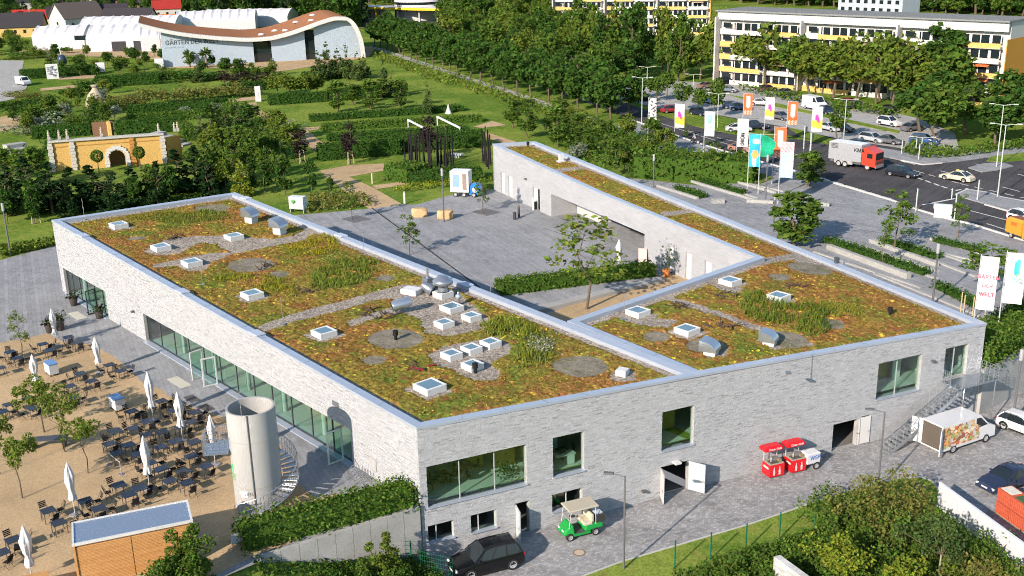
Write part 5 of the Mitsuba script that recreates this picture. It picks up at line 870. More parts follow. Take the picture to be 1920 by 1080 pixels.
# ---------------------------------------------------------------- vehicles
TYRE, HUB = (.018, .018, .018), (.32, .33, .34)
def wheel_mesh(r, w):
    m = MB(); a = 2 * PI / 16; pr = [(r * .62, -w / 2), (r * .95, -w / 2), (r, -w * .3), (r, w * .3), (r * .95, w / 2), (r * .62, w / 2)]; v = []
    for p in pr: v += [(p[0] * math.cos(k * a), p[1], p[0] * math.sin(k * a)) for k in range(16)]
    m.add(v, [(j * 16 + k, j * 16 + (k + 1) % 16, j * 16 + 16 + (k + 1) % 16, j * 16 + 16 + k) for j in range(5) for k in range(16)], TYRE)
    for s in (-1, 1):
        m.add([(r * .62 * math.cos(k * a), s * w * .5, r * .62 * math.sin(k * a)) for k in range(16)] + [(0, s * w * .34, 0)], [(k, (k + 1) % 16, 16) if s < 0 else ((k + 1) % 16, k, 16) for k in range(16)], HUB)
        for k in range(5): t = k * 2 * PI / 5; m.box([math.cos(t) * r * .36, s * w * .46, math.sin(t) * r * .36], [.05, .01, .05], 0, (.10, .10, .10))
    return m
STYLE = {  # length, width, roof height, belt, profile of bonnet and boot (x share, height share), glass base, glass roof
    'hatch': (4.1, 1.76, 1.47, .92, [(-.5, .62), (-.485, .90), (-.40, .93), (.14, .93), (.30, .80), (.47, .66), (.5, .45)], (-.47, .22), (-.36, .02)),
    'sedan': (4.6, 1.8, 1.42, .92, [(-.5, .66), (-.47, .86), (-.33, .93), (.12, .93), (.27, .83), (.47, .66), (.5, .45)], (-.38, .20), (-.19, .04)),
    'estate': (4.6, 1.82, 1.48, .95, [(-.5, .62), (-.49, .92), (-.40, .95), (.14, .95), (.27, .84), (.47, .68), (.5, .45)], (-.48, .21), (-.41, .05)),
    'suv': (4.4, 1.85, 1.68, 1.06, [(-.5, .72), (-.49, 1.02), (-.4, 1.06), (.16, 1.06), (.29, .97), (.475, .84), (.5, .5)], (-.47, .23), (-.39, .06))}
_cars = {}
def car_parts(style, col):
    if (style, col) in _cars: return _cars[style, col]
    L, W, H, bz, prof, gb, gr = STYLE[style]; zb = .24; w = W / 2; d = {}; m = MB(); v = []
    xs = [p[0] * L for p in prof]; n = len(prof)
    for (px, pz) in prof:
        k = 1 - 3.2 * max(0, abs(px) - .40) ** 1.5 * 1.6; ww = w * k
        v += [(px * L, y, z) for y, z in ((-ww * .94, zb), (-ww, zb + .16), (-ww, pz - .22), (-ww * .93, pz - .02), (-ww * .5, pz + .015), (ww * .5, pz + .015), (ww * .93, pz - .02), (ww, pz - .22), (ww, zb + .16), (ww * .94, zb))]
    f = [(j * 10 + k, j * 10 + (k + 1) % 10, j * 10 + 10 + (k + 1) % 10, j * 10 + 10 + k) for j in range(n - 1) for k in range(10)]
    m.add(v, f, col); m.add(v, [(0, k + 1, k) for k in range(1, 9)] + [((n - 1) * 10, (n - 1) * 10 + k, (n - 1) * 10 + k + 1) for k in range(1, 9)], col); d['body'] = mesh(m, 'gloss', 38)
    b0, b1, r0, r1 = gb[0] * L, gb[1] * L, gr[0] * L, gr[1] * L; wb, wr = w * .92, w * .70; Bz = bz - .03; zr = H - .07
    line = [(b0, Bz), (b0 + (r0 - b0) * .55, Bz + (zr - Bz) * .62), (r0, zr), (r0 + (r1 - r0) * .35, H - .01), (r0 + (r1 - r0) * .7, H), (r1, zr + .01), (r1 + (b1 - r1) * .5, Bz + (zr - Bz) * .56), (b1, Bz)]
    hw = lambda z: wb + (wr - wb) * ((z - Bz) / (H - Bz)) ** 1.15
    g = MB(); lv = [(x, -hw(z), z) for x, z in line] + [(x, hw(z), z) for x, z in line]; n = len(line)
    g.add(lv, [(k, k + 1, n + k + 1, n + k) for k in (0, 1, 5, 6)])
    for s in (0, n): xm = [(x, (hw(Bz) if s else -hw(Bz)), Bz) for x, z in line]; g.add([lv[s + k] for k in range(n)] + xm, [(k, n + k, n + k + 1, k + 1) if s else (k, k + 1, n + k + 1, n + k) for k in range(n - 1)])
    d['windows'] = mesh(g, 'dark_glass'); m = MB(); rl = line[2:6]; e = .03
    for a, b in zip(rl, rl[1:]): m.add([(a[0], -hw(a[1]) - e, a[1] - .03), (a[0], -hw(a[1]) * .6, a[1] + .035), (a[0], hw(a[1]) * .6, a[1] + .035), (a[0], hw(a[1]) + e, a[1] - .03), (b[0], -hw(b[1]) - e, b[1] - .03), (b[0], -hw(b[1]) * .6, b[1] + .035), (b[0], hw(b[1]) * .6, b[1] + .035), (b[0], hw(b[1]) + e, b[1] - .03)], [(0, 4, 5, 1), (1, 5, 6, 2), (2, 6, 7, 3)], col)
    for s in (-1, 1):
        for a, b in list(zip(line, line[1:]))[:2] + list(zip(line, line[1:]))[5:]: m.tube([a[0], s * hw(a[1]), a[1]], [b[0], s * hw(b[1]), b[1]], .045, n=5, col=col)
        for t in (.34, .66): x = b0 + (b1 - b0) * t; x2 = r0 + (r1 - r0) * t; m.tube([x, s * hw(Bz), Bz], [x2, s * hw(zr), zr], .04, n=5, col=(.015, .015, .015))
    d['roof'] = mesh(m, 'gloss'); rw = .33 if style != 'suv' else .37; wm = wheel_mesh(rw, .2)
    for k, (x, s) in enumerate(((L * .30, -1), (L * .30, 1), (-L * .31, -1), (-L * .31, 1))): d['wheel' + (f'_{k:03d}' if k else '')] = mesh(wm.moved(at(x, s * (w - .09), rw)), 'satin')
    m = MB()
    for x in (L * .30, -L * .31):
        for s in (-1, 1): t = np.linspace(0, PI, 9); o = [(x + (rw + .07) * math.cos(a), s * (w + .004), rw + (rw + .07) * math.sin(a)) for a in t]; m.add(o, [(0, k + 1, k) if s < 0 else (0, k, k + 1) for k in range(1, 8)], (.012, .012, .012))
    d['wheel_arches'] = mesh(m, 'matte')
    for k, s in enumerate((-1, 1)):
        d['headlight' + ('_001' if k else '')] = mesh(MB().box([L * .475, s * w * .66, prof[-2][1] - .13], [.12, w * .36, .13], s * -.35, (.52, .53, .55), bev=.03), 'gloss'); d['tail_light' + ('_001' if k else '')] = mesh(MB().box([-L * .487, s * w * .76, bz - .18], [.08, w * .26, .17], s * .3, (.30, .012, .015), bev=.02), 'gloss')
        d['mirror' + ('_001' if k else '')] = mesh(MB().box([b1 - .35, s * (w + .06), bz + .05], [.14, .2, .13], 0, col, bev=.04), 'gloss')
    sm = MB()
    for t in (-.20, .04, .245):
        for s in (-1, 1): sm.box([t * L, s * (w + .001), .62], [.018, .008, .55], 0, (.006, .006, .006))
    d['door_seams'] = mesh(sm, 'matte'); d['side_sill'] = mesh(MB().box([-.005 * L, 0, .27], [L * .40, W * .985, .12], 0, (.02, .02, .02)), 'matte')
    d['number_plate'] = mesh(MB().box([L * .502, 0, .48], [.02, .5, .11], 0, (.49, .49, .48)), 'satin')
    _cars[style, col] = d
    return d
def car(style, col, p, q, label, z=0.0, cat='car', group=None, name='car'):
    """A car whose tail stands near p and whose nose points to q."""
    p, q = vec(p), vec(q); d = q - p; c = (p + q) / 2
    return place(car_parts(style, col), name, label, cat, at(c[0], c[1], z, math.atan2(d[1], d[0])), group)
BLK, NAVY, SIL, GRY, WHT, RED, BRN, BLU, CRM = (.005, .0055, .007), (.015, .022, .045), (.36, .38, .40), (.10, .105, .115), (.55, .55, .56), (.22, .02, .025), (.11, .07, .05), (.03, .075, .19), (.50, .46, .35)
car('estate', (.014, .018, .028), *[(54.26,153.12),(57.28,149.6)], 'dark blue black estate car behind the red and grey truck', .05)
tx_ = car('sedan', CRM, *[(63.55,146.24),(60.73,149.61)], 'cream taxi with roof sign on the crossing', .05, 'taxi'); 
labels[tx_]['category'] = 'taxi'
c_ = (vec((63.55,146.24)) + vec((60.73,149.61))) / 2; part(tx_, 'roof_sign', MB().box([*c_, 1.53], [.2, .5, .14], math.atan2(*(vec((60.73,149.61)) - vec((63.55,146.24)))[::-1]), (.75, .62, .10), bev=.03), 'satin')
car('hatch', WHT, *[(60.23,127.07),(62.12,123.14)], 'white hatchback at the right edge beyond the orange vehicle', .05)
PARK = (('hatch', NAVY, '1', [(35.66,209.88),(37.63,207.03)], 'dark blue car beside the leaf green banner'), ('estate', NAVY, '2', [(42.24,192.74),(45.48,192.33)], 'dark car in the lane behind the writing banner'), ('sedan', SIL, '', [(39.3,190.36),(41.59,190.07)], 'silver car half hidden by the writing banner'),
    ('sedan', GRY, '', [(49.73,203.52),(51.61,200.21)], 'dark grey car between the two middle banners'), ('sedan', SIL, '', [(55.41,190.52),(56.83,187.63)], 'silver car right of the rightmost flower banner'), ('hatch', BLK, '', [(57.22,188.65),(58.91,186.84)], 'black car behind the double armed lamp'),
    ('estate', SIL, '', [(59.25,179.14),(60.88,176.53)], 'silver grey car in front of the dry grass strip'), ('sedan', GRY, '', [(61.03,176.99),(63.02,174.86)], 'grey car nearest the street corner railing'), ('suv', BLU, '', [(66.01,175.45),(68.59,173.74)], 'bright blue car under the corner tree'),
    ('suv', WHT, '', [(66.85,194.11),(68.67,191.05)], 'white off-road car beside the grass strip'), ('suv', BLK, '', [(69.98,203.91),(74.62,207.78)], 'black off-road car behind the white one'), ('estate', GRY, '', [(66.47,212.25),(70.19,213.78)], 'grey estate car under the dark tree edge'), ('hatch', RED, '', [(66.56,215.69),(69.42,218.83)], 'dark red car partly behind the grey estate'),
    ('sedan', BLK, '', [(67.89,240.34),(71.85,241.44)], 'black car under the trees right of the middle'), ('sedan', (.03, .03, .05), '', [(63.69,242.75),(67.21,244.83)], 'dark car deep under the trees'), ('sedan', GRY, '', [(57.45,232),(61.32,233.83)], 'anthracite car parked by the green bank'), ('sedan', BRN, '', [(54.96,238.12),(58.57,240.1)], 'brown car left of the anthracite car'),
    ('estate', BLK, '', [(48.93,252.38),(52.21,252.78)], 'black car at the far left end of the car park'), ('hatch', (.12, .15, .19), '', [(47.29,239.32),(49.05,238.21)], 'blue grey car half hidden by a young tree'), ('sedan', (.16, .11, .08), '', [(43.26,245.13),(46.36,246.41)], 'light brown car behind young trees'), ('hatch', BLU, '', [(40.27,224.54),(41.83,222.84)], 'blue car between two young trees'),
    ('hatch', (.02, .04, .09), '', [(43.79,216.14),(45.34,215.92)], 'dark blue car left of its paler neighbour'), ('hatch', (.06, .10, .17), '', [(44.62,213.96),(46.46,213.71)], 'paler blue car beside the orange banner'), ('sedan', SIL, '', [(49.83,219.51),(51.96,218.49)], 'silver car between orange and white banners'), ('hatch', RED, '', [(30.98,212.5),(32.71,212.92)], 'red car behind the leftmost flower banner'),
    ('estate', BLK, '', [(27.68,228.65),(29.66,228.36)], 'black car near the black and white banner'), ('hatch', NAVY, '', [(60.41,208.44),(61.08,205.76)], 'dark blue car beside the white box van'), ('sedan', (.30, .16, .12), '', [(36.17,172.89),(38.05,170.44)], 'reddish brown car on the road behind the writing banner'), ('hatch', (.03, .05, .08), '', [(55.38,173.42),(57.18,170.94)], 'dark car just behind the truck roof'),
    ('hatch', WHT, '', [(-54.09,454.21),(-49.77,450.32)], 'white car under the petrol station roof'), ('hatch', RED, '', [(-44.3,438.31),(-40.6,429.76)], 'red car leaving the petrol station'), ('hatch', SIL, '', [(-48.44,449.96),(-44.99,441.08)], 'silver car behind the red one'), ('sedan', GRY, '', [(16.3,308.82),(20.54,305.32)], 'grey car beneath the belt of trees'), ('sedan', GRY, '', [(68.82,186.67),(71.15,187.99)], 'grey car under the big corner trees'))
for s_, c_, _, (p, q), l in PARK: car(s_, c_, p, q, l, .06)
# near cars in the yard
def by_wheels(rear, front, w, wb, off_front):                # contact points of the near side wheels -> centre and heading
    r, f = vec(rear), vec(front); d = (f - r) / np.hypot(*(f - r)); n = np.array([-d[1], d[0]]); n = n if n[1] > 0 else -n
    return (r + f) / 2 + n * w / 2, math.atan2(d[1], d[0])
c, a = by_wheels(*[(-0.28,59.24),(-3.08,58.05)], 1.62, 2.7, 0); place(car_parts('suv', BLK), 'car', 'black estate car parked by the green mesh fence', 'car', at(c[0], c[1], YARD, a, 1.05))
car('sedan', (.018, .026, .055), *[(37.01,69.63),(32.31,67.34)], 'dark blue saloon parked by the red crates', YARD); car('hatch', WHT, *[(38.97,77.86),(40.39,75.7)], 'white car at the right edge of the yard', YARD)

def van(col, L, W, H, cab, box):
    """Panel van body with sloping nose, as parts."""
    d = {}; w = W / 2; m = MB(); pr = [(-L / 2, .38), (-L / 2, H), (L * .20, H), (L * .36, H * .62), (L * .49, H * .50), (L / 2, .40)]; v = []
    for y in (-1, 1): v += [(x, y * w * (1 if z < H * .7 else .93), z) for x, z in pr]
    n = len(pr); m.add(v, [(k, (k + 1) % n, n + (k + 1) % n, n + k) for k in range(n)], col); m.add(v, [(0, k, k + 1) for k in range(1, n - 1)] + [(n, n + k + 1, n + k) for k in range(1, n - 1)], col); d['body'] = mesh(m, 'gloss'); m = MB()
    p0, p1 = np.array([L * .215, 0, H * .97]), np.array([L * .355, 0, H * .64]); nx = np.array([.01, 0, .008]); m.add([p0 + [0, -w * .8, 0] + nx, p1 + [0, -w * .86, 0] + nx, p1 + [0, w * .86, 0] + nx, p0 + [0, w * .8, 0] + nx], [(0, 1, 2, 3)])
    for s in (-1, 1): m.add([(L * .12, s * (w * .955), H * .93), (L * .2, s * w * .955, H * .92), (L * .335, s * (w * 1.004), H * .63), (L * .12, s * (w * 1.004), H * .6)], [(0, 1, 2, 3)])
    d['windows'] = mesh(m, 'dark_glass'); wm = wheel_mesh(.35, .22)
    for k, (x, s) in enumerate(((L * .33, -1), (L * .33, 1), (-L * .28, -1), (-L * .28, 1))): d['wheel' + (f'_{k:03d}' if k else '')] = mesh(wm.moved(at(x, s * (w - .08), .35)), 'satin')
    return d
c, a = by_wheels(*[(32.38,73.37),(36.06,75.35)], 1.85, 3.7, 0); vn = place(van((.53, .54, .55), 5.9, 2.0, 2.45, 0, 0), 'delivery_van', 'white delivery van printed with colourful food, rear doors open', 'van', at(c[0], c[1], YARD, a)); VM = at(c[0], c[1], YARD, a)
q = np.random.default_rng(8); m = MB(); pal = [(.45, .10, .05), (.55, .32, .10), (.60, .52, .38), (.20, .09, .05), (.25, .30, .10), (.43, .42, .39), (.35, .18, .10)]
m.add([(-2.85, -1.0015, .64), (1.05, -1.0015, .64), (1.05, -1.0015, 1.65), (.3, -.96, 2.1), (-2.85, -.945, 2.25)], [(0, 1, 2), (0, 2, 3), (0, 3, 4)], (.50, .36, .24))
for k in range(330):
    x, z = q.uniform(-2.8, 1.0), q.uniform(.66, 2.2); s = q.uniform(.09, .28); t = np.arange(7) * 2 * PI / 7 + q.uniform(0, 1); rr = s * q.uniform(.6, 1.2, 7)
    P = Polygon(np.c_[x + rr * np.cos(t), z + rr * np.sin(t) * q.uniform(.5, 1.2)]).intersection(shapely.box(-2.85, .62, 1.1, 2.28 if x < .3 else 1.7))
    if P.is_empty or P.geom_type != 'Polygon': continue
    pv, pf = trimesh.creation.triangulate_polygon(P, engine='earcut'); m.add(np.c_[pv[:, 0], np.full(len(pv), -1.003 + .07 * np.clip((pv[:, 1] - 1.7) / .75, 0, 1) - .004 - .0001 * k), pv[:, 1]], pf, pal[int(q.integers(7))])
part(vn, 'side_print', m.moved(VM), 'satin', kind='stuff', label='printed collage of food in reds and browns')
for s, aa in ((-1, 2.25), (1, 1.7)):
    d = np.array([math.cos(PI), math.sin(PI)]); h = np.array([-2.93, s * .97]); dd = np.array([-math.sin(aa - PI / 2 + .1), s * math.cos(aa - PI / 2 + .1) * .6]); e_ = h + dd * .95; mid = (h + e_) / 2; part(vn, 'rear_door', MB().box([*mid, 1.42], [.95, .06, 2.0], math.atan2(dd[1], dd[0]), (.53, .54, .55), bev=.02).moved(VM), 'satin')
part(vn, 'cargo_opening', MB().box([-2.955, 0, 1.42], [.02, 1.7, 1.85], 0, (.10, .085, .07)).moved(VM), 'matte'); part(vn, 'tail_light', MB().box([-2.96, -.93, 1.0], [.05, .12, .4], 0, (.4, .02, .02)).moved(VM), 'gloss')
p, q2 = [(59.23,214.02),(60.44,211.14)]; d = vec(q2) - vec(p); place(van((.53, .54, .55), 5.4, 2.0, 2.6, 0, 0), 'box_van', 'white box van among the parked cars', 'van', at(*((vec(p) + vec(q2)) / 2), .05, math.atan2(d[1], d[0])))
p, q2 = [(-124.29,279.67),(-120.31,275.97)]; d = vec(q2) - vec(p); place(van((.53, .54, .55), 4.8, 1.9, 2.1, 0, 0), 'small_van', 'white van on the pale garden road', 'van', at(*((vec(p) + vec(q2)) / 2), .08, math.atan2(d[1], d[0])))

# truck
p, q2 = vec((47.7,160.26)), vec((52.94,154.73)); d = (q2 - p) / np.hypot(*(q2 - p)); n = np.array([-d[1], d[0]]); c = (p + q2) / 2 + n * 1.2; TM = at(c[0], c[1], .05, math.atan2(d[1], d[0])); tk = thing('truck', 'lorry with red cab and grey box body with black letters', 'truck'); LT = np.hypot(*(q2 - p)); x0 = -LT / 2
def tp(name, m, mat='satin', **k): return part(tk, name, m.moved(TM), mat, **k)
xb = LT / 2 - 2.3
bk = tp('box_body', MB().box([(x0 + xb) / 2, 0, 2.3], [xb - x0, 2.45, 2.55], 0, (.27, .28, .30), bev=.04)); part(bk, 'roof_sheet', MB().box([(x0 + xb) / 2, 0, 3.59], [xb - x0 - .1, 2.3, .03], 0, (.50, .52, .53)).moved(TM), 'satin')
tm = MB(); t_ = meshkit.text_mesh('KMA', .55, .01, True); tm.add(np.array(t_.vertices)[:, [0, 2, 1]] * [1, -1, 1] + [x0 + 4.1, -1.232, 2.5], t_.faces, (.02, .02, .02)); part(bk, 'lettering', tm.moved(TM), 'matte'); vm = MB()
for k in range(4): vm.box([x0 + .95, -1.232, 2.75 + k * .2], [1.1, .02, .1], 0, (.06, .06, .06))
part(bk, 'side_panel', vm.moved(TM), 'matte'); cb = MB(); w = 1.2; pr = [(xb + .12, .75), (xb + .12, 3.1), (xb + .7, 3.35), (xb + 1.25, 3.0), (LT / 2 - .06, 2.6), (LT / 2, 1.5), (LT / 2, .55)]; nn_ = len(pr); v = [(x, y * w, z) for y in (-1, 1) for x, z in pr]
cb.add(v, [(k, (k + 1) % nn_, nn_ + (k + 1) % nn_, nn_ + k) for k in range(nn_)], (.48, .05, .03)).add(v, [(0, k, k + 1) for k in range(1, nn_ - 1)] + [(nn_, nn_ + k + 1, nn_ + k) for k in range(1, nn_ - 1)], (.48, .05, .03)); kc = tp('cab', cb, 'gloss'); X = LT / 2
part(kc, 'windscreen', MB().add([(X - .045, -1.05, 2.55), (X + .012, -1.08, 1.6), (X + .012, 1.08, 1.6), (X - .045, 1.05, 2.55)], [(0, 1, 2, 3)]).moved(TM), 'dark_glass'); part(kc, 'side_window', MB().box([X - .95, -1.2, 2.15], [.85, .02, .7], 0).moved(TM), 'dark_glass'); part(kc, 'bumper', MB().box([X + .02, 0, .62], [.12, 2.3, .4], 0, (.22, .22, .22)).moved(TM), 'satin'); part(kc, 'grille', MB().box([X + .01, 0, 1.15], [.04, 1.9, .35], 0, (.06, .05, .05)).moved(TM), 'satin')
tp('chassis', MB().box([(x0 + xb) / 2, 0, .82], [xb - x0 - .3, 1.9, .35], 0, (.10, .10, .10)).box([(x0 + xb) / 2 - .2, -1.12, .75], [3.0, .06, .5], 0, (.30, .31, .31))); wm = wheel_mesh(.48, .3)
for x in (x0 + 1.7, x0 + 2.75, X - 1.25):
    for s in (-1, 1): tp('wheel', wm.moved(at(x, s * 1.02, .48)))
# orange municipal vehicle
p, q2 = vec((56.27,119.77)), vec((57.8,114.54)); d = (q2 - p) / np.hypot(*(q2 - p)); n = np.array([-d[1], d[0]]); c = (p + q2) / 2 + n * .8; OM = at(c[0], c[1], .03, math.atan2(d[1], d[0])); ov = thing('sweeper_vehicle', 'orange municipal vehicle with rounded rear hopper', 'utility vehicle'); ORG = (.60, .24, .03)
part(ov, 'hopper', MB().box([-1.1, 0, 1.45], [2.5, 1.75, 1.75], 0, ORG, bev=.3).moved(OM), 'gloss'); part(ov, 'hopper_top', MB().box([-1.1, 0, 2.33], [1.9, 1.2, .05], 0, (.22, .11, .07)).moved(OM), 'matte'); part(ov, 'cab', MB().box([.98, 0, 1.25], [1.4, 1.65, 1.75], 0, ORG, bev=.22).moved(OM), 'gloss'); part(ov, 'side_window', MB().box([1.05, -.83, 1.6], [.75, .03, .6], 0).moved(OM), 'dark_glass'); part(ov, 'chassis', MB().box([-.2, 0, .55], [4.2, 1.5, .25], 0, (.08, .08, .08)).moved(OM), 'satin'); part(ov, 'rear_panel', MB().box([-1.1, -.88, 1.7], [.9, .02, .4], 0, (.45, .12, .02)).moved(OM), 'satin'); wm = wheel_mesh(.34, .22)
for x in (-1.4, 1.1):
    for s in (-1, 1): part(ov, 'wheel', wm.moved(at(x, s * .75, .34)).moved(OM), 'satin')
# golf cart
c, a = by_wheels(*[(5.18,63.15),(3.59,62.48)], 1.0, 1.65, 0); GM = at(c[0], c[1], YARD, a, 1.12); gc = thing('golf_cart', 'green golf cart with beige roof and cream seats', 'golf cart'); GRN = (.01, .25, .045)
def blob(pts_, col):
    import manifold3d as m3
    mm = m3.Manifold.batch_hull([m3.Manifold.sphere(r, 20).translate([x, y, z]) for x, y0, z, r in pts_ for y in (-y0, y0)]).to_mesh(); return MB().add(mm.vert_properties[:, :3], mm.tri_verts, col)
def gp_(name, m, mat='satin', sm=False): return part(gc, name, m.moved(GM), mat, sm)
gp_('front_cowl', blob([(1.2, .36, .42, .12), (1.14, .34, .62, .1), (.78, .42, .86, .09), (.72, .46, .42, .1)], GRN), 'gloss', 40); gp_('rear_body', blob([(-.15, .44, .45, .1), (-.2, .42, .7, .1), (-1.15, .4, .5, .12), (-1.12, .4, .7, .1)], GRN), 'gloss', 40); gp_('headlight', MB().box([1.29, -.26, .62], [.06, .2, .1], 0, (.5, .5, .5), bev=.02).box([1.29, .26, .62], [.06, .2, .1], 0, (.5, .5, .5), bev=.02)); gp_('windscreen_frame', MB().tube([.98, -.52, 1.3], [.98, .52, 1.3], .014, n=5, col=(.4, .4, .4))); gp_('floor', MB().box([.28, 0, .36], [1.0, 1.08, .07], 0, (.06, .06, .06))); gp_('side_skirt', MB().box([.25, 0, .32], [1.25, 1.18, .12], 0, GRN), 'gloss')
gp_('seat', MB().box([-.22, 0, .86], [.52, 1.1, .16], 0, (.43, .40, .31), bev=.06)); gp_('seat_back', MB().box([-.5, 0, 1.18], [.14, 1.1, .48], 0, (.43, .40, .31), bev=.06)); gp_('roof', MB().box([.05, 0, 1.93], [1.9, 1.22, .08], 0, (.36, .33, .26), bev=.05))
fr = MB()
for s in (-1, 1): fr.tube([1.0, s * .5, .8], [.86, s * .52, 1.9], .02, n=5, col=(.5, .5, .5)).tube([-.75, s * .5, .7], [-.72, s * .52, 1.9], .02, n=5, col=(.5, .5, .5))
gp_('frame', fr); gp_('steering_wheel', MB().tube([.75, -.25, .75], [.45, -.25, 1.1], .02, n=6, col=(.03, .03, .03)).lathe([.44, -.25, 1.1], [(.16, 0), (.19, .02), (.16, .04)], 12, (.03, .03, .03))); gp_('cargo_box', MB().box([-1.05, 0, 1.0], [.6, 1.05, .45], 0, (.03, .03, .03)).box([-1.0, 0, 1.28], [.5, .7, .2], 0, (.32, .36, .42), bev=.06)); wm = wheel_mesh(.24, .2)
for x in (.95, -.7):
    for s in (-1, 1): gp_('wheel', wm.moved(at(x, s * .5, .24)))
# drinks carts and ice cart
for i, ((x, y), l) in enumerate(zip([(18.66,70.79),(20.42,71.45)], ('left of the two red drinks carts with red canopy', 'right of the two red drinks carts with red canopy'))):
    CM = at(x, y, YARD, math.atan2(uF[1], uF[0]) - .05); dk = thing('drinks_cart', l, 'drinks cart', 'red drinks carts'); RD = (.52, .012, .018)
    def dp(name, m, mat='satin', **k): return part(dk, name, m.moved(CM), mat, **k)
    dp('cabinet', MB().box([0, 0, .58], [1.25, .95, .95], 0, RD, bev=.03), 'gloss'); dp('counter', MB().box([0, 0, 1.07], [1.2, .9, .04], 0, (.28, .27, .22))); dp('canopy', MB().box([-.05, .32, 2.12], [1.5, .8, .34], 0, RD, bev=.16), 'gloss')
    for s in (-1, 1): dp('canopy_post', MB().tube([s * .56, .42, 1.05], [s * .56, .42, 2.0], .025, n=6, col=(.5, .5, .5)))
    dp('tap_unit', MB().box([.15, .1, 1.22], [.5, .3, .3], 0, (.15, .15, .15)).tube([-.3, -.1, 1.08], [-.3, -.1, 1.5], .03, n=6, col=(.5, .5, .52)))
    t = meshkit.text_mesh('Coca-Cola', .15, .01, True); dp('lettering', MB().add(np.array(t.vertices)[:, [0, 2, 1]] * [1, -1, 1] + [-.5, -.09, 2.02], t.faces, (.56, .56, .56)), 'matte')
    for q in (-.25, .22):
        b = Polygon([(-.07, 0), (.07, 0), (.08, .3), (.03, .45), (.03, .62), (-.03, .62), (-.03, .45), (-.08, .3)]); e_ = trimesh.creation.extrude_polygon(b, .01, engine='earcut'); dp('bottle_print', MB().add(np.array(e_.vertices)[:, [0, 2, 1]] * [1, -1, 1] + [q, -.478, .22], e_.faces, (.52, .50, .49)), 'matte')
    dp('label_plate', MB().box([-.63, 0, .75], [.012, .6, .16], 0, (.50, .46, .44)), 'matte'); dp('drip_tray', MB().box([-.1, -.1, 1.12], [.7, .5, .08], 0, (.07, .065, .06))); dp('bottle_rack', MB().box([.35, -.2, 1.2], [.25, .25, .22], 0, (.22, .17, .09)))
    for a_, b_ in ((-.45, -.3), (.45, -.3), (.45, .3), (-.45, .3)): dp('wheel', MB().lathe([a_, b_, 0], [(.05, 0), (.09, .05), (.05, .1)], 10, (.03, .03, .03)))
x, y = (21.59,71.73); IM = at(x, y, YARD, math.atan2(uF[1], uF[0])); ic = thing('ice_cart', 'white wheeled ice cart with blue letters beside the red drinks carts', 'ice cart')
part(ic, 'box', MB().box([0, 0, .95], [1.15, .8, .8], 0, (.52, .53, .55), bev=.05).moved(IM), 'gloss'); t = meshkit.text_mesh('WSP', .3, .01, True); part(ic, 'lettering', MB().add(np.array(t.vertices)[:, [0, 2, 1]] * [1, -1, 1] + [-.35, -.404, .85], t.faces, (.05, .12, .40)).moved(IM), 'matte'); wm = wheel_mesh(.3, .06)
for a_, b_ in ((.25, -.42), (.25, .42), (-.5, 0)): part(ic, 'wheel', wm.moved(at(a_, b_, .3)).moved(IM), 'satin')
part(ic, 'push_bar', MB().tube([.55, -.3, 1.0], [.95, -.3, 1.1], .02, n=5, col=(.1, .1, .1)).tube([.55, .3, 1.0], [.95, .3, 1.1], .02, n=5, col=(.1, .1, .1)).tube([.95, -.3, 1.1], [.95, .3, 1.1], .02, n=5, col=(.1, .1, .1)).moved(IM), 'satin')

# ---------------------------------------------------------------- yard: stair, walls, lamps, fence, crates
ss = thing('steel_stair', 'galvanised straight steel stair up to the end door', 'stair'); zt = .0; s_top, s_bot = 43.2, 36.3; w0, w1 = .25, 1.35
ps = lambda s, d, z: [*(A[:2] + uF * s + nF * d), z]
part(ss, 'landing', MB().add([ps(43.2, w0, zt), ps(47.4, w0, zt), ps(47.4, 1.9, zt), ps(43.2, 1.9, zt)] + [ps(43.2, w0, zt - .1), ps(47.4, w0, zt - .1), ps(47.4, 1.9, zt - .1), ps(43.2, 1.9, zt - .1)], [(0, 3, 2, 1), (4, 5, 6, 7), (0, 1, 5, 4), (1, 2, 6, 5), (2, 3, 7, 6), (3, 0, 4, 7)], (.36, .40, .45)), 'metal_two')
for q in range(21):
    s = s_top - (s_top - s_bot) * (q + .5) / 21; z = zt - (zt - YARD) * (q + .8) / 21; part(ss, 'tread', MB().slab(ps(s + .14, w0 + .9, z), ps(s + .14, w1 + .9, z), ps(s - .14, w1 + .9, z), ps(s - .14, w0 + .9, z), .04, (.45, .48, .50)), 'metal_two')
for d in (w0 + .88, w1 + .92):
    part(ss, 'stringer', MB().slab(ps(s_top, d - .03, zt), ps(s_bot, d - .03, YARD + .02), ps(s_bot, d + .03, YARD + .02), ps(s_top, d + .03, zt), .24, (.42, .45, .48)), 'metal_two'); m = MB()
    for q in range(11): t = q / 10; s = s_top + (s_bot - s_top) * t; z = zt + (YARD - zt) * t; m.tube(ps(s, d, z), ps(s, d, z + 1.05), .018, n=5, col=(.5, .53, .55))
    for h in (.35, .7, 1.05): m.tube(ps(s_top, d, zt + h), ps(s_bot, d, YARD + h), .014 if h < 1 else .024, n=5, col=(.39, .41, .42))
    part(ss, 'handrail', m, 'metal_two')
m = MB()
for a_, b_ in (((45.3, 1.9), (47.4, 1.9)), ((47.4, 1.9), (47.4, w0)), ((43.2, w0 + .1), (43.2, w0 + .85))):
    for q in np.linspace(0, 1, 5): s, d = vec(a_) + (vec(b_) - vec(a_)) * q; m.tube(ps(s, d, zt), ps(s, d, zt + 1.05), .018, n=5, col=(.5, .53, .55))
    for h in (.3, .55, .8, 1.05): m.tube(ps(*a_, zt + h), ps(*b_, zt + h), .014, n=5, col=(.5, .53, .55))
part(ss, 'landing_railing', m, 'metal_two')
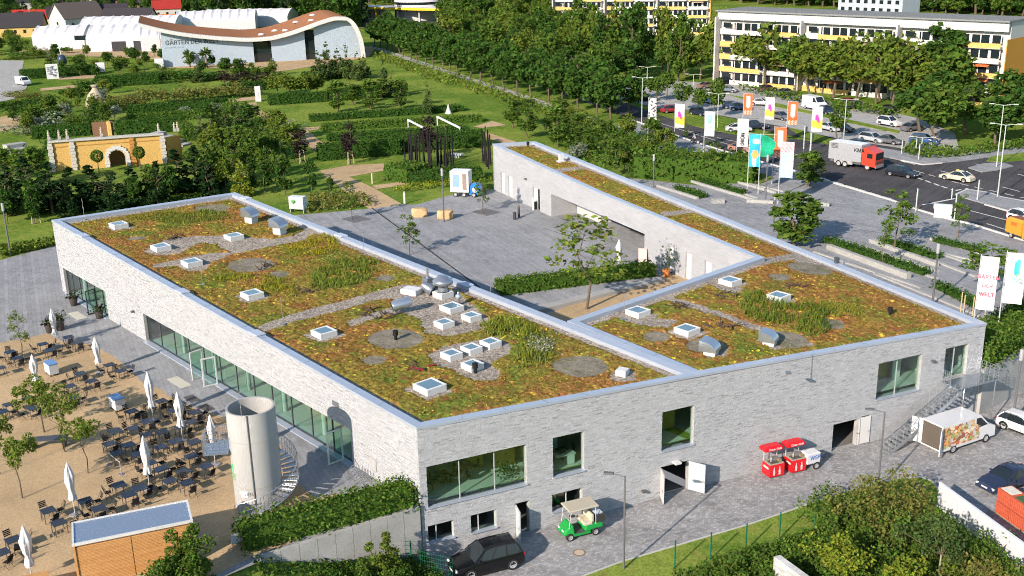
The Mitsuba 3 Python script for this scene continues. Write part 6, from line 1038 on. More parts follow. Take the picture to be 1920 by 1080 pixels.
for s, d in ((44, 1.8), (47.3, 1.8)): part(ss, 'post', MB().tube(ps(s, d, YARD), ps(s, d, zt - .1), .05, n=6, col=(.45, .48, .5)), 'metal_two')
def lamp(x, y, h, label, z=0, arm=None, col=(.10, .10, .105), group=None, r=.075):
    k = thing('street_lamp', label, 'street lamp', group); part(k, 'pole', MB().tube([x, y, z], [x, y, z + h], r, r * .7, 10, col), 'satin')
    if arm:
        for a in arm: e_ = vec([x + a[0], y + a[1], z + h + a[2]]); part(k, 'arm', MB().tube([x, y, z + h - .05], e_, .035, n=6, col=col), 'satin'); d = vec(a[:2]) / np.hypot(*a[:2]); part(k, 'lamp_head', MB().box(e_ + [*(d * .22), 0], [.62, .32, .09], math.atan2(d[1], d[0]), col if col[0] < .2 else (.43, .45, .43), bev=.03), 'satin')
    else: part(k, 'lamp_head', MB().lathe([x, y, z + h - .9], [(r * 1.5, 0), (r * 1.5, .85), (r, .9)], 10, (.30, .30, .31)), 'satin')
for (x, y, h), l in zip([(6.58,58.89,6.46),(25.34,67.95,6.14)], ('dark yard lamp at the lawn edge before the double door', 'dark yard lamp behind the big bush')): lamp(x, y, h, l, YARD, [(-.75, .18, .12)])
for (x, y, h), l in zip([(-8.29,131.35,6.75),(-57.42,120.15,6.19),(33.2,137.7,6.32),(31.01,123.99,4.64),(39.43,96.29,5.98),(19.93,147.72,4.72)] + [(39.43,78.33,6.35)], ('courtyard lamp pole beside the boulders', 'lamp pole at the left edge of the forecourt', 'plaza lamp pole below the draped green banner', 'plaza lamp pole behind the big plaza tree', 'plaza lamp pole left of the tall white banners', 'lamp pole at the left end of the plaza', 'lamp pole above the right retaining wall')): lamp(x, y, h, l, YARD if 'retaining' in l else 0, r=.10)
for (x, y, h), l in zip([(71.06,155.84,9.09),(63.38,137.67,9.46),(54.79,176.35,7.23),(24.19,196.78,8.83),(37.43,193.96,6.09),(64.49,167.95,2.35),(31.54,247.96,4.65),(42.51,250.72,2.41)], ('tall double lamp on the grass island', 'tall double lamp on the paved traffic island', 'double lamp behind the truck', 'lamp at the end of the dark tree row', 'lamp beside the leaf green banner', 'short double lamp at the street corner', 'lamp between the belt trees', 'lamp at the far car park end')): lamp(x, y, h, l, .05, [(-1.3, .5, .15), (1.3, -.5, .15)], (.42, .46, .44), r=.08)
for (x, y, h), l in zip([(50.52,131.46,2.92),(57.31,137.42,1.41),(60.04,135.99,2.8),(61,166.79,2.26),(64.05,169.06,2.2),(53.53,126.94,3.23),(42.64,155.56,6.78),(48.1,171.32,2.91),(61.95,162.08,2.61)], ('signal post at the near kerb', 'short post on the island tip', 'signal post on the paved island', 'signal post by the far kerb', 'sign post by the corner hedge', 'slim post beside the white cabinet', 'wide grey post behind the banners', 'post with small box on the verge', 'post at the far crossing')):
    k = thing('traffic_post', 'slim ' + l, 'traffic post'); part(k, 'post', MB().tube([x, y, 0], [x, y, h], .07, n=8, col=(.45, .48, .47)), 'satin'); part(k, 'signal_box', MB().box([x + .2, y, h - .5], [.3, .25, .85], .4, (.05, .07, .06)), 'satin')
# green mesh fence and posts
fp = [(10.52,58.11),(11.11,60.08),(14.52,60.88),(17.18,62.39),(19.71,63.63)]
GRN2 = (.01, .10, .055)
for (x, y), h, l in zip([(9.75,58.85),(12.13,59.73),(14.54,60.63),(17,61.94),(19.65,63.29),(22.02,64.72)], (2,) * 6, ('first green fence post at the lawn from the left', 'second green fence post at the lawn', 'third green fence post at the lawn', 'fourth green fence post at the lawn', 'fifth green fence post at the lawn', 'last green fence post before the big bush')): solo('fence_post', MB().box([x, y, YARD + h / 2], [.07, .07, h], .4, GRN2), 'satin', l, 'fence post', 'green fence posts on the lawn')
mf = thing('mesh_fence', 'green wire mesh fence beside the black car', 'fence'); fa = [(-7.19,59.63),(-6.68,59.49),(-6,58.4),(-3.98,57.51)]; m = MB()
for a_, b_ in zip(fa, fa[1:]):
    a_, b_ = vec(a_), vec(b_)
    part(mf, 'post', MB().box([*a_, YARD + 1.0], [.07, .07, 2.0], .4, GRN2), 'satin')
    for q in np.linspace(0, 1, max(3, int(np.hypot(*(b_ - a_)) / .14))): p = a_ + (b_ - a_) * q; m.tube([*p, YARD + .05], [*p, YARD + 1.95], .008, n=3, col=GRN2)
    for z in np.arange(.1, 2, .3): m.tube([*a_, YARD + z], [*b_, YARD + z], .012, n=3, col=GRN2)
part(mf, 'mesh', m, 'satin')
# white panel wall, red crates, brick wall stub, manhole
wa, wb = vec((28.69,65.72)), vec((30.84,57.68)); d = (wb - wa); wb = wa + d * 1.5; k = thing('white_wall', 'long white boarded wall at the lower right corner', 'wall'); d = wb - wa; L = np.hypot(*d); rz = math.atan2(d[1], d[0])
for q in range(6): c = wa + d * (q + .5) / 6; part(k, 'panel', MB().box([*c, YARD + .92], [L / 6 - .012, .12, 1.84], rz, (.52, .53, .55)), 'satin')
part(k, 'cap', MB().box([*((wa + wb) / 2), YARD + 1.87], [L, .18, .05], rz, (.53, .55, .56)), 'satin')
ca_ = vec((32.12,64.71)); 
for q, (dx, dz) in enumerate(((0, 0), (0, 1), (1, 0), (1, 1), (2, 0), (2, 1))):
    c = ca_ + d / L * (dx * 1.32 + .66) + np.array([-d[1], d[0]]) / L * (.62 if -d[0] > 0 else .62); kk = thing('red_crate', ('lower left', 'upper left', 'lower middle', 'upper middle', 'lower right', 'upper right')[q] + ' red crate of the stack beside the white wall', 'crate', 'stacked red crates')
    m = MB().box([*c, YARD + .12 + dz * .95 + .42], [1.26, 1.1, .8], rz, (.38, .075, .04)); part(kk, 'body', m, 'matte'); m = MB()
    for s in np.linspace(-.58, .58, 8): e_ = c + d / L * s; m.box([*(e_ - np.array([-d[1], d[0]]) / L * .0), YARD + .12 + dz * .95 + .42], [.05, 1.14, .82], rz, (.46, .11, .06))
    for h in (.03, .42, .8): m.box([*c, YARD + .12 + dz * .95 + h], [1.29, 1.13, .06], rz, (.44, .10, .055))
    part(kk, 'ribs', m, 'matte'); 
    if dz: part(kk, 'lid', MB().box([*c, YARD + .12 + dz * .95 + .87], [1.0, .8, .05], rz, ((.55, .53, .46), (.06, .12, .06), (.5, .48, .42))[dx]), 'matte')
    else: part(kk, 'pallet', MB().box([*c, YARD + .06], [1.2, 1.0, .11], rz, (.30, .22, .14)), 'matte')
b0, b1 = vec((15.47,56.72)), vec((16.67,54.3)); d = b1 - b0; d = d / np.hypot(*d); c = b0 + d * 2.2; k = thing('brick_wall_end', 'end of a pale brick garden wall at the bottom edge', 'wall'); part(k, 'body', MB().box([*c, (YARD - 1.7) / 2], [4.4, .42, -1.7 - YARD], math.atan2(d[1], d[0]), (.44, .43, .42)), 'concrete'); bm = MB(); q = np.random.default_rng(5); n = np.array([-d[1], d[0]])
for z in np.arange(YARD, -1.72, .085):
    s = -q.random() * .4
    while s < 4.4:
        l = .25 + .3 * q.random(); t = q.uniform(.34, .58); c2 = b0 + d * (s + l / 2)
        if s > 0 and s + l < 4.4: bm.box([*c2, z + .042], [l - .012, .43 + .03 * q.random(), .073], math.atan2(d[1], d[0]), (t, t * .985, t * .96))
        s += l
part(k, 'bricks', bm, 'matte', kind='stuff')
x, y = (3.94,60.92); k = thing('manhole_cover', 'round manhole cover in the yard before the golf cart', 'manhole cover'); part(k, 'ring', MB().lathe([x, y, YARD], [(.42, 0), (.42, .012), (.34, .014)], 24, (.20, .15, .11)), 'matte'); part(k, 'lid', MB().lathe([x, y, YARD], [(.32, 0), (.32, .02), (.02, .02)], 24, (.42, .35, .27)), 'matte')
# big bush mass and garden plants at the lower edge
def bush(x, y, z, r, h, n, pal, leaf, name, label, sd, group=None, stem=0):
    q = np.random.default_rng(sd); k = thing(name, label, 'tree' if stem else 'shrub', group); cc = q.normal(size=(20, 3)) * [r * .45, r * .45, h * .22] + [x, y, z + stem + h * .5]; cc[:, 2] = np.clip(cc[:, 2], z + stem + h * .12, z + stem + h * .86); rad = q.uniform(.3, .52, 20) * min(r, h * .8)
    i = q.integers(0, 20, n); dd = q.normal(size=(n, 3)); dd /= np.linalg.norm(dd, axis=1, keepdims=True); p = cc[i] + dd * (rad[i] * q.uniform(.4, 1.1, n) ** .6)[:, None]; p[:, 2] = np.maximum(p[:, 2], z + .05)
    part(k, 'crown', MB().add(*cards(p, leaf, GREENS[pal], .24, q)), 'leaf'); m = MB()
    for c_ in cc[:8]: m.tube([x, y, z + stem * .9], c_, .05, .02, 5, BARK, cap=False)
    if stem: m.tube([x, y, z], [x, y, z + stem + .3], .07, .05, 6, (.30, .28, .24))
    part(k, 'trunk', m, 'matte')
for i, ((x, y), r, h, n, pal, lf, l) in enumerate(zip([(23.59,63.13),(21.43,63.56),(25.44,62.38),(25.94,60.42),(23.22,59.91),(26.73,58.55),(27.42,56.21),(28.89,58.17),(20.89,60),(18.96,56.81),(20.61,55.91),(15.44,56.94),(12.71,56.2),(10.4,55.74),(17.57,58.91),(15.12,59.12),(28.91,54.51),(24.15,56.9)],
        (3.0, 2.2, 2.4, 2.0, 2.6, 2.0, 2.2, 1.6, 1.9, 2.0, 2.2, 1.7, 1.6, 1.5, 1.3, 1.1, 2.0, 1.9), (3.4, 2.3, 2.3, 2.0, 2.2, 1.7, 1.9, 1.6, 1.6, 1.4, 1.6, 1.5, 1.4, 1.2, 1.1, 1.0, 1.6, 1.6), (3800, 2200, 2400, 1800, 2400, 1700, 1900, 1300, 1600, 1700, 1900, 1400, 1200, 1000, 900, 700, 1500, 1700),
        ('dry', 'mid', 'dry', 'mid', 'mid', 'mid', 'dry', 'mid', 'mid', 'mid', 'mid', 'mid', 'mid', 'mid', 'mid', 'deep', 'mid', 'light'), (.2,) * 18,
        ('big reddish tipped bush behind the yard lamp', 'green bush left of the big reddish bush', 'bush between big bush and tyre', 'bush along the white wall, upper part', 'broad bush in the middle of the thicket', 'bush along the white wall, middle part', 'yellowish bush at the lower right', 'small bush touching the white wall', 'bush left of the dark gap', 'bush by the brick wall end', 'bush under the round leaved tree', 'bush below the third fence post', 'bush below the second fence post', 'bush at the bottom edge left of the posts', 'small bush behind the fifth fence post', 'small bush behind the third fence post', 'bush in the lower right corner', 'bright bush before the small grey tree'))): bush(x, y, YARD + .05, r, h, n, pal, lf, 'shrub', l, 200 + i)
for i, ((x, y, h), r, pal, l) in enumerate(zip([(19.07,56.52,3.22),(25.64,57.41,3.86),(22.44,54.75,2.3)], (1.7, 1.5, 1.5), ('lime', 'pine', 'lime'), ('light green leafed young tree at the bottom edge', 'small greyish leaved tree before the white wall', 'young lime green tree cut by the bottom edge'))): bush(x, y, YARD + .05, r, h * .6, 1700, pal, .2, 'small_tree', l, 300 + i, None, h * .42)
for i, ((x, y, h), z, r, n, pal, l) in enumerate(zip([(-18.41,52.6,3.9),(-17.56,51.64,2.67),(-18.94,50.94,2.81)] + [(-8.14,57.06,3.6),(-8.87,56.41,2.2),(-7.19,56.57,1.88)], (0, 0, 0, -3.4, -3.4, -3.4), (.95, 1.0, 1.1, .8, .9, .8), (3600, 2400, 2400, 2200, 1300, 1100), ('mid',) * 3 + ('light',) + ('mid',) * 2, ('pointed green shrub in front of the kiosk', 'green shrub below the pointed one', 'shrub at the foot of the kiosk', 'pointed light green shrub by the retaining wall', 'low shrub left of the mesh fence', 'low shrub at the foot of the mesh fence'))): bush(x, y, z, r, h, n, pal, .17, 'shrub', l, 320 + i)
x, y = (28.31,68.21); solo('tyre', MB().lathe([x, y, YARD + .05], [(.28, .02), (.42, 0), (.5, .09), (.42, .2), (.28, .18), (.25, .1)], 20, (.03, .03, .03)), 'satin', 'old tyre lying on the grass under the bush', 'tyre')

# ---------------------------------------------------------------- plaza: low walls, rails, cabinet, banners
def low_wall(a, b, w, h, label, name='low_wall', z=.02):
    a, b = vec(a), vec(b); d = b - a; L = np.hypot(*d); n = max(1, int(L / 3)); k = thing(name, label, 'wall')
    for q in range(n): c = a + d * (q + .5) / n; part(k, 'block', MB().box([*c, z + h / 2], [L / n - .015, w, h], math.atan2(d[1], d[0]), (.52, .515, .48), bev=.02), 'concrete')
for (a, b), w, h, l in (([(35.15,115.67),(40.08,104.36)], .6, .55, 'thick pale seat wall on the plaza steps'), ([(33.25,114.55),(40.18,101.24)], .35, .12, 'long pale kerb beside the roof edge'), ([(37.22,106.2),(42.56,92.51)], .35, .12, 'pale kerb running on to the banners'), ([(37.42,116.36),(42.79,103.99)], .5, .14, 'first pale step behind the seat wall'), ([(39.28,116.21),(43.82,106.27)], .5, .14, 'second pale step behind the seat wall'), ([(40.59,118.08),(44.42,108.29)], .5, .4, 'low wall below the two plaza trees'), ([(42.53,118.83),(49.26,109.48)], .35, .14, 'pale step near the orange vehicle'), ([(47.53,118.42),(50.72,112.57)], .4, .35, 'low wall by the planting near the orange vehicle'),
        ([(45.95,114.19),(48.79,107.02)], .45, .14, 'broad pale step right of the lamp pole'), ([(44.75,110.21),(46.89,104.41)], .45, .14, 'lower broad pale step right of the lamp pole'), ([(20.53,148.34),(24.82,140.27)], .4, .3, 'pale wall near the left end of the plaza'), ([(25.73,150.55),(32.17,138.39)], .4, .3, 'pale wall in the middle of the upper plaza'), ([(27.86,150.69),(32.7,140.14)], .4, .14, 'pale step behind the middle plaza wall'), ([(31.41,150.68),(35.62,142.65)], .4, .3, 'pale wall at the right of the upper plaza'), ([(32.3,150.24),(37.04,143.47)], .4, .14, 'furthest pale step of the upper plaza'), ([(26.32,138.03),(27.88,138.19)], .9, .5, 'short pale block at the head of the steps'), ([(30.88,138.21),(34.08,137.03)], .5, .4, 'pale block before the big plaza tree'), ([(39.19,135.98),(40.82,134.97)], .5, .4, 'pale block behind the big plaza tree')): low_wall(a, b, w, h, l)
def railing(pts_, label, h=.95, step=1.6):
    k = thing('railing', label, 'railing'); m = MB(); l = LineString(pts_); n = int(l.length / step)
    for q in range(n + 1): p = l.interpolate(l.length * q / n); m.tube([p.x, p.y, 0], [p.x, p.y, h], .025, n=5, col=(.16, .17, .18))
    part(k, 'posts', m, 'satin'); m = MB()
    for a, b in zip(pts_, pts_[1:]): m.tube([*a, h], [*b, h], .028, n=5, col=(.16, .17, .18))
    part(k, 'handrail', m, 'satin')
for pl, l in (([(24.67,136.15),(25.7,135.77),(27,135.37)], 'dark railing left of the pale block'), ([(27.63,134.74),(30.52,133.37),(33.24,132.02)], 'dark railing across the middle of the plaza'), ([(37.73,121.52),(40.11,121.8),(42.08,120.23)], 'dark railing above the seat wall'), ([(45.11,120.68),(48.24,119.5)], 'dark railing right of the two plaza trees'), ([(40.05,133.91),(42.91,131.99)], 'row of dark bicycle hoops behind the big plaza tree')): railing(pl, l)
x, y = (52.6,128.19); k = thing('utility_cabinet', 'pale grey utility cabinet at the kerb', 'cabinet'); part(k, 'cabinet', MB().box([x, y, .85], [2.0, .7, 1.6], -.35, (.50, .52, .52), bev=.03), 'satin'); part(k, 'plinth', MB().box([x, y, .06], [2.1, .8, .12], -.35, (.35, .35, .34)), 'matte'); x, y = (52.04,129.29); k = thing('small_cabinet', 'small box on a post left of the utility cabinet', 'cabinet'); part(k, 'box', MB().box([x, y, 1.2], [.4, .3, .6], -.3, (.39, .40, .39)), 'satin'); part(k, 'post', MB().box([x, y, .45], [.12, .12, .9], -.3, (.4, .4, .4)), 'satin')
def banner(x, y, h, W, Hh, colf, label, sd, z=0, top=.15, ang=-.35, swirl=0, grp='banners on tall poles by the road'):
    k = thing('flag_banner', label, 'banner', grp); part(k, 'pole', MB().tube([x, y, z], [x, y, z + h], .055, .04, 8, (.42, .43, .43)), 'satin')
    nu, nv = 10, 24; u, v = np.meshgrid(np.linspace(0, 1, nu), np.linspace(0, 1, nv)); ca, sa = math.cos(ang), math.sin(ang); s = .06 + u * W; o = .10 * np.sin(u * 5 + v * 3 + sd) * u + .05 * np.sin(v * 9 + sd); zz = z + h - top - v * Hh
    if swirl: zz = zz + .9 * u * Hh * .0; s = s * (1 - .25 * v); o = o * 3; zz = zz - .35 * Hh * (u ** 2) * (1 - v)
    p = np.stack([x + ca * s - sa * o, y + sa * s + ca * o, zz], -1).reshape(-1, 3); f = [(a * nu + b, (a + 1) * nu + b, (a + 1) * nu + b + 1, a * nu + b + 1) for a in range(nv - 1) for b in range(nu - 1)]
    col = np.array([colf(a, b) for a, b in zip(u.ravel(), v.ravel())]); part(k, 'cloth', MB().add(p, f, col), 'cloth'); part(k, 'top_arm', MB().tube([x, y, z + h - top + .02], [x + ca * (W + .06), y + sa * (W + .06), z + h - top + .02], .025, n=5, col=(.42, .42, .42)), 'satin')
    return k, (ca, sa)
WH = (.56, .56, .56)
def ell(u, v, cu, cv, ru, rv): return ((u - cu) / ru) ** 2 + ((v - cv) / rv) ** 2 < 1
def flower(u, v):
    if ell(u, v, .45, .42, .2, .13) or ell(u, v, .62, .52, .14, .12): return (.62, .06, .30)
    if v > .55 and v < .82 + .1 * u: return (.55, .45, .07)
    return (.49, .39, .43) if .08 < v < .16 and .2 < u < .8 else WH
def orange(u, v):
    if ell(u, v, .5, .34, .27, .24) or (abs(u - .5) < .25 and .3 < v < .55) or (abs(u - .5) < .25 * (1 - (v - .55) / .18) and .55 <= v < .73): return (.55, .53, .52)
    if .1 < v < .16 and .3 < u < .7: return (.55, .49, .46)
    if v > .82 and math.sin(u * 19) * math.sin(v * 60) > .25: return (.78, .6, .52)
    return (.62, .13, .05)
def leafy(u, v): return (.25, .55, .42) if ell(u, v, .5, .3, .24, .2) else (.32, .43, .43) if v > .55 and math.sin(u * 9) * math.sin(v * 17) > .2 else (.49, .53, .52)
def mono(u, v): return (.05, .05, .06) if math.sin(u * 8.3 + 2 * math.sin(v * 13)) * math.sin(v * 21 + u * 3) > .25 else WH
def ice(u, v): return (.72, .35, .10) if ell(u, v, .5, .62, .3, .13) else (.52, .49, .42) if ell(u, v, .45, .83, .14, .2) or ell(u, v, .55, .22, .3, .08) else (.04, .35, .62)
def sky_(u, v): return (.62, .25, .20) if v < .28 and math.sin(u * 20) * math.sin(v * 50) > .1 else (.43, .46, .48) if math.sin(u * 14 + v * 8) * math.sin(v * 24) > .3 else (.33, .45, .66)
BH = 8.2
for i, ((x, y), fn, W, Hh, l) in enumerate(zip([(22.89,177.69),(26.2,170.77),(29.47,162.75),(32.91,155.36),(38.96,180.18),(41.49,175.48),(43.84,170.45),(46.24,165.12),(31.98,143.21),(36.46,148.1),(34.66,137.04)], (mono, flower, leafy, lambda u, v: WH, orange, flower, orange, flower, ice, orange, sky_), (1.3, 1.45, 1.45, 1.5, 1.4, 1.4, 1.5, 1.5, 1.5, 1.55, 1.6), (3.6, 3.7, 3.7, 4.0, 3.4, 3.5, 3.6, 3.8, 4.4, 4.2, 4.6),
        ('white banner with black pattern, leftmost of all', 'white banner with magenta flower, left one', 'pale banner with green leaf', 'white banner with upright black writing', 'orange banner with white shield, upper left', 'white banner with magenta flower, upper middle', 'orange banner with white shield, upper right', 'white banner with magenta flower, rightmost', 'blue banner with orange ice cone', 'orange banner with white shield, lower one nearest the plaza', 'pale blue banner with red top, lowest'))):
    k, (ca, sa) = banner(x, y, BH, W, Hh, fn, l, i)
    if i == 3:
        t = meshkit.text_mesh('GRÜN', .48, .01, True); vv = np.array(t.vertices); w = 1.0 - vv[:, 1]; part(k, 'lettering', MB().add(np.c_[x + ca * w + sa * (.16 + vv[:, 2]), y + sa * w - ca * (.16 + vv[:, 2]), BH - 3.95 + vv[:, 0]], t.faces, (.03, .03, .03)), 'matte')
x, y = (33.34,142.64); banner(x, y, BH, 2.0, 3.0, lambda u, v: (.02, .30, .17), 'green cloth banner blown over its arm', 11, swirl=1)
(xb, yb, hb), (xa, ya, ha) = [(41.28,86.63,8.06),(38.64,85.53,8.12)]
k, (ca, sa) = banner(xa, ya, ha, 1.35, 4.6, lambda u, v: WH, 'tall white banner with red lettering next to the roof corner', 13, grp='tall white banners by the roof corner', ang=-.45)
for i, txt in enumerate(('GÄRTEN', 'DER', 'WELT')):
    t = meshkit.text_mesh(txt, .31, .008, True); vv = np.array(t.vertices); o = .09; sx = .72 - vv[:, 0].max() / 2; part(k, 'lettering', MB().add(np.c_[xa + ca * (vv[:, 0] + sx) + sa * (vv[:, 2] + o), ya + sa * (vv[:, 0] + sx) - ca * (vv[:, 2] + o), ha - 2.0 - i * .75 + vv[:, 1]], t.faces, (.50, .10, .16)), 'matte')
k, (ca, sa) = banner(xb, yb, hb, 1.5, 4.4, lambda u, v: (.05, .35, .42) if ell(u, v, .56, .27, .2, .17) and u < .56 else (.10, .50, .33) if ell(u, v, .56, .27, .2, .17) else (.55, .70, .30) if ell(u, v, .5, .44, .3, .02) else WH, 'tall white banner with green and blue leaf at the right edge', 14, grp='tall white banners by the roof corner', ang=-.45)
t = meshkit.text_mesh('dbg', .42, .008); vv = np.array(t.vertices); part(k, 'lettering', MB().add(np.c_[xb + ca * (vv[:, 0] + .35) + sa * (vv[:, 2] + .1), yb + sa * (vv[:, 0] + .35) - ca * (vv[:, 2] + .1), hb - 2.6 + vv[:, 1]], t.faces, (.25, .45, .40)), 'matte')
for i, (x, y) in enumerate([(40.7,92.34),(41.27,91.74),(41.56,89.91),(40.8,93.2)]): solo('tree_stake', MB().tube([x, y, 0], [x, y, 2.3], .05, n=7, col=(.50, .38, .22)), 'matte', 'wooden tree stake behind the roof corner', 'stake', 'wooden tree stakes by the roof corner')
# ---------------------------------------------------------------- courtyard things
for i, ((x, y), l) in enumerate(zip([(-11.53,134.32),(-8.21,132.94)], ('left tan boulder in the courtyard', 'right tan boulder beside the lamp pole'))):
    s = trimesh.creation.icosphere(3); v = np.array(s.vertices); v *= (1 + .35 * (meshkit.fbm(v * 1.6 + i * 5, 3, 4) - .5))[:, None]; v = np.clip(v, -.8, .8) * [1.25, .75, .75]; solo('boulder', MB().add(v + [x, y, .5], s.faces, (.48, .33, .18)), 'matte', l, 'boulder', smooth=20)
for x, y in [(-19.59,133.66),(-3.08,135.79)]: struct('tree_grate', MB().box([x, y, .026], [3.0, 2.6, .012], -.8, (.14, .14, .145)), 'matte', label='dark square around the foot of a courtyard tree')
x, y = (-6.15,145.34); OM = at(x, y, .02, -.25); k = thing('exhibition_trailer', 'white printed box trailer with a blue round machine behind', 'trailer')
part(k, 'box', MB().box([-.5, 0, 2.1], [2.6, 1.8, 2.9], 0, (.53, .54, .55), bev=.04).moved(OM), 'satin'); part(k, 'picture', MB().box([-.95, -.905, 2.2], [.9, .02, 1.7], 0, (.22, .34, .55)).box([.25, -.905, 2.1], [.6, .02, 2.2], 0, (.24, .20, .17)).moved(OM), 'matte'); part(k, 'blue_body', MB().box([1.5, .2, 1.0], [1.5, 1.6, 1.5], 0, (.03, .16, .42), bev=.5).moved(OM), 'gloss'); part(k, 'hub', MB().tube([1.6, -.58, 1.0], [1.6, -.72, 1.0], .38, n=14, col=(.39, .41, .43)).moved(OM), 'satin'); wm = wheel_mesh(.32, .2)
for a_ in (-1.1, .1, 1.5): part(k, 'wheel', wm.moved(at(a_, -.8, .32)).moved(OM), 'satin')
x, y = (-27.59,137.96); OM = at(x, y, .0, -.35); k = thing('display_box', 'white display box with green tree picture', 'display'); part(k, 'box', MB().box([0, 0, 1.35], [2.1, 1.0, 1.6], 0, (.46, .49, .49)).moved(OM), 'satin'); part(k, 'picture', MB().box([-.3, -.505, 1.4], [1.3, .012, 1.3], 0, (.42, .46, .42)).lathe([-.35, -.51, 1.2], [(.02, 0), (.3, .25), (.34, .45), (.1, .6)], 10, (.16, .35, .13)).moved(OM), 'matte')
for s in (-1, 1): part(k, 'leg', MB().box([s * .95, 0, .28], [.1, .8, .55], 0, (.3, .3, .3)).moved(OM), 'satin')
for (x, y), l in zip([(-14.05,141.43),(0.52,131.65),(1.06,132.67),(2.97,136.38),(3.33,136.92)], ('white bollard at the path end', 'dark waste bin in the courtyard', 'dark sign foot in the courtyard', 'white rolled parasol by the wing door', 'dark bin beside the wing door')): solo('bollard' if 'white' in l else 'waste_bin', MB().lathe([x, y, .02], [(.2, 0), (.22, .9), (.12, 1.0)] if 'bin' in l else [(.16, 0), (.14, 1.3), (.03, 1.7)], 12, (.49, .49, .48) if 'white' in l else (.04, .04, .045)), 'satin', l, 'waste bin' if 'bin' in l else 'bollard')
x, y = (15.92,106.82); k = thing('orange_pot', 'orange plant pot by the courtyard wall', 'plant pot'); part(k, 'pot', MB().lathe([x, y, .02], [(.3, 0), (.42, .8), (.36, .82), (.33, .7)], 16, (.50, .18, .05)), 'satin', True); q = np.random.default_rng(4); part(k, 'plant', MB().add(*cards(q.normal(0, [.5, .5, .8], (160, 3)) + [x, y, 2.0], .22, GREENS['pine'], .2, q)), 'leaf', kind='stuff')
for i, (x, y) in enumerate([(-0.26,105.45),(0.94,105.9),(2.59,106.32),(5.77,107.37),(6.67,107.67),(10.42,109.27)]): place(CH, 'courtyard_chair', 'dark chair standing behind the courtyard hedge', 'chair', at(x, y, .02, -1.2 + i), 'dark chairs behind the courtyard hedge')
x, y = (13.68,112.15); k = thing('menu_board', 'reddish standing board by the courtyard wall', 'sign board'); part(k, 'panel', MB().slab([x, y, 0], [x + .9, y - .2, 0], [x + .9, y + .1, 1.5], [x, y + .3, 1.5], .06, (.50, .40, .38)), 'matte')
k = thing('concrete_ledge', 'curved pale concrete ledge before the courtyard hedge', 'ledge'); a, b = [(1.2,96.06),(15.23,105.42)]; a, b = vec(a), vec(b); d = b - a; part(k, 'ledge', MB().box([*((a + b) / 2), .2], [np.hypot(*d), 1.1, .36], math.atan2(d[1], d[0]), (.5, .49, .46)), 'concrete')
q = np.random.default_rng(17); pl = Polygon([(-16.26,162.14),(-12.76,159.49),(-7.88,162.83),(-8.79,168.6),(-15.49,168.49)]); pl2 = Polygon([(-4.37,169.81),(-2.57,167.1),(-2.68,162.28),(-4.08,163.22)]); n_ = 0
for g, gap, most in ((pl, .75, 32), (pl2, .7, 8)):
    for p in scatter(g.exterior.coords, gap, 5, most): h = q.uniform(4.2, 6.2); solo('charred_post', MB().tube([*p, 0], [p[0] + q.normal(0, .12), p[1] + q.normal(0, .12), h], q.uniform(.10, .17), .09, 7, (.022, .020, .022)), 'matte', 'upright charred black timber post in the garden installation', 'post', 'charred black timber posts')
for (a, b), l in (([(-18.01,194.65),(-13.96,184.27)], 'left white beam above the hedges'), ([(-12.92,197.49),(-8.36,185.15)], 'right white beam above the hedges')): a, b = vec(a), vec(b); d = b - a; k = thing('white_beam', l, 'beam'); part(k, 'beam', MB().box([*((a + b) / 2), 2.6], [np.hypot(*d), .3, .25], math.atan2(d[1], d[0]), (.52, .52, .50)), 'satin'); part(k, 'support', MB().box([*a, 1.25], [.2, .2, 2.5], 0, (.42, .42, .42)).box([*b, 1.25], [.2, .2, 2.5], 0, (.42, .42, .42)), 'satin')
(x, y, h), = [(-11.93,217.44,1.38)]; solo('white_cone', MB().lathe([x, y, 0], [(.7, 0), (.35, h * .6), (.02, h + .6)], 12, (.55, .55, .52)), 'matte', 'small white cone behind the rear hedge', 'sculpture')
x, y = (-8.34,171.97); k = thing('white_bench', 'white bench among the charred posts', 'bench'); part(k, 'seat', MB().box([x, y, .6], [2.2, .8, .25], -.4, (.53, .53, .52), bev=.05), 'satin'); part(k, 'foot', MB().box([x, y, .24], [.8, .5, .48], -.4, (.49, .49, .48)), 'satin')
x, y = (-19.85,154.01); solo('marker_post', MB().box([x, y, .8], [.16, .16, 1.6], 0, (.5, .44, .33)), 'matte', 'thin pale marker post on the lawn', 'post')
x, y = (39.35,271.46); x, y = (30.16,210.35)

# ---------------------------------------------------------------- halls, flats, houses, garden wall
def corner_frame(p, q): p, q = vec(p), vec(q); d = q - p; L = np.hypot(*d); u = d / L; return p, u, np.array([-u[1], u[0]]), L
# curved hall
P, u, n, L = corner_frame(*[(-96.52,309.77),(-42.14,326.5)]); hall = thing('curved_hall', 'large hall with wavy white edged brown roof and pale blue front', 'hall')
hs = [vec(p) for p in ((-.09, 12.6), (-.02, 11.3), (.08, 9.8), (.2, 8.6), (.32, 7.7), (.44, 7.1), (.52, 7.2), (.62, 8.2), (.72, 9.8), (.8, 11.2), (.87, 12.0), (.92, 11.8), (.96, 10.2), (.985, 7.4), (1.0, 4.0), (1.005, 0))]
from scipy.interpolate import PchipInterpolator
tt = np.linspace(0, 1, len(hs)); tf = np.linspace(0, 1, 70); cx, cz = PchipInterpolator(tt, [p[0] for p in hs])(tf), PchipInterpolator(tt, [p[1] for p in hs])(tf); dep = 34
pt = lambda s, d, z: [*(P + u * s * L + n * d), z]
wl = Polygon([(0, 0)] + [(a * L, z - .7) for a, z in zip(cx, cz) if a > 0 and z > .7] + [(L * .998, 0)]); holes = [(.445, .535), (.705, .755)]
for a, b in holes: wl = wl.difference(shapely.box(a * L, 0, b * L, 30))
m = MB()
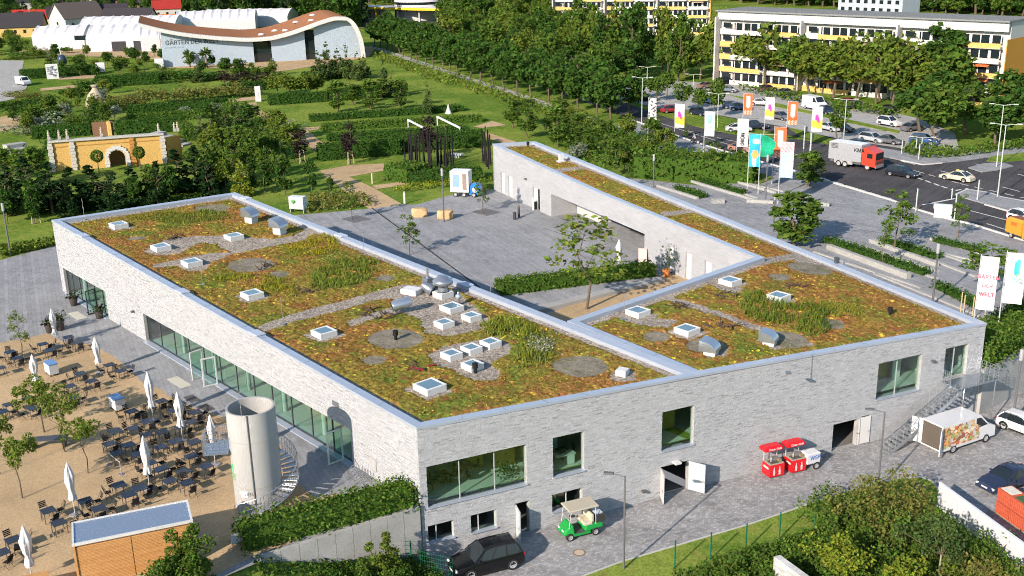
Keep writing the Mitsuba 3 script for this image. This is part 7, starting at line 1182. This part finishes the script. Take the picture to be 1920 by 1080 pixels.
for g in wl.geoms: e_ = trimesh.creation.extrude_polygon(g, .5, engine='earcut'); v = np.array(e_.vertices); m.add(np.c_[(P + u * v[:, :1] + n * (v[:, 2:] + 1.6)), v[:, 1]], e_.faces, (.32, .39, .46))
part(hall, 'front_wall', m, 'satin'); 
for a, b in holes: part(hall, 'glass_strip', MB().add([pt(a, 2.4, 0), pt(b, 2.4, 0), pt(b, 2.4, 6.3 if a < .5 else 8.6), pt(a, 2.4, 6.3 if a < .5 else 8.6)], [(0, 1, 2, 3)]), 'dark_glass')
rf, ed = MB(), MB(); v1 = [pt(a, -.6, z) for a, z in zip(cx, cz)]; v2 = [pt(a, dep, z) for a, z in zip(cx, cz)]; N = len(v1)
rf.add(v1 + v2, [(k, k + 1, N + k + 1, N + k) for k in range(N - 1)], (.30, .14, .075)); part(hall, 'roof', rf, 'matte', True); wd = lambda a: a
v3 = [pt(a - (.0 if z > 1 else 0), -.62, max(z - .95, 0)) if k < 52 else pt(a - .022, -.62, max(z - .3, 0)) for k, (a, z) in enumerate(zip(cx, cz))]; v0 = [pt(a, -.64, z + .04) for a, z in zip(cx, cz)]; ed.add(v0 + v3, [(k, N + k, N + k + 1, k + 1) for k in range(N - 1)], (.55, .55, .53))
vb = [pt(a, 1.2, z + .05) for a, z in zip(cx, cz)]; ed.add(v0 + vb, [(k, k + 1, N + k + 1, N + k) for k in range(N - 1)], (.55, .55, .53)); part(hall, 'roof_edge', ed, 'matte'); part(hall, 'side_wall', MB().add([pt(0, 1.6, 0), pt(0, dep, 0), pt(0, dep, 10), pt(0, 1.6, 10.5)], [(0, 1, 2, 3)], (.45, .45, .46)), 'matte')
for s in (.027, .046, .062, .085, .1): part(hall, 'small_print', MB().box([*(P + u * s * L + n * 1.55), 5.45], [.9, .06, .3], math.atan2(u[1], u[0]), (.28, .34, .40)), 'matte')
for txt, h, s, z in (('GÄRTEN DER WELT', 1.15, .022, 6.2),): t = meshkit.text_mesh(txt, h, .03, True); vv = np.array(t.vertices); part(hall, 'lettering', MB().add(np.c_[(P + u * (vv[:, :1] + s * L) + n * (1.56 - vv[:, 2:])), vv[:, 1] + z], t.faces, (.08, .09, .10)), 'matte')
for a, d in ((.50, 8), (.58, 14), (.62, 6), (.70, 18), (.76, 8), (.80, 22)): i = int(np.argmin(abs(cx[:50] - a))); part(hall, 'roof_dome', MB().lathe(pt(a, d, cz[i]), [(1.1, 0), (.9, .4), (.3, .6)], 14, (.55, .55, .55)), 'satin', True)
# white tents
def tent(p, q, gable, hz, hr, label, bays, round_=True):
    p, q = vec(p), vec(q); d = q - p; L = np.hypot(*d); u = d / L; n = np.array([-u[1], u[0]]); k = thing('white_tent', label, 'tent', 'white tent halls'); dz = hr - hz; pr = [(0, 0), (0, hz), (gable * .12, hz + dz * .36), (gable * .3, hz + dz * .76), (gable * .5, hr), (gable * .7, hz + dz * .76), (gable * .88, hz + dz * .36), (gable, hz), (gable, 0)]
    W = lambda s, a, z: [*(p + u * s + n * a), z]; b_ = MB(); st = np.linspace(0, L, bays * 4 + 1)
    v = [];
    for i, s in enumerate(st): sag = .0 if i % 4 == 0 else -.28; v += [W(s, a, z + (sag if z > hz else 0)) for a, z in pr]
    m_ = len(pr); b_.add(v, [(i * m_ + j, (i + 1) * m_ + j, (i + 1) * m_ + j + 1, i * m_ + j + 1) for i in range(len(st) - 1) for j in range(m_ - 1)], (.52, .52, .54)); part(k, 'roof', b_, 'matte')
    for s, nm in ((0, 'gable'), (L, 'gable')): part(k, nm, MB().add([W(s, a, z) for a, z in pr], [(0, j, j + 1) for j in range(1, m_ - 1)], (.55, .55, .54)), 'matte')
    return k, W
k, W = tent(*[(-158.86,372.81),(-141.78,373.59)], 14, 4.6, 7.6, 'left white tent hall with dark window', 5); part(k, 'window', MB().add([W(14, -.06, 2.9), W(20, -.06, 2.9), W(20, -.06, 4.4), W(14, -.06, 4.4)], [(0, 1, 2, 3)]), 'dark_glass')
k, W = tent(*[(-136.57,361.29),(-118.56,362.57)], 16, 4.6, 8.2, 'middle white tent hall with two dark openings', 5)
for a in (8, 15): part(k, 'opening', MB().add([W(a, -.06, 0), W(a + 4.6, -.06, 0), W(a + 4.6, -.06, 3.2), W(a, -.06, 3.2)], [(0, 1, 2, 3)], (.05, .05, .055)), 'matte')
tent(*[(-118.16,359.12),(-110.75,360.93)], 14, 4.6, 7.8, 'right white tent hall beside the curved hall', 3)
tent(*[(-161.03,420.61),(-124.85,420.88)], 16, 4.0, 7.2, 'long white tent hall behind the front ones', 10); tent(*[(-127.71,430.84),(-97.76,435.36)], 18, 4.4, 7.8, 'long white tent hall behind the curved roof', 9); tent(*[(-123.72,454.78),(-88.16,450.69)], 15, 4, 7, 'rearmost white tent hall near the dark trees', 8)
x, y = (-143.98,479.51); solo('orange_container', MB().box([x, y, 2.0], [13, 5, 4.0], -.05, (.62, .20, .07)), 'matte', 'orange container box behind the tents', 'container')
# village houses
def house(px, w, dp_, wall, ridge, rz, cw, cr, label):
    x, y = px; k = thing('house', label, 'house'); M_ = at(x, y, 0, rz); part(k, 'wall', MB().box([0, 0, wall / 2], [w, dp_, wall], 0, cw).moved(M_), 'matte'); e_ = .5; hw, hd = w / 2 + e_, dp_ / 2 + e_; zr = wall + ridge
    part(k, 'gable', MB().add([(-w / 2, -dp_ / 2, wall), (-w / 2, dp_ / 2, wall), (-w / 2, 0, zr - .1), (w / 2, -dp_ / 2, wall), (w / 2, dp_ / 2, wall), (w / 2, 0, zr - .1)], [(1, 0, 2), (3, 4, 5)], cw).moved(M_), 'matte')
    r = part(k, 'roof', MB().slab([-hw, -hd, wall - .25], [hw, -hd, wall - .25], [hw, 0, zr], [-hw, 0, zr], .2, cr).slab([hw, hd, wall - .25], [-hw, hd, wall - .25], [-hw, 0, zr], [hw, 0, zr], .2, cr).moved(M_), 'matte'); part(r, 'chimney', MB().box([w * .2, .8, zr], [.6, .6, 1.6], 0, (.25, .12, .08)).moved(M_), 'matte')
    for s in np.linspace(-w * .32, w * .32, max(2, int(w / 4))): part(k, 'window', MB().box([s, -dp_ / 2 - .02, wall * .55], [1.1, .06, 1.3], 0).moved(M_), 'dark_glass')
    part(k, 'window', MB().box([-w / 2 - .02, 0, wall * .6], [.06, 1.2, 1.3], 0).moved(M_), 'dark_glass')
RR_, DR, GR_ = (.30, .035, .03), (.045, .042, .048), (.12, .10, .09)
for px, w, d_, wl_, rd, rz, cw, cr, l in zip([(-186.64,431.25),(-200.42,486.12),(-186.07,471.12),(-176.29,460.55),(-173.84,473.39),(-165.88,471.28),(-155.81,463.19),(-258.64,592.53),(-252.87,599.02),(-231.36,583.92),(-199.34,573.82),(-184.85,546.47),(-188.84,578.54),(-176.44,558.83),(-154.05,509.86),(-256.88,626.72),(-246.94,652.06),(-230.2,627.01),(-148.97,565.78),(-188.76,612.98),(-20.79,556.11),(-6.11,543.04)], (16, 34, 12, 18, 16, 13, 20, 15, 14, 22, 12, 14, 16, 14, 12, 12, 12, 12, 12, 12, 18, 14), (11, 9, 9, 12, 9, 10, 10, 11, 10, 10, 9, 10, 10, 9, 9, 9, 9, 9, 9, 9, 11, 10), (4, 3.4, 5, 5, 3.4, 6, 4, 5, 5, 3.5, 5, 5, 4, 4.5, 5, 5, 5, 5, 4.5, 4.5, 6, 5), (5, 3.5, 4, 6, 3.5, 3.5, 4, 5, 5, 4, 4.5, 4.5, 5, 4, 3.5, 4, 4, 4, 4, 4, 5, 4), (.2, -.05, .4, .9, -.05, .3, -.05, .5, -.2, .1, .9, .2, .7, .1, .3, .5, .1, -.3, .2, .4, .2, .1),
        ((.5, .36, .14), (.45, .4, .3), (.49, .49, .48), (.48, .47, .45), (.5, .45, .36), (.50, .50, .49), (.6, .5, .4)) + ((.48, .46, .43),) * 15, (DR, RR_, DR, GR_, RR_, DR, DR, DR, GR_, GR_, RR_, DR, RR_, DR, RR_, DR, RR_, RR_, RR_, (.55, .4, .15), (.45, .12, .06), (.4, .1, .06)),
        ('house with dark roof at the left end of the tents', 'long low house with bright red roof', 'white gabled house behind the red roof', 'house with big brown grey roof', 'low house with red roof right of the brown one', 'white house with flat dark roof', 'long dark roofed house behind the tents', 'dark roofed house at the upper left', 'grey roofed house with white gable', 'brown roofed house in the second row', 'red roofed house between trees', 'dark roofed house with solar panels', 'house with steep red roof', 'dark house behind the steep red roof', 'small red roofed house by the orange container', 'far house with dark roof', 'far house with red roof at the top edge', 'second far red roofed house at the top edge', 'red roofed house among the dark trees', 'yellow roofed far house', 'red tiled house right of the petrol station', 'red house half hidden by trees')): house(px, w, d_, wl_, rd, rz, cw, cr, l)
# petrol station
P, u, n, L = corner_frame(*[(-67.91,478.95),(-24.55,449.64)]); gs = thing('petrol_station', 'petrol station with long yellow edged canopy and white round building', 'petrol station'); W = lambda s, d, z: [*(P + u * s + n * d), z]; rz = math.atan2(u[1], u[0])
part(gs, 'canopy', MB().box(W(L / 2, 6, 5.4), [L, 13, .5], rz, (.55, .55, .55)), 'matte'); part(gs, 'canopy_edge', MB().box(W(L / 2, -.6, 5.35), [L + .6, .3, .9], rz, (.72, .50, .02)), 'satin')
for s in (.1, .28, .5, .72, .9): part(gs, 'pillar', MB().box(W(L * s, 2, 2.6), [1.1 if s == .28 else .6, .6, 5.2], rz, (.72, .50, .02) if s == .28 else (.42, .42, .41)), 'satin')
part(gs, 'shop', MB().box(W(L * .12, 9, 2.2), [L * .2, 6, 4.4], rz, (.49, .50, .49)), 'matte'); part(gs, 'round_building', MB().lathe(W(L * .52, 16, 0), [(11, 0), (11, 8.2), (9.5, 8.4), (9.5, 10.6), (1, 10.8)], 28, (.52, .52, .50)), 'matte', 30); part(gs, 'window_band', MB().lathe(W(L * .52, 16, 6.4), [(11.05, 0), (11.05, 1.1)], 28, (.1, .12, .14)), 'dark_glass')
struct('station_yard', MB().sheet(Polygon([(-71.67,486.13),(-24.02,460.67),(-19.49,408.49),(-38.33,422.6),(-56.1,452.8)]), .07, (.1, .1, .1)), 'asphalt', label='asphalt yard of the petrol station')
# long flats
def flats(p, q, storeys, unit, label, gable=(.52, .26, .06), z0=0.0, dep=12, ochre=(.56, .37, .13)):
    P, u, n, L = corner_frame(p, q); k = thing('block_of_flats', label, 'block of flats'); sh = 2.8; H_ = storeys * sh + 2.2; rz = math.atan2(u[1], u[0]); W = lambda s, d, z: [*(P + u * s + n * d), z]
    part(k, 'wall', MB().box(W(L / 2, dep / 2 + .8, H_ / 2), [L, dep - 1.6, H_], rz, (.48, .48, .46)), 'matte'); part(k, 'roof', MB().box(W(L / 2, dep / 2, H_ + .12), [L + .5, dep + .6, .3], rz, (.20, .21, .21)), 'matte'); part(k, 'attic', MB().box(W(L / 2, .55, H_ - .9), [L, .5, 1.8], rz, (.49, .49, .49)), 'matte'); part(k, 'gable', MB().box(W(L - .0, dep / 2, (H_ - 3.2) / 2), [.16, dep - .4, H_ - 3.2], rz, gable), 'matte'); part(k, 'gable', MB().box(W(0, dep / 2, (H_ - 3.2) / 2), [.16, dep - .4, H_ - 3.2], rz, gable), 'matte')
    nb = max(1, int(L / unit)); ub = L / nb; q_ = np.random.default_rng(int(L))
    for b in range(nb):
        s0 = b * ub; part(k, 'stair_fin', MB().box(W(s0 + .2, .1, H_ / 2 - .6), [.34, 1.9, H_ - 1.3], rz, (.52, .50, .48)), 'matte')
        for f in range(storeys):
            z = f * sh; w = part(k, 'window', MB().box(W(s0 + ub * .57, .76, z + 1.75), [ub * .74, .06, 1.5], rz), 'dark_glass'); fr_ = MB()
            for a in np.linspace(.22, .94, 9): fr_.box(W(s0 + ub * a, .71, z + 1.75), [.55 if int(a * 100) % 2 else .2, .06, 1.55], rz, (.50, .50, .49))
            part(w, 'frame', fr_, 'matte', kind='stuff')
            for side in (0, 1):
                a = s0 + ub * (.37 if side == 0 else .77); c = ochre if (f + side + b) % 2 else (.50, .49, .46); t = q_.random(); g = part(k, 'balcony', MB().box(W(a, -.1, z + .55), [ub * .365, .12, .95], rz, c if f < storeys - 1 or t > .3 else (.06, .26, .19)).box(W(a, .3, z + .06), [ub * .37, .9, .12], rz, (.42, .42, .41)), 'matte')
                if q_.random() < .22: part(g, 'awning', MB().slab(W(a - ub * .1, .6, z + 2.65), W(a + ub * .1, .6, z + 2.65), W(a + ub * .1, -.6, z + 2.2), W(a - ub * .1, -.6, z + 2.2), .04, [(.50, .14, .05), (.55, .30, .25), (.62, .36, .04), (.4, .3, .2)][int(q_.integers(4))]), 'matte')
            part(k, 'stair_panel', MB().box(W(s0 + ub * .11, .62, z + .55), [ub * .16, .12, 1.2], rz, ochre if f % 2 or storeys - 2 > f else (.49, .49, .48)), 'matte'); part(k, 'stair_window', MB().box(W(s0 + ub * .11, .7, z + 2.0), [ub * .09, .06, 1.1], rz), 'dark_glass')
    return k
(xr, yr), = [(106.58,230.5)][:1]; 
top_l, top_r = vec((48.06,254.46)), vec((94.13,208.29))
flats(top_l, top_r, 5, 16.5, 'long pale block of flats with ochre balconies and flat roof')
flats(*[(16,386.68),(68.28,373.99)], 6, 17, 'ochre block of flats partly hidden behind the left trees', gable=(.62, .40, .10)); 
P, u, n, L = corner_frame(*[(131.94,444.47),(149.76,422.35)]); k = thing('grey_house_block', 'blue grey block of flats behind the long flats', 'block of flats'); part(k, 'wall', MB().box([*(P + u * L / 2 + n * 6), 4.5], [L, 12, 9], math.atan2(u[1], u[0]), (.36, .40, .46)), 'matte')
for f in range(3):
    for s in np.linspace(.08, .92, 8): part(k, 'window', MB().box([*(P + u * L * s - n * .02), 3 + f * 3], [1.6, .1, 1.4], math.atan2(u[1], u[0])), 'dark_glass')
# yellow garden wall with arch
P, u, n, L = corner_frame(*[(-71.29,167.85),(-55.3,172.77)]); gw = thing('garden_wall', 'yellow plastered garden wall with stone arch and figures on top', 'garden wall'); (x_, y_, hw_), = [(-71.29,167.85,4.63)]; hw_ = 4.6; W = lambda s, d, z: [*(P + u * s * L + n * d), z]; rz = math.atan2(u[1], u[0])
g = shapely.box(0, 0, L, hw_).difference(Polygon([(L * .575 - 1.15, -.1), (L * .575 - 1.15, 1.5)] + [(L * .575 - 1.15 * math.cos(t), 1.5 + 1.15 * math.sin(t)) for t in np.linspace(0, PI, 9)] + [(L * .575 + 1.15, 1.5), (L * .575 + 1.15, -.1)])); m = MB()
for p_ in getattr(g, 'geoms', [g]): e_ = trimesh.creation.extrude_polygon(p_, .7, engine='earcut'); v = np.array(e_.vertices); m.add(np.c_[(P + u * v[:, :1] + n * v[:, 2:]), v[:, 1]], e_.faces, (.50, .325, .11))
part(gw, 'plaster', m, 'matte'); part(gw, 'cornice', MB().box(W(.5, .3, hw_ + .12), [L + .5, 1.3, .26], rz, (.42, .41, .38)), 'matte'); part(gw, 'string_course', MB().box(W(.5, -.04, hw_ - .75), [L, .12, .12], rz, (.42, .24, .08)), 'matte')
for s in (.0, .19, .72, 1.0): 
    st_ = MB()
    for q in range(9): st_.box(W(s, -.12, .25 + q * .5), [.85 if q % 2 else .65, .34, .46], rz, (.44, .43, .40) if s != .72 else (.40, .20, .06))
    part(gw, 'quoins', st_, 'matte', kind='stuff')
for q in range(11): t = PI * (q + .5) / 11; r0 = 1.6; part(gw, 'arch_stone', MB().box(W(.575 - r0 / L * math.cos(t), -.06, 1.5 + r0 * math.sin(t)), [.55, .3, .55 if q % 2 else .72], rz, (.50, .50, .48)), 'matte')
for s_ in (-1, 1):
    for q in range(3): part(gw, 'arch_stone', MB().box(W(.575 + s_ * 1.55 / L, -.06, .3 + q * .5), [.75 if q % 2 else .6, .3, .47], rz, (.50, .50, .48)), 'matte')
part(gw, 'arch_back', MB().box(W(.575, 2.5, 1.3), [4, .2, 2.6], rz, (.20, .12, .06)), 'matte'); part(gw, 'niche', MB().box(W(.52, 5, 3.2), [.5, 3.4, 6.4], rz + .1, (.62, .42, .14)).box(W(.46, 6, 3.2), [3.2, .5, 6.4], rz, (.18, .11, .07)), 'matte')
for i, s in enumerate((.0, .09, .16, .46, .975, 1.12, 1.15)): 
    m = MB().box(W(s, .3, hw_ + .6), [.45, .45, .5], rz, (.34, .33, .31)).lathe(W(s, .3, hw_ + .8), [(.12, 0), (.19, .22), (.15, .45), (.22, .62), (.08, .78), (.12, .9), (.09, 1.0), (.02, 1.05)], 10, (.42, .36, .29)); solo('garden_figure', m, 'matte', ('small stone figure on the left end of the yellow wall', 'second stone figure on the yellow wall', 'third stone figure on the yellow wall', 'pale stone figure before the niche', 'stone figure at the right end of the wall', 'left one of two figures beyond the wall', 'right one of two figures beyond the wall')[i], 'statue', 'stone figures on the garden wall')
wg = thing('side_wall', 'short yellow wall piece right of the arch wall', 'wall'); part(wg, 'plaster', MB().box(W(1.09, 1.5, 2), [3, .5, 4], rz + .7, (.55, .30, .08)), 'matte')
for i, (x, y) in enumerate([(-63.48,165.85),(-57.74,168.04)]):
    k = thing('ball_tree', ('left', 'right')[i] + ' clipped ball tree before the yellow wall', 'tree', 'ball trees at the yellow wall'); q = np.random.default_rng(i); d_ = q.normal(size=(700, 3)); d_ /= np.linalg.norm(d_, axis=1, keepdims=True); part(k, 'crown', MB().add(*cards(d_ * q.uniform(.85, 1.0, (700, 1)) * .95 + [x, y, 2.7], .28, GREENS['mid'], .2, q)), 'leaf'); part(k, 'trunk', MB().tube([x, y, 0], [x, y, 2.2], .07, n=6, col=BARK), 'matte')
for (a, b), nst, l in (([(-57.28,187.26),(-56.37,189.66)], 4, 'pale garden steps right of the yellow wall'), ([(-80.52,177.23),(-78.26,179.67)], 4, 'pale garden steps left of the yellow wall')):
    a, b = vec(a), vec(b); d = b - a; k = thing('garden_steps', l, 'steps'); n_ = np.array([-d[1], d[0]]) / np.hypot(*d)
    for q in range(nst): part(k, 'step', MB().box([*((a + b) / 2 + n_ * q * 1.7), .15 + .3 * q], [np.hypot(*d), 1.75, .3 + .6 * q], math.atan2(d[1], d[0]), (.46, .45, .43)), 'concrete')
(x, y, h), = [(-87.85,233.64,4.19)]; k = thing('stone_beehive', 'stone beehive shaped hut in the long grass bed', 'garden hut'); part(k, 'body', MB().lathe([x, y, 0], [(2.4, 0), (2.2, 1.6), (1.5, 3.2), (.7, 4.2), (.5, 4.6), (.8, 5.0), (.7, 5.2)], 14, (.36, .31, .23), wob=.06), 'matte', 30)
x, y = (-128.99,320.97); k = thing('cabin_sculpture', 'dark blue cable car cabin standing as a display', 'cabin'); part(k, 'cabin', MB().lathe([x, y, .4], [(.7, 0), (1.25, .6), (1.3, 1.8), (.9, 2.6), (.3, 2.9)], 14, (.03, .045, .08)), 'gloss', True); part(k, 'frame', MB().lathe([x, y, .35], [(.9, 0), (1.4, .5), (.85, .2)], 14, (.42, .43, .45)), 'satin'); part(k, 'hanger', MB().tube([x, y, 3.2], [x - .4, y, 5.6], .14, n=6, col=(.5, .52, .55)), 'satin')
(x, y, h), = [(-119.63,290.17,3.88)]; k = thing('patterned_panel', 'white and grey patterned upright panel by the garden road', 'panel'); part(k, 'panel', MB().box([x, y, h / 2], [3.0, .3, h], .2, (.46, .48, .49)), 'matte'); m = MB(); q = np.random.default_rng(2)
for _ in range(26): m.box([x + q.uniform(-1.2, 1.2), y - .3 + q.uniform(-.05, .02), q.uniform(.6, h - .4)], [.45, .06, .22], .2, (.15, .17, .2))
part(k, 'pattern', m, 'matte', kind='stuff')
for (x, y), l in zip([(-111.35,302.56),(-54.83,240.45),(-97.48,309.94)], ('white framed board before the tents', 'tall white gate pillar by the garden path', 'white kiosk boxes beside the curved hall')): 
    k = thing('white_pavilion', l, 'board'); part(k, 'body', MB().box([x, y, 1.5], [2.4 if 'gate' not in l else 1.2, .9, 2.4 if 'gate' not in l else 3.6], .1, (.52, .52, .52)), 'matte'); part(k, 'frame', MB().box([x, y - .5, 1.5], [1.6 if 'gate' not in l else .5, .06, 1.5], .1, (.45, .48, .5)), 'satin')
for i, ((x, y, h), l) in enumerate(zip([(-89.38,311,5.31),(-83.64,307.4,6.7)], ('left palm tree before the curved hall', 'right palm tree before the curved hall'))):
    k = thing('palm_tree', l, 'palm', 'palms before the curved hall'); q = np.random.default_rng(70 + i); part(k, 'trunk', MB().tube([x, y, 0], [x, y, h * .62], .35, .26, 8, (.22, .17, .12)), 'matte'); m = MB(); c0 = np.array([x, y, h * .62])
    for f in range(34):
        a = q.uniform(0, 2 * PI); e_ = q.uniform(-.3, 1.1); l_ = q.uniform(2.0, 3.0); d = np.array([math.cos(a) * math.cos(e_), math.sin(a) * math.cos(e_), math.sin(e_)]); s = np.array([-math.sin(a), math.cos(a), 0]) * .3; p1 = c0 + d * l_ * .55; p2 = c0 + d * l_ + [0, 0, -.7]; cc = vec(GREENS['pine'][int(q.integers(3))])
        m.add([c0, p1 - s, p2, p1 + s], [(0, 1, 2, 3)], cc)
    part(k, 'fronds', m, 'leaf')
for i, (x, y) in enumerate([(-37.93,170.9),(-24.98,168.68),(-32.91,170.36),(-60.72,135.3),(-42.8,150.43)]):
    m = MB()
    for t in (0, 2.1, 4.2): m.tube([x + .6 * math.cos(t), y + .6 * math.sin(t), 0], [x + .4 * math.cos(t), y + .4 * math.sin(t), 2.1], .05, n=6, col=(.46, .38, .26))
    for t in (0, 2.1): m.tube([x + .4 * math.cos(t), y + .4 * math.sin(t), 2.05], [x + .4 * math.cos(t + 2.1), y + .4 * math.sin(t + 2.1), 2.05], .05, n=6, col=(.46, .38, .26))
    solo('stake_tripod', m, 'matte', ('wooden tripod of stakes at the left purple tree', 'wooden tripod of stakes under the right purple tree', 'wooden tripod of stakes by the front hedge', 'wooden tripod of stakes at the forecourt lawn', 'wooden tripod of stakes behind the planted roof')[i], 'stake')
# cyclist on the road edge
x, y = (30.99,179.41); k = thing('bicycle', 'bicycle ridden along the road', 'bicycle'); BM = at(x, y, 0, 2.6); m = MB(); wv = wheel_mesh(.34, .04)
for a in (-.52, .52): part(k, 'wheel', wv.moved(at(a, 0, .34)).moved(BM), 'satin')
for a, b in (((-.52, 0, .34), (-.1, 0, .85)), ((-.1, 0, .85), (.42, 0, .85)), ((.42, 0, .95), (.52, 0, .34)), ((-.05, 0, .35), (.42, 0, .8)), ((-.05, 0, .35), (-.14, 0, .9))): m.tube(a, b, .02, n=5, col=(.05, .05, .05))
part(k, 'frame', m.moved(BM), 'satin')
import manifold3d as m3
def body(joints, bones):
    S = lambda p, r: m3.Manifold.sphere(r, 12).translate([float(c) for c in p]); out = None
    for a, b in bones: h = m3.Manifold.batch_hull([S(*joints[a]), S(*joints[b])]); out = h if out is None else out + h
    mm = out.to_mesh(); t = trimesh.Trimesh(mm.vert_properties[:, :3], mm.tri_verts); trimesh.smoothing.filter_taubin(t, iterations=6); return t
J_ = {'hip': ((-.12, 0, .95), .14), 'chest': ((.1, 0, 1.35), .17), 'neck': ((.16, 0, 1.52), .06), 'head': ((.2, 0, 1.68), .11)}
for s, nm in ((-1, 'l'), (1, 'r')): J_.update({nm + 'sh': ((.12, s * .19, 1.42), .06), nm + 'el': ((.3, s * .22, 1.2), .045), nm + 'ha': ((.44, s * .22, 1.0), .04), nm + 'hp': ((-.1, s * .1, .92), .09), nm + 'kn': ((.22, s * .1, .78 if s > 0 else .66), .06), nm + 'an': ((.0, s * .1, .42 if s > 0 else .24), .045), nm + 'to': ((.16, s * .1, .38 if s > 0 else .2), .035)})
bt = body(J_, [('hip', 'chest'), ('chest', 'neck'), ('neck', 'head')] + [(s + a, s + b) for s in 'lr' for a, b in (('sh', 'el'), ('el', 'ha'), ('hp', 'kn'), ('kn', 'an'), ('an', 'to'))] + [('chest', 'lsh'), ('chest', 'rsh'), ('hip', 'lhp'), ('hip', 'rhp')])
v = np.array(bt.vertices); cc = np.where((v[:, 2:] > 1.55), [[.48, .32, .24]], np.where(v[:, 2:] > .95, [[.34, .34, .36]], [[.05, .05, .07]])); kp = thing('person', 'person in grey top cycling along the road edge', 'person'); part(kp, 'body', MB().add(v, bt.faces, cc).moved(BM), 'cloth', True); part(kp, 'hair', MB().lathe([.19, 0, 1.72], [(.115, 0), (.1, .06), (.04, .1)], 10, (.06, .04, .03)).moved(BM), 'matte')

# ---------------------------------------------------------------- tell alike things apart by their place
def _foot(k):
    for d in [scene.get(k)] + [scene[q] for q in _under.get(k, [])]:
        if d and 'to_world' in d and d['type'] in ('instance', 'ply'): m = np.array(d['to_world'].matrix, float); return m[:2, 3] if abs(m[:2, 3]).sum() > 1 else meshkit.WRITTEN[d['filename']][0][:, :2].mean(0)
        if d and d['type'] == 'ply': return meshkit.WRITTEN[d['filename']][0][:, :2].mean(0)
_under = {}
for q in scene:
    if '__' in q: _under.setdefault(q.split('__')[0], []).append(q)
_same = {}
for k, d in labels.items():
    if d.get('category') and d.get('kind') != 'stuff': _same.setdefault((d['label'], d.get('group')), []).append(k)
def nth(i): return f"{i}{'th' if i % 100 in (11, 12, 13) else {1: 'st', 2: 'nd', 3: 'rd'}.get(i % 10, 'th')}"
for (lab, grp), ks in _same.items():
    if 1 < len(ks) <= 80:
        ks = sorted(ks, key=lambda k: math.atan2(*_foot(k)))
        for i, k in enumerate(ks): labels[k]['label'] = lab + (', leftmost of its kind' if i == 0 else ', rightmost of its kind' if i == len(ks) - 1 else f', {nth(i + 1)} from the left')
